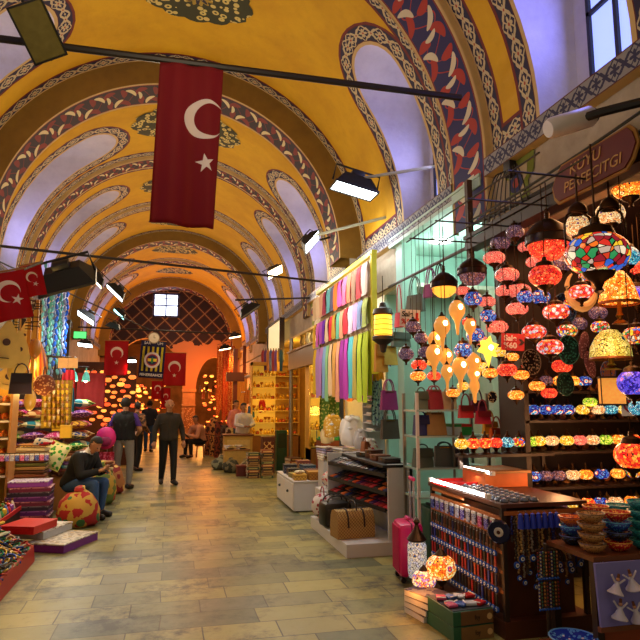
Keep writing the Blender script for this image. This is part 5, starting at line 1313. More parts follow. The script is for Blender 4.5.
p0 = P(378, 398, Y=8.75); t = T('narrow_shelf', 'narrow white shelving with folded shawls beside the mint pilaster', 'shelving', (p0.x, p0.y, 0))
for i in range(5): MB().box((0, .02, P(378, 398+i*8, Y=8.75).z-.012), (.34, .36, .018)).build('shelf_board', m_dwht, t, False)
MB().box((0, .21, .85), (.36, .02, 1.75)).build('back_board', m_dwht, t, False)
t = T('work_lamp', 'small black clip lamp on the scarf shop back wall', 'lamp', P(350, 356, Y=12.2)); MB().box((0, 0, 0), (.16, .14, .24), (.2, .3, .1), .02).build('head', m_black, t); MB().tube([(0, 0, .1), (.1, .1, .2)], .01, 6).build('arm', m_black, t)
t = T('door_post', 'dark upright post at the left edge of the scarf shop front', 'post', (3.18, 11.15, 0)); MB().box((0, 0, 1.6), (.07, .07, 3.2)).build('upright', m_dgrey, t, False); MB().box((0, 0, .05), (.1, .1, .1)).build('foot', m_dgrey, t, False)
# ---------------------------------------------------------------- white drawer cabinet on the aisle
t = T('drawer_cabinet', 'low white cabinet with two drawers piled with small boxes in the aisle', 'cabinet', (2.22, 10.2, 0))
MB().box((0, 0, .24), (.6, 1.5, .44), bev=.004).build('body', m_dwht, t, False)
for sy in (-.36, .36):
    d = MB().box((-.305, sy, .24), (.02, .70, .38), bev=.004).build('drawer', m_wht, t, False)
    MB().ball((-.33, sy, .28), .022, 10, 8).build('knob', m_dgrey, d)
MB().box((0, 0, .01), (.5, 1.4, .02)).build('kick_strip', m_dgrey, t, False); MB().box((0, 0, .465), (.62, 1.52, .012)).build('top_board', m_wht, t, False)
def smallbox(c, c2, w, d, h):
    def f():
        t = T('small_box', 'x', 'box'); MB().box((0, 0, h*.4), (w, d, h*.8), bev=.003).build('body', fabric(c, c2, 'diamond', 60, rough=.5), t, False); MB().box((0, 0, h*.9), (w*1.03, d*1.03, h*.2), bev=.003).build('lid', M(c, .5), t, False); return t
    return f
for i, (x, y, c, c2, w, d, h, lab) in enumerate(((2.05, 9.65, '#c89a30', '#8a5a18', .2, .26, .09, 'straw gold box at near end of the white cabinet'), (2.3, 9.62, '#b07a28', '#7a4a18', .24, .22, .13, 'amber box behind the straw gold box'), (2.06, 9.98, '#8a7a28', '#4a4a18', .2, .24, .07, 'olive box third on the aisle edge of the cabinet'), (2.32, 9.98, '#5a2a1c', '#2a1410', .24, .26, .12, 'maroon box on the wall side of the cabinet'), (2.08, 10.3, '#2a2018', '#6a4a2c', .2, .22, .11, 'dark brown box midway along the cabinet'), (2.34, 10.34, '#3a4a5a', '#8a9aa8', .22, .26, .16, 'slate patterned box midway behind the dark brown one'), (2.08, 10.62, '#26262e', '#5a5a6a', .22, .24, .15, 'black patterned box near the far end of the cabinet'), (2.34, 10.72, '#7a3a2a', '#c89a5a', .22, .24, .2, 'tall russet box at far end of the cabinet'))):
    o = smallbox(c, c2, w, d, h)(); o.location = (x, y, .4725); o.rotation_euler = (0, 0, .08*(i % 3-1)); o['label'] = lab
t = T('dough_roll', 'white rolled cloth bundle on the straw gold box', 'bundle', (2.05, 9.64, .564)); MB().ball((0, 0, .03), (.09, .07, .03), 14, 8).build('roll', M('#e0d0a8', .8), t, 2); MB().tube([(.03*cos(i), -.07, .03+.028*sin(i)) for i in range(7)], .006, 6).build('tie', M('#b08a50', .7), t)
# ---------------------------------------------------------------- jewellers: cases facing the aisle mouth, gilt shelves, vessels
t = T('steel_post', 'tall polished steel post between the jewellers and the scarf shop', 'post', (2.93, 14.86, 0)); MB().tube([(0, 0, 0), (0, 0, 3.3)], .05, 12).build('pole', m_steel, t); MB().lathe([(0, 0), (.1, 0), (.1, .03), (.05, .05)], 14).build('base_plate', m_steel, t)
t = T('fascia_board', 'brown jewellers fascia board running from the steel post to the scarf shop', 'board', (2.88, 13.12, 2.55)); MB().box((0, 0, .15), (.08, 3.3, .42)).build('board', M('#3a2a1c', .35, var=.3), t, False); MB().box((-.02, 0, .37), (.12, 3.34, .03)).build('top_strip', m_brass, t, False)
for i, (y, c) in enumerate(((12.2, '#b8a060'), (12.6, '#d8c890'), (13.2, '#8a6a30'))):
    o = T('vase', '%s metal vase standing on the jewellers fascia board, %s from near end' % (('pale', 'silver', 'bronze')[i], ORD[i]), 'vase', (2.87, y, 2.936)); MB().lathe([(0, 0), (.05, 0), (.08, .1), (.05, .2), (.07, .26), (.06, .26), (0, .02)], 14).build('body', M(c, .3, .8), o); MB().lathe([(.052, .2), (.058, .205), (.052, .21)], 14).build('band', m_brass, o)
GZ = [.75, 1.1, 1.45, 1.8, 2.15, 2.5]
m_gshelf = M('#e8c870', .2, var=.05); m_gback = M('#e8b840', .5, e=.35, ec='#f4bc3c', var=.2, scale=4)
def gilt_unit(x0, x1, y, lab, pane):
    xc = (x0+x1)/2; w = x1-x0; t = T('gilt_shelving', lab, 'shelving', (xc, y, 0))
    for z in GZ: MB().box((0, 0, z-.012), (w-.06, .36, .018)).build('glass_shelf', m_gshelf, t, False)
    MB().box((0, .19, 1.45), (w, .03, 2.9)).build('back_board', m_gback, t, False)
    for x in (-w/2+.02, w/2-.02): MB().box((x, 0, 1.45), (.04, .38, 2.9)).build('side_panel', M('#c08a2c', .4), t, False)
    MB().box((0, 0, .35), (w, .38, .7)).build('base_cabinet', M('#8a5a24', .45, var=.2), t, False); MB().box((0, 0, 2.86), (w, .38, .1)).build('top_panel', M('#c08a2c', .4), t, False)
    if pane: MB().box((0, -.2, 1.8), (w, .012, 2.1)).build('glass_pane', m_glass, t, False)
gilt_unit(2.36, 3.85, 18.3, 'gold lit shelving crowded with gilt vessels beyond the steel post', False)
gilt_unit(2.95, 3.76, 13.1, 'glass fronted gold cabinet of vessels right of the steel post', True)
GPROF = [[(0, 0), (.05, 0), (.02, .03), (.06, .09), (.05, .15), (.02, .19), (.03, .22), (0, .24)], [(0, 0), (.06, 0), (.07, .05), (.03, .1), (.02, .15), (.04, .18), (0, .2)], [(0, 0), (.04, 0), (.012, .04), (.012, .09), (.06, .14), (.065, .2), (.06, .2), (0, .12)], [(0, 0), (.07, .0), (.08, .06), (.06, .1), (0, .13)]]
def vessel(k):
    def f():
        t = T('gilt_vessel', 'x', 'vessel'); MB().lathe(GPROF[k], 14).build('body', [m_gold, M('#e8b838', .3, .7), M('#c07820', .3, .8), M('#b8501c', .4, .3)][k], t); zt = GPROF[k][3][1]
        MB().tube([(.05, 0, zt*.5), (.10, 0, zt*.8), (.09, 0, zt*1.15), (.04, 0, zt*1.2)], .007, 6).build('handle', m_gold, t); return t
    return f
GV = [Proto(vessel(k)) for k in range(4)]
gk = ['slim gilt ewer', 'squat gilt flask', 'gilt goblet', 'amber gilt bowl']
for (x0, n, y, tx) in ((2.46, 12, 18.24, 'gold shelf beyond the steel post'), (3.04, 6, 13.05, 'shelf of the glass fronted gold cabinet')):
    for s_, z in enumerate(GZ[:-1]+[2.5]):
        for i in range(n):
            k = (i*3+s_*5+(i//4)) % 4; GV[k]((x0+i*.115, y+.04*((i*7) % 3-1), z+.001), i*.9, '%s, %s from left on the %s %s' % (gk[k], ORD[i], ORD[s_], tx), 'gilt vessels on each %s' % tx, .8)
for p in ((3.0, 17.4, 2.9), (3.2, 16.2, 3.0), (3.3, 12.3, 2.5), (3.25, 12.2, 1.5)): light('POINT', p, 26, '#ffc850', .12)
light('POINT', (2.75, 17.6, 1.5), 14, '#ffc850', .12)
t = T('display_counter', 'glass topped counter with green lined trays in front of the glass fronted gold cabinet', 'counter', (3.52, 12.55, 0)); MB().box((0, 0, .45), (.9, .4, .9)).build('body', M('#7a3a1c', .45, var=.2), t, False); MB().box((0, 0, 1.12), (.9, .4, .02)).build('glass_top', m_glass, t, False); MB().box((0, 0, .92), (.9, .4, .03)).build('tray_lining', M('#2a7a3a', .6, var=.2), t, False)
for sx in (-.44, .44):
    for sy in (-.19, .19): MB().box((sx, sy, 1.02), (.02, .02, .2)).build('corner_post', m_steel, t, False)
for i in range(14):
    t = T('jewel_box', 'green jewel box in the counter tray, %s from left, %s row' % (ORD[i//2], ('front', 'back')[i % 2]), 'jewel box', (3.14+.125*(i//2), 12.48+.14*(i % 2), .936), .2*(i % 3), 'jewel boxes in the counter'); MB().box((0, 0, .02), (.09, .08, .035), bev=.006).build('case', M('#2a8a4a', .5, var=.3), t); MB().ball((0, 0, .045), .016, 8, 6).build('jewel', M('#d8e8c0', .2), t)
# ================================================================ people
m_skin = M('#b07a58', .55, var=.08); m_lip = M('#8a4a3c', .5); m_eyem = M('#1a120c', .3)
def seg_d(p, a, b, ra, rb):
    ab = b-a; t = max(0, min(1, (p-a).dot(ab)/max(ab.length_squared, 1e-9))); return (p-(a+ab*t)).length-(ra+(rb-ra)*t)
def person(label, loc, rz, J, wear, hair='#1a1410', bald=False, vox=.013, scale=1.0, skin=None, held=None):
    """J: joints in metres, facing -y. wear: {garment: (material, regions, offset)}"""
    V = {k: Vector(v) for k, v in J.items()}
    S = []                                             # (a, b, ra, rb, region)
    def cap(a, b, ra, rb, rg): S.append((a, b, ra, rb, rg))
    pel, che, nec, hd = V['pelvis'], V['chest'], V['neck'], V['head']
    up = (hd-nec).normalized(); fwd = V.get('face', Vector((0, -1, 0))).normalized(); side = fwd.cross(Vector((0, 0, 1))).normalized()
    hipd = (V['hip_r']-V['hip_l']); shd = (V['sh_r']-V['sh_l'])
    for f in (-.5, 0, .5): cap(pel+hipd*f*.9, pel+hipd*f*.9+(che-pel)*.35, .105, .098, 'pelvis')
    for f in (-.55, 0, .55): cap(pel+(che-pel)*.4+hipd*f*.7, che+shd*f*.56, .10, .112, 'torso')
    cap(V['sh_l']*.8+che*.2, V['sh_r']*.8+che*.2, .075, .075, 'torso'); cap(che, nec, .09, .062, 'torso')
    cap(nec, hd-up*.05, .056, .056, 'neck')
    cap(hd-up*.01+fwd*.005, hd+up*.045-fwd*.012, .078, .086, 'head'); cap(hd-up*.085+fwd*.035, hd-up*.02+fwd*.02, .045, .07, 'head')
    cap(hd+fwd*.085+up*.005, hd+fwd*.108-up*.028, .011, .017, 'head')
    for sg in (-1, 1): cap(hd+side*sg*.082-up*.03, hd+side*sg*.09+up*.015-fwd*.012, .012, .018, 'head'); cap(hd+fwd*.075+side*sg*.02+up*.022, hd+fwd*.07+side*sg*.045+up*.022, .012, .01, 'head')
    for s_ in ('l', 'r'):
        sh, el, wr = V['sh_'+s_], V['el_'+s_], V['wr_'+s_]; cap(sh, el, .058, .045, 'uarm'); cap(el, wr, .045, .030, 'farm')
        hdn = V.get('hand_'+s_, (wr-el).normalized()*1.0); hdn = hdn.normalized(); ax = hdn.cross(Vector((0, 1, .2)) if abs(hdn.z) > .5 else Vector((0, 0, 1))).normalized(); nrm = ax.cross(hdn).normalized(); palm = wr+hdn*.085
        cap(wr, palm, .027, .030, 'hand'); cap(wr+hdn*.03+ax*.018, palm+ax*.026, .020, .018, 'hand'); cap(wr+hdn*.03-ax*.018, palm-ax*.026, .020, .018, 'hand')
        for i, L in enumerate((.068, .078, .072, .056)):
            a = palm+ax*(i-1.5)*.021; m = a+hdn*L*.55+nrm*.012; cap(a-hdn*.02, m, .0105, .0095, 'hand'); cap(m, m+hdn*L*.4+nrm*.03, .0095, .008, 'hand')
        tb = wr+hdn*.03-ax*.03; tm = tb+hdn*.035-ax*.03; cap(tb, tm, .013, .011, 'hand'); cap(tm, tm+hdn*.03+nrm*.012, .011, .009, 'hand')
        hp, kn, an, toe = V['hip_'+s_], V['kn_'+s_], V['an_'+s_], V['toe_'+s_]
        cap(hp, kn, .092, .060, 'thigh'); cap(kn, kn+(an-kn)*.35, .060, .058, 'shin'); cap(kn+(an-kn)*.3, an, .058, .040, 'shin'); fd = (toe-an); cap(an+Vector((0, 0, -.03))-fd.normalized()*.03, toe, .042, .035, 'foot')
    bm = bmesh.new()
    for a, b, ra, rb, rg in S:
        d = b-a; q = Vector((0, 0, 1)).rotation_difference(d.normalized()) if d.length > 1e-6 else Matrix.Identity(3).to_quaternion()
        prof = [(ra*cos(x), ra*sin(x)) for x in (-pi/2, -pi/3, -pi/6, 0)]+[(rb*cos(x), d.length+rb*sin(x)) for x in (0, pi/6, pi/3, pi/2)]
        mb = MB.__new__(MB); mb.b = bm; mb.mi = 0; mb.lathe([(max(r, 0), z) for r, z in prof], 12, a, q.to_euler())
    bmesh.ops.recalc_face_normals(bm, faces=bm.faces[:]); me = bpy.data.meshes.new('p'); bm.to_mesh(me); bm.free()
    to = bpy.data.objects.new('tmp', me); COL.objects.link(to)
    r = to.modifiers.new('r', 'REMESH'); r.mode = 'VOXEL'; r.voxel_size = vox; sm = to.modifiers.new('s', 'SMOOTH'); sm.iterations = 4; sm.factor = .5
    dg = bpy.context.evaluated_depsgraph_get(); body = bpy.data.meshes.new_from_object(to.evaluated_get(dg)); bpy.data.objects.remove(to)
    zmin = min(v.co.z for v in body.vertices)
    reg = [min(S, key=lambda s: seg_d(v.co, s[0], s[1], s[2], s[3]))[4] for v in body.vertices]
    body.materials.clear(); body.materials.append(skin or m_skin)
    for p in body.polygons: p.use_smooth = True
    t = T('person', label, 'person', loc, rz); t.scale = (scale,)*3
    bo = bpy.data.objects.new('body', body); COL.objects.link(bo); bo.parent = t; bo.location = (0, 0, 0)
    def cloth(name, test, off, mat):
        b = bmesh.new(); b.from_mesh(body); b.verts.ensure_lookup_table()
        kill = [f for f in b.faces if not all(test(reg[v.index], v.co) for v in f.verts)]
        if len(kill) == len(b.faces): b.free(); return
        b.normal_update(); nr = [v.normal.copy() for v in b.verts]
        for v, n_ in zip(b.verts, nr): v.co += n_*off
        bmesh.ops.delete(b, geom=kill, context='FACES')
        bmesh.ops.solidify(b, geom=b.faces[:], thickness=.004)
        m_ = bpy.data.meshes.new(name); b.to_mesh(m_); b.free(); m_.materials.append(mat)
        for p in m_.polygons: p.use_smooth = True
        o = bpy.data.objects.new(name, m_); COL.objects.link(o); o.parent = t
    for nm, (mat, rg, off) in wear.items():
        if nm == 'shoes':
            for s_, sg in (('l', -1), ('r', 1)):
                an = V['an_'+s_]; cloth('shoe', lambda r_, c, a=an, to_=V['toe_'+s_]: r_ == 'foot' and seg_d(c, a, to_, .0, .0) < .085, off, mat)
        else: cloth(nm, (lambda r_, c, rg=rg: rg(r_, c)) if callable(rg) else (lambda r_, c, rg=rg: r_ in rg), off, mat)
    if hair:
        cloth('hair', lambda r_, c: r_ == 'head' and (c-hd).dot(up) > (-.06 if (c-hd).dot(fwd) < -.01 else .058 if not bald else 9) and ((c-hd).dot(fwd) < .055 or (c-hd).dot(up) > .075) and (not bald or (c-hd).dot(up) < .05), .012 if not bald else .007, M(hair, .7, var=.3, scale=60))
    for sg in (-1, 1): MB().ball(hd+fwd*.078+side*sg*.032+up*.004, .0105, 8, 6).build('eye', m_eyem, t)
    MB().tube([hd+fwd*.086-up*.055+side*.022, hd+fwd*.092-up*.054, hd+fwd*.086-up*.055-side*.022], .006, 6).build('lips', m_lip, t)
    if held: held(t, V)
    return t
def stand(st=.0, lean=0.0, arms=None, apart=.10, turn=0):
    """standing joints, height 1.74; st: stride"""
    J = dict(pelvis=(0, 0, .95), chest=(0, lean, 1.33), neck=(0, lean, 1.47), head=(0, lean-.015, 1.63), hip_l=(.095, 0, .92), hip_r=(-.095, 0, .92), sh_l=(.182, lean, 1.39), sh_r=(-.182, lean, 1.39),
             kn_l=(apart+.005, -.02-st*.45, .50), kn_r=(-apart-.005, -.02+st*.25, .50), an_l=(apart, -st, .085), an_r=(-apart, st, .085), toe_l=(apart+.03, -st-.15, .04), toe_r=(-apart-.03, st-.15, .04),
             el_l=(.27, lean+.03, 1.13), el_r=(-.27, lean+.03, 1.13), wr_l=(.27, lean-.05, .90), wr_r=(-.27, lean-.05, .90))
    if arms: J.update(arms)
    return J
m_jeans = M('#28466f', .8, var=.2, scale=30); m_gjean = M('#7d7a74', .8, var=.15, scale=30); m_blackc = M('#08080a', .85, var=.2); m_shoe = M('#1c1614', .5); m_brownj = M('#2a2218', .8, var=.2); m_white = M('#d8d4d4', .7, var=.05)
TOP = lambda r_, c: r_ in ('torso', 'uarm', 'farm', 'pelvis') and (r_ != 'pelvis' or c.z > .90)
TOPS = lambda r_, c: r_ in ('torso',) or (r_ == 'pelvis' and c.z > .93)
TRO = {'pelvis', 'thigh', 'shin'}
# man in black vest, purple sleeves, grey jeans, seen from behind
p = P(122, 489, Z=0)
person('person seen from behind in black vest over purple sleeves and grey jeans', (p.x, p.y, 0), R(168), stand(.05, arms=dict(el_l=(.30, -.02, 1.13), wr_l=(.19, -.22, 1.02), el_r=(-.30, -.02, 1.13), wr_r=(-.19, -.22, 1.02), hand_l=(-.3, -.8, .1), hand_r=(.3, -.8, .1)), apart=.13),
       {'trousers': (m_gjean, TRO, .012), 'shirt': (M('#4a2a8a', .8), lambda r_, c: r_ in ('torso', 'pelvis') and c.z > .93 or r_ == 'uarm' and c.z > 1.2, .010), 'vest': (m_blackc, TOPS, .024), 'shoes': (m_shoe, None, .012)}, scale=1.02)
# man in brown jacket walking towards the camera
p = P(167, 484, Z=0)
person('balding person in brown jacket and black trousers walking down the aisle', (p.x, p.y, 0), R(12), stand(.13, arms=dict(el_l=(.29, .05, 1.13), wr_l=(.31, -.03, .89), el_r=(-.29, .0, 1.13), wr_r=(-.31, -.1, .89))),
       {'trousers': (m_blackc, TRO, .014), 'jacket': (m_brownj, TOP, .016), 'shoes': (m_shoe, None, .012)}, hair='#8a8078', bald=True)
# dark jacketed walker further on, seen from behind
p = P(148, 452, Z=0)
person('person in dark jacket and blue jeans walking away down the hall', (p.x, p.y, 0), R(175), stand(.1), {'trousers': (m_jeans, TRO, .012), 'jacket': (M('#1c1e2c', .8), TOP, .022), 'shoes': (m_shoe, None, .012)}, vox=.016)
# half-hidden walker behind the man in the vest
p = P(135, 471, Z=0)
person('person in patterned brown top and dark trousers half hidden behind the black vest', (p.x, p.y, 0), R(140), stand(.06, arms=dict(wr_l=(.2, -.2, 1.0), wr_r=(-.2, -.2, 1.0))), {'trousers': (m_blackc, TRO, .012), 'jacket': (fabric('#3a2418', '#8a5a34', 'blob', 14), TOP, .022), 'shoes': (m_shoe, None, .012)}, vox=.016, scale=.97)
# seated young man bent over his phone
def phone(t, V):
    o = MB().box((V['wr_l']+V['wr_r'])/2+Vector((0, -.08, .01)), (.07, .012, .13), (R(-50), 0, 0), .004).build('phone', m_black, t, False)
JS = dict(pelvis=(0, .02, .50), chest=(0, -.16, .84), neck=(0, -.24, .95), head=(0, -.34, 1.06), face=(0, -.78, -.62), hip_l=(.10, 0, .47), hip_r=(-.10, 0, .47), sh_l=(.19, -.19, .90), sh_r=(-.19, -.19, .90),
          el_l=(.25, -.28, .64), el_r=(-.25, -.28, .64), wr_l=(.07, -.46, .68), wr_r=(-.07, -.46, .68), hand_l=(-.4, -.7, .3), hand_r=(.4, -.7, .3), kn_l=(.13, -.44, .50), kn_r=(-.13, -.44, .50), an_l=(.12, -.40, .085), an_r=(-.12, -.46, .085), toe_l=(.14, -.55, .04), toe_r=(-.14, -.61, .04))
person('seated person in black cardigan and blue jeans bent over a phone', (-1.38, 9.92, 0), R(63), JS,
       {'trousers': (m_jeans, TRO, .014), 'shirt': (m_white, lambda r_, c: r_ == 'neck' or (r_ == 'torso' and c.z > .86), .008), 'cardigan': (m_blackc, lambda r_, c: r_ in ('uarm', 'farm') or (r_ in ('torso', 'pelvis') and c.z > .46 and not (c.z > .95)), .022), 'shoes': (m_shoe, None, .012)}, held=phone)
# shopkeeper in white shirt behind the counter, and a second face beside him
p = P(243, 402, Y=17.3)
person('person in white shirt leaning on the yellow counter of the far right shop', (p.x, 17.3, -.08), R(15), stand(0, -.06, arms=dict(el_l=(.26, -.16, 1.16), wr_l=(.08, -.30, 1.10), el_r=(-.26, -.16, 1.16), wr_r=(-.08, -.30, 1.10), hand_l=(-.8, -.4, 0), hand_r=(.8, -.4, 0))), {'trousers': (m_blackc, TRO, .012), 'shirt': (m_white, TOP, .02), 'shoes': (m_shoe, None, .012)}, vox=.016)
p = P(236, 405, Y=18.6)
person('person in pink top standing behind the white shirted shopkeeper', (p.x, 18.6, 0), R(40), stand(0), {'trousers': (m_jeans, TRO, .012), 'shirt': (M('#c87a7a', .8), TOP, .02), 'shoes': (m_shoe, None, .012)}, vox=.018)
# seated figure in orange light at the far right
JF = dict(JS); JF.update(face=(0, -1, 0), head=(0, -.2, 1.16), neck=(0, -.14, 1.0), chest=(0, -.08, .88))
p = P(200, 457, Z=0)
person('person in peach top sitting on a low stool by the far right archway', (p.x, p.y, 0), R(-60), JF, {'trousers': (m_blackc, TRO, .014), 'shirt': (M('#c88a6a', .8), lambda r_, c: r_ in ('torso', 'uarm', 'farm') or r_ == 'pelvis' and c.z > .5, .02), 'shoes': (m_shoe, None, .012)}, vox=.018)
t = T('low_stool', 'low dark wooden stool under the person in peach top', 'stool', (p.x-.0, p.y+.0, 0)); MB().lathe([(0, .34), (.17, .34), (.18, .36), (.17, .38), (0, .38)], 16).build('seat', m_wood, t)
for i in range(4): MB().tube([(.13*cos(i*pi/2+.8), .13*sin(i*pi/2+.8), .35), (.16*cos(i*pi/2+.8), .16*sin(i*pi/2+.8), 0)], .016, 6).build('leg', m_wood, t)

# ================================================================ flags, banner, clock
def flag_mat(name, W, H, cx, cy, r, ang, sc, sr, srot, col='#b80c18'):
    m, nt, b = newmat('flag_'+name); _, (u, v, _z) = coords(nt, 'UV')
    x = u*W-cx; y = v*H-cy
    d1 = (x*x+y*y).pw(.5); x2 = x-cos(ang)*r*.25; y2 = y-sin(ang)*r*.25; d2 = (x2*x2+y2*y2).pw(.5)
    cres = d1.lt(r)*d2.gt(r*.8)
    xs = u*W-sc[0]; ys = v*H-sc[1]; rs = (xs*xs+ys*ys).pw(.5); th = (ys.at2(xs)-srot)/(2*pi/5)+20.0
    a = ((th.fr()-.5).abs())*(2*pi/5); phi = a*-1.0+pi/5
    star = (rs*((phi*-1.0+R(72)).cos())).lt(sr*cos(R(72)))*rs.lt(sr*1.02)
    n = nd(nt, 'ShaderNodeTexNoise', _Scale=5.0, _Detail=3.0)
    c = mix(nt, N(nt, n.outputs[0]), tuple(k*.85 for k in C(col)[:3]), col)
    c = mix(nt, cres.mx(star), c, '#e0d4cc'); nt.links.new(c, b.inputs['Base Color']); b.inputs['Roughness'].default_value = .75
    return m
def cloth_grid(W, H, fn, nu=24, nv=30):
    bm = bmesh.new(); uvl = bm.loops.layers.uv.new('UVMap')
    g = [[bm.verts.new(fn(i/nu, j/nv)) for j in range(nv+1)] for i in range(nu+1)]
    for i in range(nu):
        for j in range(nv):
            f = bm.faces.new((g[i][j], g[i+1][j], g[i+1][j+1], g[i][j+1])); f.smooth = True
            for lp, (a, c) in zip(f.loops, ((i, j), (i+1, j), (i+1, j+1), (i, j+1))): lp[uvl].uv = (a/nu, c/nv)
    return bm
def flag(label, p, W, H, rz, mat, name='flag', cat='flag', fold=.02, pole=True, tilt=0, fnx=None):
    t = T(name, label, cat, p, rz, rot=(0, tilt, rz))
    fn = fnx or (lambda u, v: Vector(((u-.5)*W, fold*sin(u*9+v*2)*(.3+1-v), (v-1)*H)))
    bm = cloth_grid(W, H, fn); bmesh.ops.solidify(bm, geom=bm.faces[:], thickness=.003)
    me = bpy.data.meshes.new('cloth'); bm.to_mesh(me); bm.free(); me.materials.append(mat); o = bpy.data.objects.new('cloth', me); COL.objects.link(o); o.parent = t
    if pole: MB().tube([(-W*.55, 0, .012), (W*.55, 0, .012)], .010, 6).build('rod', m_lwood, t)
    return t
# the great flag on the tie rod: hung lengthwise, a deep fold down its right side
YB = 5.1; zt = P(163, 64, Y=YB).z; W, H = .55, 1.44; xl = P(160, 64, Y=YB).x
def bigf(u, v):
    x = (u-.5)*W*(1+.06*(1-v)); y = .03*sin(u*13+1)*(.5+.5*(1-v))-.05*max(0, u-.72)*(1-v)*6
    if u > .80: x -= (u-.80)*W*.5*(1-v)
    return Vector((x-.02*(1-v), y, (v-1)*H-(.05*u if v < .02 else .05*u*(1-v))))
flag('large red flag with white crescent and star hanging from the tie rod', (xl+W/2, YB-.04, zt), W, H, 0, flag_mat('big', W, H, .41, .96, .18, 0.0, (.42, .565), .088, R(100), '#8c0812'), fnx=bigf, pole=False)
for i in range(4):
    o = [c for c in COL.objects if c.name.startswith('flag')][-1] if False else None
m_rod = M('#1e1512', .5, var=.2)
def bar(label, a, b2, r, name='tie_rod', cat='rod'):
    o = MB().tube([a, b2], r, 8).build(name, m_rod); return tag(o, label, cat)
xr = 2.70
bar('brown tie rod crossing the vault that carries the great flag', (-3.1, YB, zt+.03), (xr, YB, zt+.05), .032)
# small flags on the left stall
f1 = P(12, 275, X=-1.55); k = px_m(P(15, 330, X=-1.6))
p = P(1, 273, Y=6.6); flag('nearest small red flag with crescent and star at the left stall', p, .44, .50, 0, flag_mat('l1', .44, .50, .25, .30, .115, R(-50), (.32, .205), .06, R(70)), tilt=R(-14), fold=.02)
p = P(30, 265, Y=7.6); flag('second small red flag with crescent and star at the left stall', p, .24, .38, 0, flag_mat('l2', .24, .38, .11, .235, .062, R(-60), (.14, .145), .032, R(70)), tilt=R(-14), fold=.012)
# flags hung across the far end
p = P(117, 341, Y=15.4); flag('red crescent flag with lit lower half hanging left of the striped banner', p, .55, .84, 0, flag_mat('e1', .55, .84, .285, .55, .147, R(-90), (.285, .31), .055, R(90)))
p = P(175, 353, Y=18.5); flag('red crescent flag hanging right of the striped banner', p, .66, .98, 0, flag_mat('e2', .66, .98, .33, .56, .18, R(-90), (.33, .31), .065, R(90)))
for i, (px, py, w, h) in enumerate(((158, 381, 12, 18), (166, 388, 9, 20), (113, 380, 14, 22))):
    p = P(px, py, Y=22); k = px_m(p); flag('small red crescent flag low in the hall, %s' % ('below the striped banner', 'below the right crescent flag', 'below the left crescent flag')[i], p, w*k, h*k, 0, flag_mat('e%d' % (3+i), w*k, h*k, w*k*.5, h*k*.6, w*k*.26, R(-90), (w*k*.5, h*k*.35), w*k*.1, R(90)))
# striped club banner with round crest
p = P(154, 341, Y=18); k = px_m(p); W, H = 24*k, 37*k; t = T('striped_banner', 'navy and yellow striped club banner with round crest hanging in the hall', 'banner', p, 0); t.rotation_euler = (0, R(3), 0)
MB().grid(lambda u, v: Vector(((u-.5)*W, .02*sin(u*8), -v*H)), 14, 8, .004).build('cloth', M('#14184a', .7, var=.1), t)
for i in range(5): MB().grid(lambda u, v: Vector(((-.37+i*.185+(u-.5)*.085)*W, .02*sin((.13+i*.185+(u-.5)*.085)*8)-.014, -(.16+v*.66)*H)), 2, 6, .003).build('stripe', M('#f0dc30', .7, var=.05), t)
def disc(r, y, c, nm, sx=1.0, z=0): return MB().lathe([(0, 0), (r, 0), (r, .004), (0, .004)], 24, (0, y, -.52*H+z), (pi/2, 0, 0), sx, 1).build(nm, M(c, .6), t)
disc(.33*W, -.05, '#d0c8c8', 'crest_rim'); disc(.245*W, -.056, '#a01c2c', 'crest_field'); disc(.20*W, -.062, '#14184a', 'crest_centre')
MB().box((0, -.07, -.52*H), (.36*W, .006, .12*W)).build('crest_band', M('#e0c81c', .6), t, False); MB().ball((0, -.075, -.53*H), (.05*W, .006, .12*W), 10, 8).build('crest_leaf', M('#2a8a3a', .6), t)
text_mesh('SAR      UM', .13*W*1.2, m_white, 'lettering', t, (0, -.03, -.07*H), ext=.002); text_mesh('FENERBAHCE', .15*W, m_white, 'lettering', t, (0, -.03, -.92*H), ext=.002, bold=.002)
MB().tube([(-W*.52, 0, .01), (W*.52, 0, .01)], .012, 6).build('rod', m_lwood, t)
p = P(154, 338, Y=17.4); k = px_m(p); t = T('hall_clock', 'round pale clock hanging in front of the striped banner', 'clock', p); MB().lathe([(0, .03), (5.6*k, .03), (5.6*k, -.03), (4.8*k, -.03), (4.8*k, -.02), (0, -.02)], 24, rot=(pi/2, 0, 0)).build('case', M('#8a7a5a', .4), t)
MB().lathe([(0, .0), (4.8*k, .0), (4.8*k, .004), (0, .004)], 24, (0, -.032, 0), (pi/2, 0, 0)).build('dial', M('#c8bca0', .5), t); MB().box((0, -.04, 1.2*k), (.5*k, .006, 2.6*k)).build('minute_hand', m_black, t, False); MB().box((.8*k, -.04, 0), (1.8*k, .006, .5*k)).build('hour_hand', m_black, t, False); MB().tube([(0, 0, 5.6*k), (0, 0, 14*k)], .006, 5).build('hanger', m_black, t)

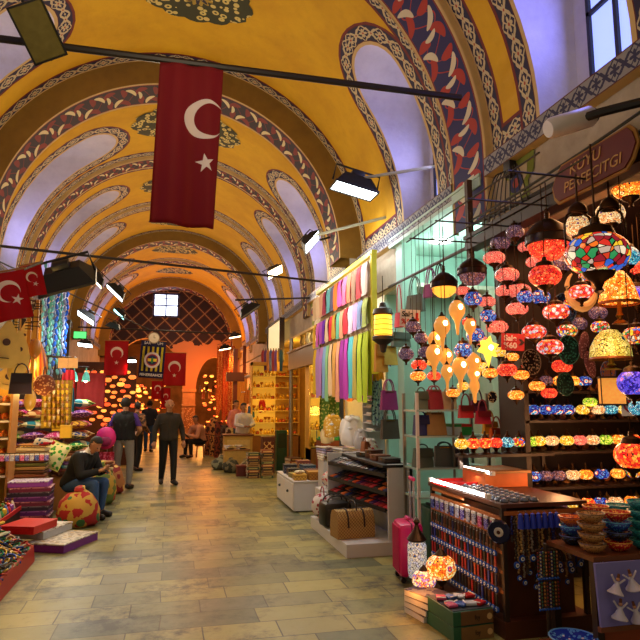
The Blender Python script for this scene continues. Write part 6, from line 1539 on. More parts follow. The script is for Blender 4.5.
# ================================================================ floodlights and rods
m_cool = M('#f4fbff', .4, e=9, ec='#e6f8ff'); m_warmg = M('#fff0d0', .4, e=9, ec='#ffe2b0'); m_off = M('#6a6030', .25, var=.3); m_tealg = M('#d0fff8', .4, e=4, ec='#9ff4ea')
def flood(px, py, Y, w, aim, glass, label, pw=0, col='#ffe6c0', arm=None, roll=0):
    """box floodlight with sloping hood; aim = direction the glass faces"""
    p = P(px, py, Y=Y); k = px_m(p)*w; t = T('floodlight', label, 'floodlight', p); d = Vector(aim).normalized(); t.rotation_euler = (Vector((0, 0, -1)).rotation_difference(d).to_matrix() @ Matrix.Rotation(R(roll), 3, 'Z')).to_euler()
    b = MB(); vs0 = [(-1, -.62, 0), (1, -.62, 0), (1, .62, 0), (-1, .62, 0)]; vs1 = [(-.62, -.3, .62), (.62, -.3, .62), (.62, .3, .62), (-.62, .3, .62)]
    A_ = [b.b.verts.new(Vector(v)*k) for v in vs0]; B_ = [b.b.verts.new(Vector(v)*k) for v in vs1]; b.b.faces.new(B_[::-1])
    for i in range(4): b.b.faces.new((A_[i], A_[(i+1) % 4], B_[(i+1) % 4], B_[i]))
    b.build('housing', M('#16171a', .45, .3, var=.2), t, False)
    b = MB(); b.box((0, -.62*k, -.02*k), (2.04*k, .06*k, .1*k)).box((0, .62*k, -.02*k), (2.04*k, .06*k, .1*k)).box((-k, 0, -.02*k), (.06*k, 1.24*k, .1*k)).box((k, 0, -.02*k), (.06*k, 1.24*k, .1*k)); b.build('bezel', m_black, t, False)
    MB().box((0, 0, -.01*k), (1.92*k, 1.16*k, .03*k)).build('glass', glass, t, False); MB().box((0, 0, .72*k), (.6*k, .5*k, .24*k), bev=.02*k).build('ballast_box', m_black, t)
    MB().tube([(-1.06*k, 0, .2*k), (-1.06*k, 0, .95*k), (1.06*k, 0, .95*k), (1.06*k, 0, .2*k)], .05*k, 6).build('bracket', m_black, t)
    if pw: light('SPOT', p+d*.08, pw, col, .12, Vector((0, 0, -1)).rotation_difference(d).to_euler(), 135)
    if arm:
        q = P(*arm[:2], Y=arm[2]); o = MB().tube([p+Vector((0, 0, .5*k)), q], .024, 8).build('support_pole', M('#a8a890', .5, var=.1)); tag(o, 'grey pole from the cornice holding the %s' % ' '.join(label.split()[:3]), 'pole')
    return t
flood(38, 32, 4.95, 27, (.28, -.72, -.62), m_off, 'large unlit floodlight at the top of the tie rod near the left lunette', roll=75)
flood(354, 190, 8.2, 22, (-.22, .02, -1), m_cool, 'white lit floodlight on the pole left of the mint shop', 160, '#eef6ff', (462, 162, 7.4))
flood(312, 242, 9.2, 12, (.75, -.45, -.5), m_cool, 'teal hooded floodlight above the scarf rack', 60, '#f4f8ff', (395, 215, 8.5))
flood(275, 272, 13.2, 9, (.5, -.6, -.6), m_warmg, 'bright floodlight on the long cross rod above the far cream panel', 160, '#fff0d4')
flood(250, 312, 16, 11, (.6, -.1, -.8), m_black, 'dark floodlight below the bright one on the right side')
flood(235, 337, 19.5, 6, (.2, -.1, -1), m_warmg, 'small lit floodlight over the orange draped cloth', 90, '#ffb050')
flood(225, 349, 22, 6, (.2, -.1, -1), m_warmg, 'smallest lit floodlight near the end archway', 90, '#ff9a40')
flood(68, 282, 9.3, 27, (.3, .6, -.75), m_black, 'big dark floodlight hood seen from behind over the left stall')
flood(94, 280, 10.5, 11, (-.68, -.12, -.7), m_warmg, 'floodlight with slim lit edge on the left rod', 60, '#fff0d8')
flood(115, 293, 11.5, 11, (-.68, -.14, -.7), m_cool, 'round hooded cool floodlight right of the slim one on the left', 70, '#e8f4ff')
flood(86, 318, 11.2, 10, (-.55, -.3, -.75), m_cool, 'brightest white floodlight on the left above the glass strips', 90, '#fff6e8')
flood(119, 314, 14.5, 7, (-.66, -.2, -.7), m_tealg, 'small teal lit floodlight on the left', 50, '#d8fff8')
flood(113, 327, 15, 7, (-.3, .3, -.9), m_black, 'small dark floodlight below the teal lit one')
flood(85, 345, 13, 7, (-.1, -.35, -.93), m_cool, 'low white floodlight under the left stall roof', 70, '#fff4e0')
flood(131, 361, 15.5, 5, (.0, -.4, -.9), m_cool, 'far white floodlight beside the left crescent flag', 60, '#fff4e0')
bar('long dark cross rod carrying the left floodlights and the bright right one', P(0, 246, Y=9.2), P(335, 283, Y=11.4), .022); bar('dark rod under the second painted rib at the far end', P(78, 327, Y=18.8), P(236, 334, Y=18.8), .025)
bar('dark rod across the right side in front of the far lunettes', P(235, 300, Y=13.6), P(345, 297, Y=13.6), .022); bar('short dark rod by the teal hooded floodlight', P(320, 240, Y=10.4), P(372, 225, Y=10.4), .02)
bar('thin rod from left wall above the glass strips', P(0, 262, Y=10.2), P(150, 330, Y=14.5), .014); bar('wooden pole holding the left small flags', P(0, 279, Y=6.63), P(42, 262, Y=7.6), .016)
# ================================================================ left stalls
# partitions and roof that carry the left stalls
wall('wall_stall', [((-2.62, 13.3, 1.7), (1.1, .06, 3.4))], m_dwood)
# -- slipper shelves facing the aisle mouth
YL = 9.3
t = T('slipper_shelving', 'yellow lit shelving of slippers at the left edge of the left stall', 'shelving', (-2.50, YL, 0))
slz = [P(12, y, Y=YL).z for y in (474, 455, 437, 420, 403)]
for z in slz: MB().box((0, 0, z-.015), (.76, .36, .025)).build('shelf_board', M('#d8c8b8', .5, var=.1), t, False)
MB().box((0, .19, .95), (.78, .02, 1.9)).build('back_board', M('#d8a030', .6, var=.2), t, False)
for x in (-.38, .38): MB().box((x, 0, .95), (.03, .36, 1.9)).build('upright', m_lwood, t, False)
def slipper(c, c2):
    def f():
        t = T('slipper', 'x', 'slipper')
        MB().ball((0, 0, .012), (.042, .12, .012), 14, 6).build('sole', m_lwood, t)
        MB().grid(lambda u, v: Vector((.045*cos(pi*u)*(1-.3*v), -.02-.11*v*(1-.25*(2*u-1)**2), .014+.05*sin(pi*u)*(1-.55*v*v))), 10, 6, .005).build('upper', fabric(c, c2, 'dots', 80), t)
        MB().tube([(0, -.125, .02), (0, -.14, .035), (0, -.13, .05)], [.012, .009, .004], 6).build('curled_toe', M(c, .7), t); return t
    return f
SLP = {n: Proto(slipper(*c)) for n, c in (('red', ('#b81c1c', '#e8c040')), ('orange', ('#e07020', '#f8d060')), ('gold', ('#e0b020', '#f8e890')), ('purple', ('#7a2a8a', '#e0c0e0')), ('ivory', ('#e8d8b8', '#b07040')))}
for s_, z in enumerate(slz):
    for i in range(7):
        c = ('orange red gold orange ivory red orange gold purple'.split())[(i*2+s_*3) % 9]; SLP[c]((-2.79+i*.097, YL-.03, z), .12*(i % 3-1), '%s embroidered slipper, %s from left on the %s slipper shelf from bottom' % (c, ORD[i], ORD[s_]), 'slippers on the shelves', 1.0 if s_ == 99 else (1.0, 1.15, 1.7))
light('POINT', (-2.0, 8.7, 2.2), 34, '#ffd070', .12); light('POINT', (-1.7, 8.3, 1.4), 14, '#ffd080', .1)
# -- string instruments hanging from the rod
def oud(px, py, Y, w, h, c, c2, lab, rot, neck=1.0, back=False):
    p = P(px, py, Y=Y); k = px_m(p); t = T('oud', lab, 'instrument', p); t.rotation_euler = (0, R(rot), R(20 if not back else 150)); W, H = w*k, h*k
    prof = [(0, -H), (.55*W, -.93*H), (.9*W, -.6*H), (1.0*W, -.25*H), (.85*W, .2*H), (.5*W, .65*H), (.16*W, 1.0*H), (0, 1.02*H)]
    m_ = fabric(c, c2, 'stripe', 1.0) if False else M(c, .3, var=.2, scale=6)
    b = MB(); n = 13
    for i in range(n):
        b.m(i % 2); n0 = len(b.b.faces); a0, a1 = pi*i/n, pi*(i+1)/n
        for (r0, z0), (r1, z1) in zip(prof, prof[1:]):
            q = [(r0*cos(a0), .75*r0*sin(a0), z0), (r0*cos(a1), .75*r0*sin(a1), z0), (r1*cos(a1), .75*r1*sin(a1), z1), (r1*cos(a0), .75*r1*sin(a0), z1)]
            q = [x for j, x in enumerate(q) if x not in q[:j]]
            if len(q) > 2: b.b.faces.new([b.b.verts.new(x) for x in q]).material_index = i % 2
    bmesh.ops.remove_doubles(b.b, verts=b.b.verts[:], dist=1e-5); b.build('ribbed_back', [m_, M(c2, .3, var=.15)], t)
    poly = [(r, z) for r, z in prof]+[(-r, z) for r, z in prof[-2:0:-1]]
    MB().prism(poly, .012, Matrix.Translation((0, -.014, 0))).build('soundboard', M('#d8b050' if not back else c, .4, var=.12), t, False)
    MB().lathe([(0, 0), (.26*W, 0), (.26*W, .004), (0, .004)], 18, (0, -.016, .12*H), (pi/2, 0, 0)).build('rosette', M('#4a2a14', .5), t); MB().box((0, -.022, -.55*H), (.6*W, .014, .03*H)).build('bridge', m_dwood, t, False)
    MB().box((0, -.008, H+.45*H*neck), (.17*W, .03, .95*H*neck)).build('neck', M('#c88a30', .35, var=.1), t, False); MB().box((0, .06, H*(1+.93*neck)), (.14*W, .16, .05*H), (R(20), 0, 0)).build('peg_box', m_dwood, t, False)
oud(6, 345, 7.5, 14, 24, '#e8c840', '#c89820', 'bright yellow lute hanging at the far left below the flags', 4)
oud(20, 352, 8.0, 9, 22, '#d8a028', '#a86a18', 'slim golden lute hanging right of the bright yellow one', -3, 1.3)
oud(24, 337, 8.6, 6, 16, '#b81c1c', '#d8501c', 'small red orange lute hanging behind the golden lute', 5)
oud(39, 362, 8.9, 10, 19, '#d88a3a', '#a8442a', 'big round backed lute with orange and rust ribs', 3, 1.0, True)
oud(31, 342, 8.3, 4, 12, '#c0401c', '#8a1c14', 'little rust coloured lute between two long necks', -4, 1.2)
oud(8, 378, 8.4, 12, 12, '#c8982c', '#8a5a18', 'broad pale lute lying low behind the dark bag', 10, .2)
for i, (px, y0, y1, c) in enumerate(((30, 310, 402, '#d8a038'), (26, 318, 380, '#c88a28'), (13, 318, 372, '#e0b848'), (35, 300, 350, '#b8782a'))):
    a, b2 = P(px, y0, Y=8.15), P(px, y1, Y=8.15); t = T('saz_lute', '%s long necked lute hanging among the ouds, %s from the aisle' % (('golden', 'amber', 'pale yellow', 'brown')[i], ORD[(1, 2, 3, 0)[i]]), 'instrument', b2); L = (a-b2).length
    MB().box((0, 0, L*.5), (.04, .03, L)).build('neck', M(c, .35, var=.1), t, False); MB().ball((0, 0, .02), (.07, .06, .13), 14, 10).build('bowl', M(c, .35, var=.2), t, 2)
    for j in range(3): MB().box((0, -.01, L*(.92-.05*j)), (.10, .012, .012)).build('peg', m_dwood, t, False)
put(bag('#2c140c', .24, .24, .12, 'flap', .12), P(20, 394, Y=7.6), .3, 'dark brown leather satchel hanging under the golden lutes')
p = P(44, 385, Y=8.5); t = T('round_bag', 'brown patterned bag hanging below the round backed lute', 'bag', p); MB().ball((0, 0, 0), (.14, .08, .14), 16, 10).build('body', fabric('#7a3a1c', '#c8905a', 'dots', 30), t, 2); MB().tube([(0, .1*cos(pi*i/8), .12+.12*sin(pi*i/8)) for i in range(9)], .008, 6).build('handle', m_dwood, t)
# -- strings of glass discs, blue and silver
for i in range(11):
    px = 46+i*2.3; py0 = 262+(i*5) % 13; Y = 11.3+.05*(i % 3); p = P(px, py0, Y=Y); n = 18-(i % 4); t = T('glass_strip', 'hanging string of %s glass leaves beside the lutes, %s from left' % (('pale aqua', 'silver blue', 'deep blue', 'clear green')[i % 4], ORD[i]), 'glass string', p, group='glass strings beside the lutes')
    cs = ('#5a9aa0', '#6a7aa0', '#1a4aa8', '#4a8a7a')[i % 4]; b = MB()
    for j in range(n): b.ball((.012*sin(j*2+i), 0, -.06-j*.112), (.028, .008, .058), 8, 6, (0, .3*sin(j*1.7+i), 0))
    b.build('glass_leaves', M(cs, .12, e=.04, var=.5, scale=9), t, 2); MB().tube([(0, 0, .05), (0, 0, -.06-n*.112)], .004, 5).build('cord', m_steel, t)
# -- hanging yellow baby shoes in a grid
for r_ in range(7):
    for i in range(6):
        p = P(45+i*4.4, 384+r_*6.4, Y=10.6); o = SLP[('gold', 'gold', 'gold', 'ivory')[(r_+i) % 4]](p, i*.5, '%s small slipper on the hanging grid, %s from left in the %s row' % (('golden', 'golden', 'golden', 'ivory')[(r_+i) % 4], ORD[i], ORD[r_]), 'small slippers on the hanging grid', .55, (R(70), 0, .3))
p0, p1 = P(43, 380, Y=10.66), P(70, 428, Y=10.66); t = T('hanging_grid', 'wire grid hung with small golden slippers', 'grid', ((p0.x+p1.x)/2, 10.66, p1.z)); b = MB()
for i in range(7): b.tube([(p0.x+(p1.x-p0.x)*i/6-(p0.x+p1.x)/2, 0, 0), (p0.x+(p1.x-p0.x)*i/6-(p0.x+p1.x)/2, 0, p0.z-p1.z)], .005, 5)
for j in range(8): b.tube([(p0.x-(p0.x+p1.x)/2, .01, (p0.z-p1.z)*j/7), (p1.x-(p0.x+p1.x)/2, .01, (p0.z-p1.z)*j/7)], .005, 5)
b.build('wire_mesh', m_brass, t)
MB().box((0, .06, (p0.z-p1.z)/2), (p1.x-p0.x, .02, p0.z-p1.z)).build('back_board', M('#b8982c', .6, var=.2), t, False)
light('POINT', (-1.9, 10.0, 1.9), 16, '#ffd870', .1)
# -- red dress, dummy head, dark robe, small teal lamps
drape(69, 370, 11.6, 13, 34, '#b81018', 'long red robe hanging right of the glass strips', gather=.8, name='hanging_dress', cat='dress')
drape(63, 388, 11.0, 10, 22, '#14121a', 'small black robe hanging below the wooden rod', gather=.7, name='hanging_dress', cat='dress'); drape(72, 388, 10.9, 5, 24, '#3a9ac0', 'light blue scarf hanging on the black robe', gather=.8)
drape(92, 373, 13.5, 26, 34, '#8a1414', 'wide dark red hanging behind the teal lamps', gather=1.0); drape(35, 300, 9.0, 12, 34, '#4a2a20', 'dark beaded hanging behind the long necks', c2='#c8b8a0', pat='dots', gather=1)
bar('light wooden rod with two boards below the glass strips', P(46, 356, Y=10.8), P(76, 358, Y=10.8), .018)
for px in (63, 73):
    p = P(px, 363, Y=10.75); t = T('price_board', 'blank pale wooden board on the rod, %s of the pair' % ('left' if px < 70 else 'right'), 'board', p); MB().box((0, 0, 0), (.15, .015, .17)).build('board', M('#d8a878', .6), t, False); MB().box((0, .005, .095), (.03, .02, .03)).build('clip', m_brass, t, False)
for px in (74, 86):
    p = P(px, 378, Y=12.0); k = px_m(p); t = T('clip_lamp', 'teal metal clip lamp over the cushions, %s of the pair' % ('left' if px < 80 else 'right'), 'lamp', p); MB().lathe([(4*k, -3*k), (3.2*k, 2*k), (1.6*k, 6*k), (0, 6.5*k)], 16).build('lamp_shade', M('#5ac0b0', .4, e=.1), t); MB().ball((0, 0, -2*k), 2.2*k, 10, 8).build('bulb', m_bulb, t); MB().tube([(0, 0, 6*k), (0, 0, 11*k)], .6*k, 6).build('stem', M('#5ac0b0', .4), t)
    light('POINT', p+Vector((0, 0, -.15)), 8, '#fff0c8', .06)
bar('teal bar joining the two clip lamps', P(71, 367, Y=12), P(89, 367, Y=12), .016)
t = T('exit_sign', 'small glowing green sign high behind the left floodlights', 'sign', P(80, 335, Y=14)); MB().box((0, 0, 0), (.25, .04, .14)).build('panel', M('#50e070', .5, e=1.5), t, False); MB().box((0, .03, 0), (.28, .04, .17)).build('case', m_black, t, False)
# -- wall of small ember lanterns further along
m_em = [M('#f08840', .4, e=1.3, ec='#f88038', var=.4, scale=40), M('#f0b050', .4, e=1.5, ec='#f8a848', var=.4, scale=40), M('#e05a30', .4, e=1.1, ec='#f0582c', var=.4, scale=40)]
def ember(k):
    def f():
        t = T('ember_lantern', 'x', 'lantern'); MB().ball((0, 0, 0), (.1, .1, .062), 12, 8).build('globe', m_em[k], t, 2); MB().lathe([(0, .1), (.03, .085), (.055, .055), (.05, .05)], 10).build('cap', m_dbrass, t); MB().lathe([(.04, -.052), (.012, -.075), (0, -.1)], 8).build('finial', m_dbrass, t); return t
    return f
EM = [Proto(ember(k)) for k in range(3)]; en = ['orange', 'amber', 'red']
for r_ in range(12):
    n = 6
    for i in range(n):
        px = 87+i*8.2+(r_ % 2)*4+1.3*sin(i*5+r_*3); py = 372+r_*6.6+1.4*sin(i*3.1+r_*2)
        if px < 96 and py > 425: continue
        k = (i*2+r_*3+(i*r_)) % 3; Y = 16.9+.14*((i+r_) % 3); p = P(px, py, Y=Y); EM[k](p, 0, 'small glowing %s lantern on the left lantern wall, %s from left in row %s' % (en[k], ORD[i], ORD[r_]), 'small lanterns on the left lantern wall', .74+.14*((i*r_) % 3))
p0, p1 = P(64, 365, Y=17.6), P(133, 462, Y=17.6)
wall('wall_lanterns', [(((p0.x+p1.x)/2-.25, 17.6, 1.4), (p1.x-p0.x+.5, .06, 2.8))], M('#3a1a0e', .7, var=.4))
for z in (1.0, 1.6, 2.2): light('POINT', ((p0.x+p1.x)/2, 16.3, z), 14, '#ff9a48', .15)
# lamps glowing deep in the hall on the left and behind the archways
FARL = []
for i in range(110):
    px = 128+random.random()*38; py = 384+random.random()*52; Y = 30.2+random.random()*3
    p = P(px, py, Y=Y)
    if any((p-q).length < .34 for q in FARL): continue
    FARL.append(p); EM[i % 3](p, 0, 'small %s lantern glowing in the far gallery behind the left opening' % en[i % 3], 'far gallery %s lanterns' % en[i % 3], random.uniform(.8, 1.5))
for i in range(80):
    px = 201+random.random()*32; py = 372+random.random()*66; p = P(px, py, Y=30.3+random.random()*2)
    if any((p-q).length < .26 for q in FARL): continue
    FARL.append(p); EM[(i+1) % 3](p, 0, 'small %s lantern glowing behind the right archway' % en[(i+1) % 3], 'right archway %s lanterns' % en[(i+1) % 3], random.uniform(.5, 1.1))
for p in ((-1.4, 31, 2.2), (-.4, 31.5, 1.4), (2.1, 30.6, 2.2), (2.0, 30.2, 1.0), (1.6, 30.4, 1.8), (-2.3, 32, 3.4)): light('POINT', p, 130, '#ffa850', .2)
light('POINT', (1.7, 27.6, 3.0), 230, '#ff8a38', .2); light('POINT', (2.4, 25.6, 2.2), 70, '#ff9040', .2); light('POINT', (.4, 27.8, 2.6), 40, '#ff9848', .2)
# -- heap of cushions, folded textiles and bags behind the seated man
def cushion(c, c2, pat):
    def f():
        t = T('cushion', 'x', 'cushion'); b = MB()
        for sg in (1, -1): b.grid(lambda u, v: Vector(((u-.5)*.42*(1-.08*sin(pi*v)), (v-.5)*.42*(1-.08*sin(pi*u)), sg*.085*(sin(pi*u)*sin(pi*v))**.5)), 10, 10)
        bmesh.ops.remove_doubles(b.b, verts=b.b.verts[:], dist=1e-4); b.build('cover', fabric(c, c2, pat, 22), t, 2)
        MB().tube([(-.21, -.21, 0), (0, -.195, 0), (.21, -.21, 0), (.195, 0, 0), (.21, .21, 0), (0, .195, 0), (-.21, .21, 0), (-.195, 0, 0)], .008, 6, True).build('piping', M(c2, .8), t); return t
    return f
CU = {n: Proto(cushion(*c)) for n, c in (('crimson', ('#b81c30', '#e0a040', 'dots')), ('green', ('#2a8a3a', '#d8e080', 'dots')), ('navy', ('#1c2a6a', '#c0a060', 'diamond')), ('gold', ('#d8a020', '#7a2a14', 'diamond')), ('violet', ('#6a2a8a', '#d8a0d0', 'dots')), ('teal', ('#1c7a8a', '#d8d0a0', 'stripe')), ('rust', ('#a84a1c', '#e8c080', 'check')), ('pink', ('#c8206a', '#f0b0c0', 'dots')))}
t = T('goods_bench', 'low bench under the heap of cushions behind the seated man', 'bench', (-2.15, 12.15, 0)); MB().box((0, 0, .78), (1.5, 1.6, .06)).build('bench_top', m_wood, t, False)
for sx in (-.6, .6):
    for sy in (-.75, .75): MB().box((sx, sy, .375), (.07, .07, .75)).build('leg', m_wood, t, False)
kinds = list(CU)
for i in range(40):
    r_, c_ = divmod(i, 8); x = -2.72+(c_ % 4)*.37+.03*(r_ % 2); y = 11.6+(c_//4)*.5+.06*r_; z = .92+r_*.19
    kx = kinds[(i*3+r_) % 8]; CU[kx]((x, y, z), i*.7, '%s patterned cushion, %s from left in the %s layer of the %s heap row' % (kx, ORD[c_ % 4], ORD[r_], ('front', 'back')[c_//4]), 'cushions heaped on the bench', .85, (R(6*((i*5) % 3-1)), R(5*((i*7) % 3-1)), .12*(i % 3-1)))
o = dup(CU['green'].o, P(54, 455, Y=10.15), 0, 'white cushion with green spots leaning behind the seated person', None, 1.0, (R(65), R(15), R(-30)))
for c in o.children:
    if c.name.startswith('cover'): c.data = c.data.copy(); c.data.materials[0] = fabric('#d8d8a8', '#3a9a3a', 'dots', 15)
t = T('textile_table', 'low table of folded textiles left of the seated person', 'table', (-1.95, 9.86, 0)); MB().box((0, 0, .48), (.50, .6, .05)).build('table_top', m_wood, t, False)
for sx in (-.21, .21):
    for sy in (-.26, .26): MB().box((sx, sy, .23), (.05, .05, .46)).build('leg', m_wood, t, False)
def textile(c, c2):
    def f():
        t = T('folded_textile', 'x', 'textile'); MB().box((0, 0, .026), (.42, .32, .05), bev=.018).build('fold', fabric(c, c2, 'hstripe', 300), t); MB().tube([(-.21, -.15, .026), (-.21, .15, .026)], .024, 8).build('fold_edge', M(c, .85, var=.2), t); return t
    return f
TX = {n: Proto(textile(*c)) for n, c in (('brown', ('#6a3a1c', '#3a2010')), ('tan', ('#b08850', '#7a5428')), ('maroon', ('#6a1c20', '#a06a3a')), ('olive', ('#6a6a2a', '#3a3a18')), ('teal', ('#2a6a70', '#c0c8b0')), ('cream', ('#d8c8a0', '#a88a5a')), ('purple', ('#5a2a6a', '#b080b0')))}
for i, c in enumerate('brown tan maroon brown tan olive brown maroon tan cream'.split()): TX[c]((-1.95, 9.83, .506+i*.053), .06*(i % 3-1), '%s folded textile, %s from the bottom of the pile left of the seated person' % (c, ORD[i]), 'folded textiles left of the seated person')
o = SLP['red']((-1.93, 9.81, 1.05)); o.scale = (2.4, 2.2, 2.0); o.rotation_euler = (0, 0, R(70)); o['label'] = 'large white, red and blue striped slipper on top of the textile pile'; o.pop('group', None)
for c in o.children:
    if c.name.startswith('upper'): c.data = c.data.copy(); c.data.materials[0] = fabric('#d8d0c8', '#b81c3a', 'stripe', 60, '#1c5a9a')
for s_, (px, py, n, Y) in enumerate(((74, 436, 5, 10.7), (86, 432, 4, 11.2), (66, 444, 4, 10.5))):
    p = P(px, py, Y=Y); p.x, p.y = ((-1.55, 10.7), (-1.2, 11.55), (-2.06, 10.55))[s_]; p.z = (.55, .45, .6)[s_]
    for i in range(n):
        c = list(TX)[(i*2+s_*3) % 7]; TX[c]((p.x, p.y, p.z+i*.053), .5+.1*i, '%s folded textile, %s from bottom in the %s of three piles behind the seated person' % (c, ORD[i], ('middle', 'far', 'near')[s_]), 'folded textiles behind the seated person')
    t = T('textile_crate', 'wooden crate under the %s of three textile piles behind the seated person' % ('middle', 'far', 'near')[s_], 'crate', (p.x, p.y, 0)); MB().box((0, 0, p.z/2-.01), (.46, .38, p.z-.03)).build('body', m_lwood, t, False); MB().box((0, 0, p.z-.012), (.48, .40, .02)).build('lid', m_wood, t, False)
for i, (px, py, c, lab) in enumerate(((58, 425, '#e0b020', 'yellow paper box behind the striped slipper'), (66, 432, '#d8a828', 'second yellow paper box beside the seated person head'))):
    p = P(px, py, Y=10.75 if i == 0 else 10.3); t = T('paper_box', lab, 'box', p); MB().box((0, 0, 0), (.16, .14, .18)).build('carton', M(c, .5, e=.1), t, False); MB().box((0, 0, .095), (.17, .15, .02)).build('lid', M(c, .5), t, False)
# -- sacks, pink bag
def sack(px, py, Y, rx, rz, c, c2, c3, lab):
    p = P(px, py, Y=Y); t = T('sack', lab, 'sack', (p.x, p.y, 0)); b = MB()
    b.lathe([(0, 0), (.75*rx, .0), (1.0*rx, .25*rz), (1.05*rx, .7*rz), (.95*rx, 1.2*rz), (.6*rx, 1.6*rz), (.22*rx, 1.78*rz), (.25*rx, 1.95*rz), (0, 1.9*rz)], 24)
    for v in b.b.verts: v.co += Vector((sin(v.co.z*30+v.co.y*12), sin(v.co.z*22+v.co.x*15), sin(v.co.x*20+v.co.y*17)))*.015
    b.build('cloth', fabric(c, c2, 'blob', 7, c3), t, 2); MB().tube([(.24*rx*cos(i*.5), .24*rx*sin(i*.5), 1.78*rz) for i in range(13)], .014, 6, True).build('tie', M(c2, .8), t)
sack(79, 505, 9.2, .27, .27, '#b8903a', '#a01c1c', '#3a6a3a', 'bulging kilim sack in yellow and red before the seated person')
sack(101, 470, 11.0, .24, .36, '#a8842c', '#5a6a2a', '#a83a1c', 'tall mustard brocade sack right behind the seated person')
sack(112, 476, 12.2, .22, .3, '#a06a3a', '#7a1c1c', '#d8b060', 'brown and red sack by the legs of the vested person')
p = P(106, 438, Y=12.6); t = T('backpack', 'magenta pink backpack hanging right of the cushions', 'bag', p); MB().ball((0, 0, 0), (.19, .12, .22), 18, 12).build('body', M('#d01c78', .6, var=.15), t, 2); MB().ball((0, -.1, -.06), (.12, .05, .1), 14, 10).build('front_pocket', M('#8a1450', .6), t, 2); MB().tube([(-.06+.012*i, 0, .2+.06*sin(pi*i/10)) for i in range(11)], .012, 6).build('loop', m_black, t)
drape(107, 452, 12.7, 14, 26, '#b01c3a', 'crimson skirt hanging below the magenta backpack', c2='#e06a8a', gather=1.0, name='hanging_dress', cat='dress')
# -- stack of purple boxes
def flatbox(w, d, h, c, c2):
    def f():
        t = T('gift_box', 'x', 'box'); MB().box((0, 0, h*.42), (w, d, h*.84), bev=.003).build('base', M(c, .5, var=.15), t, False); MB().box((0, 0, h*.88), (w*1.02, d*1.02, h*.24), bev=.003).build('lid', fabric(c2, c, 'dots', 26, '#d8d0c0', .5), t, False); return t
    return f
for i in range(9):
    o = flatbox(.52, .4, .058, *(('#5a1c6a', '#8a4a9a'), ('#2a1c34', '#6a5a6a'), ('#6a1c3a', '#b06a7a'))[i % 3])(); o.location = (-1.83+.012*(i % 3), 9.22, .002+i*.062); o.rotation_euler = (0, 0, .05*(i % 3-1)); o['label'] = '%s flat gift box, %s from floor in the stack left of the kilim sack' % (('purple', 'dark grey', 'wine')[i % 3], ORD[i]); o['group'] = 'gift boxes in the stack'
t = T('silver_box', 'purple and silver patterned box topping the gift box stack', 'box', (-1.83, 9.22, .563)); MB().box((0, 0, .03), (.5, .38, .06), bev=.004).build('base', M('#8a3aa0', .5), t, False); MB().box((0, 0, .066), (.51, .39, .014)).build('lid', fabric('#b8b0c0', '#6a2a8a', 'dots', 30), t, False)
# -- flat game boxes by the aisle
for i, (x, y, z, w, d, h, rz, c, c2, lab) in enumerate(((-1.18, 8.0, 0, .46, .72, .10, -24, '#6a1c7a', '#c8c0b0', 'long white topped game box with purple ends, lowest by the aisle'), (-1.48, 8.25, .102, .44, .62, .09, -22, '#a8a8a8', '#d0ccc4', 'grey white game box lying over the lowest one'), (-1.58, 8.02, .195, .42, .5, .09, -20, '#b81818', '#c02020', 'red lidded game box topping the aisle boxes'))):
    t = T('game_box', lab, 'box', (x, y, z), R(rz)); MB().box((0, 0, h*.45), (w, d, h*.9), bev=.003).build('base', M(c, .45, var=.2), t, False); MB().box((0, 0, h*.93), (w*1.02, d*1.02, h*.14)).build('lid', fabric(c2, '#8a8070', 'blob', 18, '#b09040', .4) if i < 2 else M(c2, .4), t, False); MB().box((0, -d/2-.004, h*.45), (w*.7, .006, h*.6)).build('end_label', M(c, .4, var=.4, scale=50), t, False)
# -- tiered trinket table with red trays
t = T('trinket_table', 'stepped red edged table of souvenir trays on the left', 'table', (-2.32, 8.15, 0))
for i, (x, z) in enumerate(((.28, .30), (-.05, .48), (-.38, .66))):
    MB().box((x, 0, z/2), (.33, 1.5, z)).build('step', m_dwood, t, False); MB().box((x+.17, 0, z+.02), (.016, 1.5, .05)).build('red_edge', M('#b01414', .4), t, False)
def figur(k):
    def f():
        t = T('souvenir_figurine', 'x', 'souvenir'); c = ('#c02a2a', '#2a5aa0', '#d8b030', '#3a8a4a', '#b8a890', '#8a4a9a')[k]
        pr = ([(0, 0), (.025, 0), (.03, .03), (.012, .06), (.02, .08), (0, .1)], [(0, 0), (.03, 0), (.03, .02), (.02, .05), (.005, .09), (0, .095)], [(0, 0), (.02, .0), (.035, .03), (.03, .06), (0, .075)])[k % 3]
        MB().lathe(pr, 12).build('body', M(c, .35, var=.35, scale=50), t); MB().ball((0, 0, pr[-1][1]), .011, 8, 6).build('knob', m_brass, t); return t
    return f
FG = [Proto(figur(k)) for k in range(6)]; fc = ['red', 'blue', 'yellow', 'green', 'beige', 'violet']
for r_, (x, z) in enumerate(((.28, .301), (-.05, .481), (-.38, .661))):
    for j in range(3):
        for i in range(13):
            k = (i*5+j*2+r_) % 6; FG[k]((-2.32+x-.10+j*.09, 7.47+i*.112, z), i*.5, '%s souvenir figurine, %s from near end, %s line of the %s step' % (fc[k], ORD[i], ORD[j], ('lowest', 'middle', 'top')[r_]), 'souvenirs on the stepped table', 1.0+.25*((i*3+j) % 3))
light('POINT', (-1.5, 7.4, 1.5), 14, '#ffe0b0', .12)
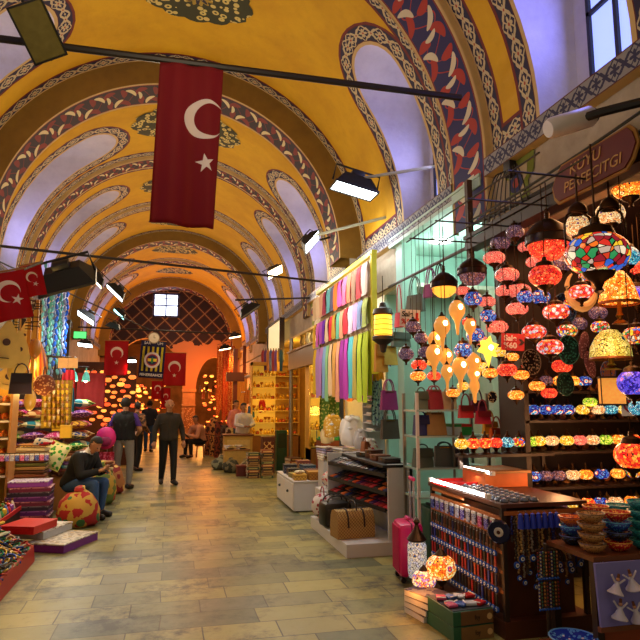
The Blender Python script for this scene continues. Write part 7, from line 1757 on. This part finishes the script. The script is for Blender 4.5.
# -- red bin of bangles at the near left corner
t = T('red_bin', 'long red wooden bin heaped with bangles at the lower left corner', 'bin', (-1.75, 6.2, 0))
MB().box((.365, 0, .085), (.03, 2.2, .17), (0, R(-6), 0)).build('front_board', M('#a81818', .45, var=.15), t, False); MB().box((-.36, 0, .29), (.03, 2.2, .58)).build('back_board', M('#8a1414', .5), t, False)
for sy in (-1.1, 1.1): MB().prism([(-.36, 0), (.36, 0), (.36, .16), (-.36, .58)], .03, Matrix.Translation((0, sy-.015, 0))).build('end_board', M('#a81818', .45), t, False)
MB().box((0, 0, .31), (.80, 2.15, .03), (0, R(31), 0)).build('slope', m_dwood, t, False)
def bangle(k):
    def f():
        c = ('#2a8a5a', '#c8b090', '#b83a2a', '#2a4a9a', '#c8a030', '#3a3a3a', '#8a9aa0')[k]; t = T('bangle', 'x', 'bangle'); MB().tube([(.042*cos(i*pi/8), .042*sin(i*pi/8), .008) for i in range(16)], .009, 6, True).build('hoop', M(c, .25, .3, var=.4, scale=60), t); MB().ball((.042, 0, .016), .013, 8, 6).build('bead', (m_eyeb, m_gold)[k % 2], t); return t
    return f
BG = [Proto(bangle(k)) for k in range(7)]; bc = ['green', 'cream', 'red', 'blue', 'gold', 'black', 'silver']
cb, sb = cos(R(31)), sin(R(31))
for lay in (0, 1):
    for r_ in range(8-lay):
        for i in range(20-lay):
            k = (i*3+r_*5+(i*r_) % 4+lay*2) % 7; q = -.36+(r_+.5*lay)*.103; nn = .040+.03*lay
            BG[k]((-1.75+q*cb+nn*sb, 5.2+(i+.5*lay)*.105, .31-q*sb+nn*cb), i*1.1, '%s bangle in the red bin, %s from near end, %s line from back, %s layer' % (bc[k], ORD[i], ORD[r_], ('lower', 'upper')[lay]), 'bangles in the red bin', 1.0, (.12*sin(i*2.3+r_), .54+.12*cos(i*1.7+r_*2), i*.9))
for i, (x, y, c) in enumerate(((.05, 7.0, '#d8b030'), (-.12, 6.9, '#4a7ac0'), (.15, 6.75, '#c8c8a0'))):
    t = T('bead_snake', '%s beaded snake lying over the bangles at far end of the red bin' % ('golden', 'blue', 'pale')[i], 'toy', (-1.75+x, y, .44-x*.60)); MB().tube([(.03*sin(j*.9), .05*j-.25, .02+.012*sin(j)) for j in range(11)], [.012+.012*sin(pi*j/10) for j in range(11)], 8).build('body', fabric(c, '#3a3a20', 'hstripe', 120), t, 2); MB().ball((0, -.27, .02), (.02, .03, .016), 10, 8).build('head', M(c, .4), t)
for i in range(12):
    px = 45+(i % 4)*7; py = 476+(i//4)*9
p = P(15, 480, Y=8.9); 
for i in range(14):
    o = PK[('pink', 'violet', 'white', 'blue')[i % 4]]((-2.35+i*.06, 8.78, 1.02), 0, '%s packet of beads, %s from left on the line before the slipper shelves' % (('pink', 'violet', 'white', 'blue')[i % 4], ORD[i]), 'bead packets before the slipper shelves', .9)
bar('thin rod carrying bead packets before the slipper shelves', (-2.7, 8.78, 1.03), (-1.5, 8.78, 1.03), .008)
# ================================================================ far right stalls
# cream light panel, coloured ties, upper shelf of bags
a, b2 = P(257, 366, Y=19.6), P(282, 322, Y=16.5)
t = T('light_panel', 'tall cream light panel sign above the jewellers shop', 'panel', (3.0, 17.6, 2.95)); MB().box((0, 0, .5), (.10, 2.2, 1.15), bev=.01).build('panel', M('#e8d8a8', .4, e=.55, ec='#f0dca0', var=.08, scale=2), t, False)
b = MB(); b.box((-.02, 0, 1.09), (.14, 2.26, .05)).box((-.02, 0, -.09), (.14, 2.26, .05)).box((-.02, -1.12, .5), (.14, .05, 1.2)).box((-.02, 1.12, .5), (.14, .05, 1.2)); b.build('frame', m_dwood, t, False)
for i in range(8):
    c = ['#8a1c2a', '#5a2a6a', '#b06a2a', '#3a4a8a', '#a83a3a', '#7a4a9a', '#c8903a', '#2a5a6a'][i]; p = P(263+i*2.6, 362, Y=18.6-.35*i); t = T('pointed_tie', '%s pointed silk tie hanging under the cream panel, %s from left' % (('dark red', 'purple', 'ochre', 'blue', 'brick', 'violet', 'gold', 'teal')[i], ORD[i]), 'tie', p); k = px_m(p)
    MB().prism([(-1.8*k, 9*k), (0, 14*k), (1.8*k, 9*k), (1.4*k, -9*k), (-1.4*k, -9*k)], .03).build('blade', M(c, .6, var=.3, scale=30), t, False); MB().box((0, .015, 13*k), (.8*k, .034, 2*k)).build('clip', m_brass, t, False)
t = T('upper_shelf', 'white ledge of handbags left of the cream panel', 'shelf', (2.75, 20.3, 2.55)); MB().box((0, 0, 0), (.7, 2.2, .04)).build('board', m_dwht, t, False); MB().box((0, 0, -.5), (.66, 2.1, .03)).build('lower_board', m_dwht, t, False); MB().box((.36, 0, -.3), (.03, 2.2, 1.4)).build('back_board', M('#a8762c', .6), t, False)
for i, (y, z, c, lab) in enumerate(((19.5, 2.575, '#c01c28', 'red handbag at near end of the upper white ledge'), (19.9, 2.575, '#b8b0b8', 'silver handbag second on the upper white ledge'), (20.3, 2.575, '#d8702c', 'orange handbag third on the upper white ledge'), (20.8, 2.575, '#7a5a3a', 'brown handbag at far end of the upper white ledge'), (19.5, 2.075, '#e0602c', 'bright orange handbag at near end of the lower white ledge'), (19.95, 2.075, '#3a3a6a', 'navy handbag second on the lower white ledge'), (20.4, 2.075, '#5a5a7a', 'slate blue handbag third on the lower white ledge'))): put(bag(c, .36, .32, .2, 'tote', .1), (2.7, y, z), pi/2, lab)
for i, (px, py, c, h, lab) in enumerate(((252, 384, '#2a9a4a', 16, 'green shawl hanging below the white bag ledge'), (248, 390, '#d8802c', 14, 'orange shawl hanging left of the green one'), (254, 394, '#b01c3a', 18, 'crimson shawl hanging below the green one'), (258, 380, '#3a8ad8', 14, 'blue and yellow shawl hanging right of the green one'), (262, 398, '#c8242c', 14, 'scarlet bag shaped cloth hanging near gold shelving'), (251, 406, '#4a7a9a', 16, 'steel blue shawl hanging below the crimson one'))): drape(px, py, 18.9-.1*i, 7, h, c, lab, gather=.7)
# orange lit draped cloths on the far pier
for i, (px, w, c, c2) in enumerate(((221, 7, '#d8601c', '#f09a40'), (227, 7, '#e0702c', '#c83a1c'), (232, 6, '#c8501c', '#f0b060'))): drape(px, 346, 23.5-.6*i, w, 66+6*i, c, 'long orange kilim hanging beside the end archway, %s from left' % ORD[i], c2=c2, pat='blob', gather=1.0, name='hanging_kilim', cat='kilim')
t = T('wooden_post', 'red brown wooden post at the corner of the far right shop', 'post', (P(234, 440, Y=20.5).x, 20.5, 0)); MB().box((0, 0, 1.75), (.14, .14, 3.5)).build('upright', M('#7a3414', .5, var=.2), t, False); MB().box((0, 0, 2.55), (.6, .3, .3)).build('capital', M('#5a2a14', .5), t, False)
t = T('wooden_post', 'second slimmer brown post right of the corner post', 'post', (P(243, 440, Y=22.5).x, 22.5, 0)); MB().box((0, 0, 1.9), (.12, .12, 3.8)).build('upright', M('#7a3414', .5, var=.2), t, False); MB().box((0, 0, .08), (.18, .18, .16)).build('foot', M('#5a2a14', .5), t, False)
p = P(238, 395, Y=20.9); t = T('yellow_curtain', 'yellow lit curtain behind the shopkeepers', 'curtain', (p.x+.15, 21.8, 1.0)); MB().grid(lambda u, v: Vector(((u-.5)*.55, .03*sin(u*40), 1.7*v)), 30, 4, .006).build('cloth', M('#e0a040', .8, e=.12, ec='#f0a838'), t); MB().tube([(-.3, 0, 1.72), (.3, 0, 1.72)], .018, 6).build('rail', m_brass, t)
# counter, crates, carpets, book piles
t = T('shop_counter', 'yellow fronted wooden counter of the far right shop', 'counter', (P(238, 440, Y=16.6).x, 16.7, 0)); MB().box((0, 0, .40), (.75, .5, .8)).build('body', M('#d8b050', .5, var=.15), t, False); MB().box((0, 0, .82), (.82, .58, .04)).build('counter_top', m_wood, t, False); MB().box((0, -.26, .4), (.6, .02, .6)).build('front_panel', M('#e8c870', .5), t, False)
p = P(236, 458, Y=15.6); t = T('wicker_crate', 'pale crate of cream cloths before the yellow counter', 'crate', (p.x, 15.6, 0)); MB().box((0, 0, .25), (.62, .42, .5)).build('body', M('#c8a050', .6, var=.2), t, False); MB().box((0, 0, .51), (.66, .46, .03)).build('rim', m_lwood, t, False)
for i in range(6): FS[shc[i % 5]]((p.x-.15+.3*(i % 2), 15.6, .527+.037*(i//2)), .1*i, '%s folded shawl on the pale crate, %s from left, %s up' % (sn[shc[i % 5]], ORD[i % 2], ORD[i//2]), 'shawls on the pale crate', .9)
p = P(269, 445, Y=14.6); t = T('carved_chest', 'upright carved brown chest with diamond lattice left of the steel post', 'chest', (p.x, 14.8, 0)); MB().box((0, 0, .42), (.30, .3, .84)).build('body', M('#5a2410', .5, var=.2), t, False)
MB().box((0, -.155, .5), (.24, .012, .5)).build('lattice_panel', fabric('#6a2c12', '#d8a860', 'diamond', 22), t, False); MB().box((0, 0, .86), (.34, .34, .04)).build('lid', m_wood, t, False)
p = P(281, 438, Y=15.2); t = T('green_case', 'dark green upright case right of the carved chest', 'case', (p.x, 15.2, 0)); MB().box((0, 0, .5), (.26, .26, 1.0)).build('body', M('#1c4a2a', .4, var=.2), t, False); MB().box((0, -.135, .75), (.2, .012, .36)).build('door', M('#0f2a1a', .3), t, False)
def book(c, c2):
    def f():
        t = T('book', 'x', 'book'); MB().box((0, 0, .03), (.25, .31, .05)).build('pages', M('#c8b890', .7), t, False); b = MB(); b.box((0, 0, .057), (.27, .33, .006)).box((0, 0, .003), (.27, .33, .006)).box((0, -.165, .03), (.27, .006, .058)); b.build('cover', M(c, .5, var=.2), t, False); MB().box((0, -.169, .03), (.2, .004, .02)).build('spine_title', M(c2, .5), t, False); return t
    return f
BKC = {n: Proto(book(*c)) for n, c in (('brown', ('#4a2414', '#b08a4a')), ('green', ('#24402c', '#b0a060')), ('black', ('#1a1614', '#a08040')), ('tan', ('#9a7440', '#4a2a14')), ('rust', ('#8a4420', '#d8b070')))}
for s_, (px, n) in enumerate(((253, 9), (267, 10))):
    p = P(px, 478, Z=0)
    for i in range(n): c = ['brown', 'green', 'black', 'tan', 'rust'][(i*2+s_) % 5]; BKC[c]((p.x, p.y+.1, .0005+i*.062), .05*(i % 3-1), '%s bound book, %s from floor in the %s of two book piles' % (c, ORD[i], ('left', 'right')[s_]), 'books in the %s aisle pile' % ('left', 'right')[s_])
for i, c in enumerate('black brown green black rust brown'.split()):
    BKC[c]((P(283, 470, Z=0).x, 14.0, .0005+i*.0715), .04*i, '%s bound book, %s from floor in the pile behind the white drawer cabinet' % (c, ORD[i]), 'books behind the drawer cabinet', 1.15)
# heap of bags and rolled carpets in front of the far right shop
for i, (px, py, Y, r, c, c2, lab) in enumerate(((222, 462, 15.9, .26, '#4a4a3a', '#8a8a6a', 'grey green heap sack at left of the far right shop'), (231, 463, 15.2, .2, '#3a3a2c', '#7a7050', 'dark olive heap sack before the pale crate'), (245, 466, 14.9, .15, '#5a5040', '#a09060', 'khaki heap sack right of the dark olive one'), (228, 448, 17.6, .25, '#8a7a5a', '#c8b890', 'beige heap sack behind the dark olive one'))): sack(px, py, Y, r, .17, c, c2, None, lab)
for i, (px, c, h) in enumerate(((208, '#a05a2c', 1.05), (213, '#c8884a', 1.2), (218, '#8a3a1c', 1.1), (224, '#5a4a3a', 1.0), (229, '#b8a080', .95))):
    p = P(px, 452, Y=20.2-.5*i); t = T('rolled_carpet', '%s rolled carpet standing outside the far right shop, %s from left' % (('brown', 'tan', 'rust', 'grey', 'beige')[i], ORD[i]), 'carpet', (p.x, p.y, 0)); MB().lathe([(0, 0), (.11, 0), (.12, .05), (.115, h-.05), (.10, h), (.05, h), (.04, h-.03), (0, h-.03)], 14).build('roll', fabric(c, '#3a1c10', 'blob', 12), t); MB().tube([(.122*cos(j*.5), .122*sin(j*.5), h*.6) for j in range(13)], .008, 5, True).build('tie', m_lwood, t)
p = P(241, 468, Y=14.9); t = T('small_chest', 'small maroon chest in front of the heap sacks', 'chest', (p.x-.05, 14.35, 0)); MB().box((0, 0, .11), (.24, .2, .22)).build('body', M('#5a1c14', .5, var=.2), t, False); MB().box((0, 0, .235), (.25, .21, .03)).build('lid', M('#7a2a1c', .5), t, False)
# dark figures' goods inside the right archway: hanging bags
for i in range(10):
    px = 200+i*3.2; p = P(px, 392+(i*7) % 14, Y=29.9); put(bag(('#3a2010', '#7a3a18', '#1a1410', '#8a5a2a')[i % 4], .15, .3, .1, 'flap', .2), p, .2*i, '%s bag hanging in the right archway, %s from left' % (('dark brown', 'chestnut', 'black', 'tan')[i % 4], ORD[i]))
# ================================================================ light
wd = bpy.data.worlds.new('world'); SC.world = wd; wd.use_nodes = True
wb = wd.node_tree.nodes['Background']; wb.inputs[0].default_value = C('#ffe2b8'); wb.inputs[1].default_value = .35
for (YC, hw), (y0, y1) in zip(LUN, BAYS):
    for sg in (-1, 1):
        yc = YC[sg > 0]
        light('AREA', (sg*(XW+.33), yc, ZS+.95), 17 if y0 < 6 else 11 if y0 < 12 else 6, '#8a8cff' if y0 < 6 else '#b4b2ff', .6, (0, sg*pi/2, 0))
for yy, pw in ((3.6, 50), (8, 80), (12.3, 80), (16, 70), (19, 60), (22.8, 70), (26.5, 70)):
    light('POINT', (0, yy, 4.6), pw, '#ffe9c0', .35)
SC.view_settings.view_transform = 'Standard'; SC.view_settings.look = 'None'; SC.view_settings.gamma = 1.0; SC.view_settings.use_curve_mapping = False
SC.view_settings.exposure = 0.0
SC.cycles.use_denoising = True
SC.cycles.max_bounces = 6
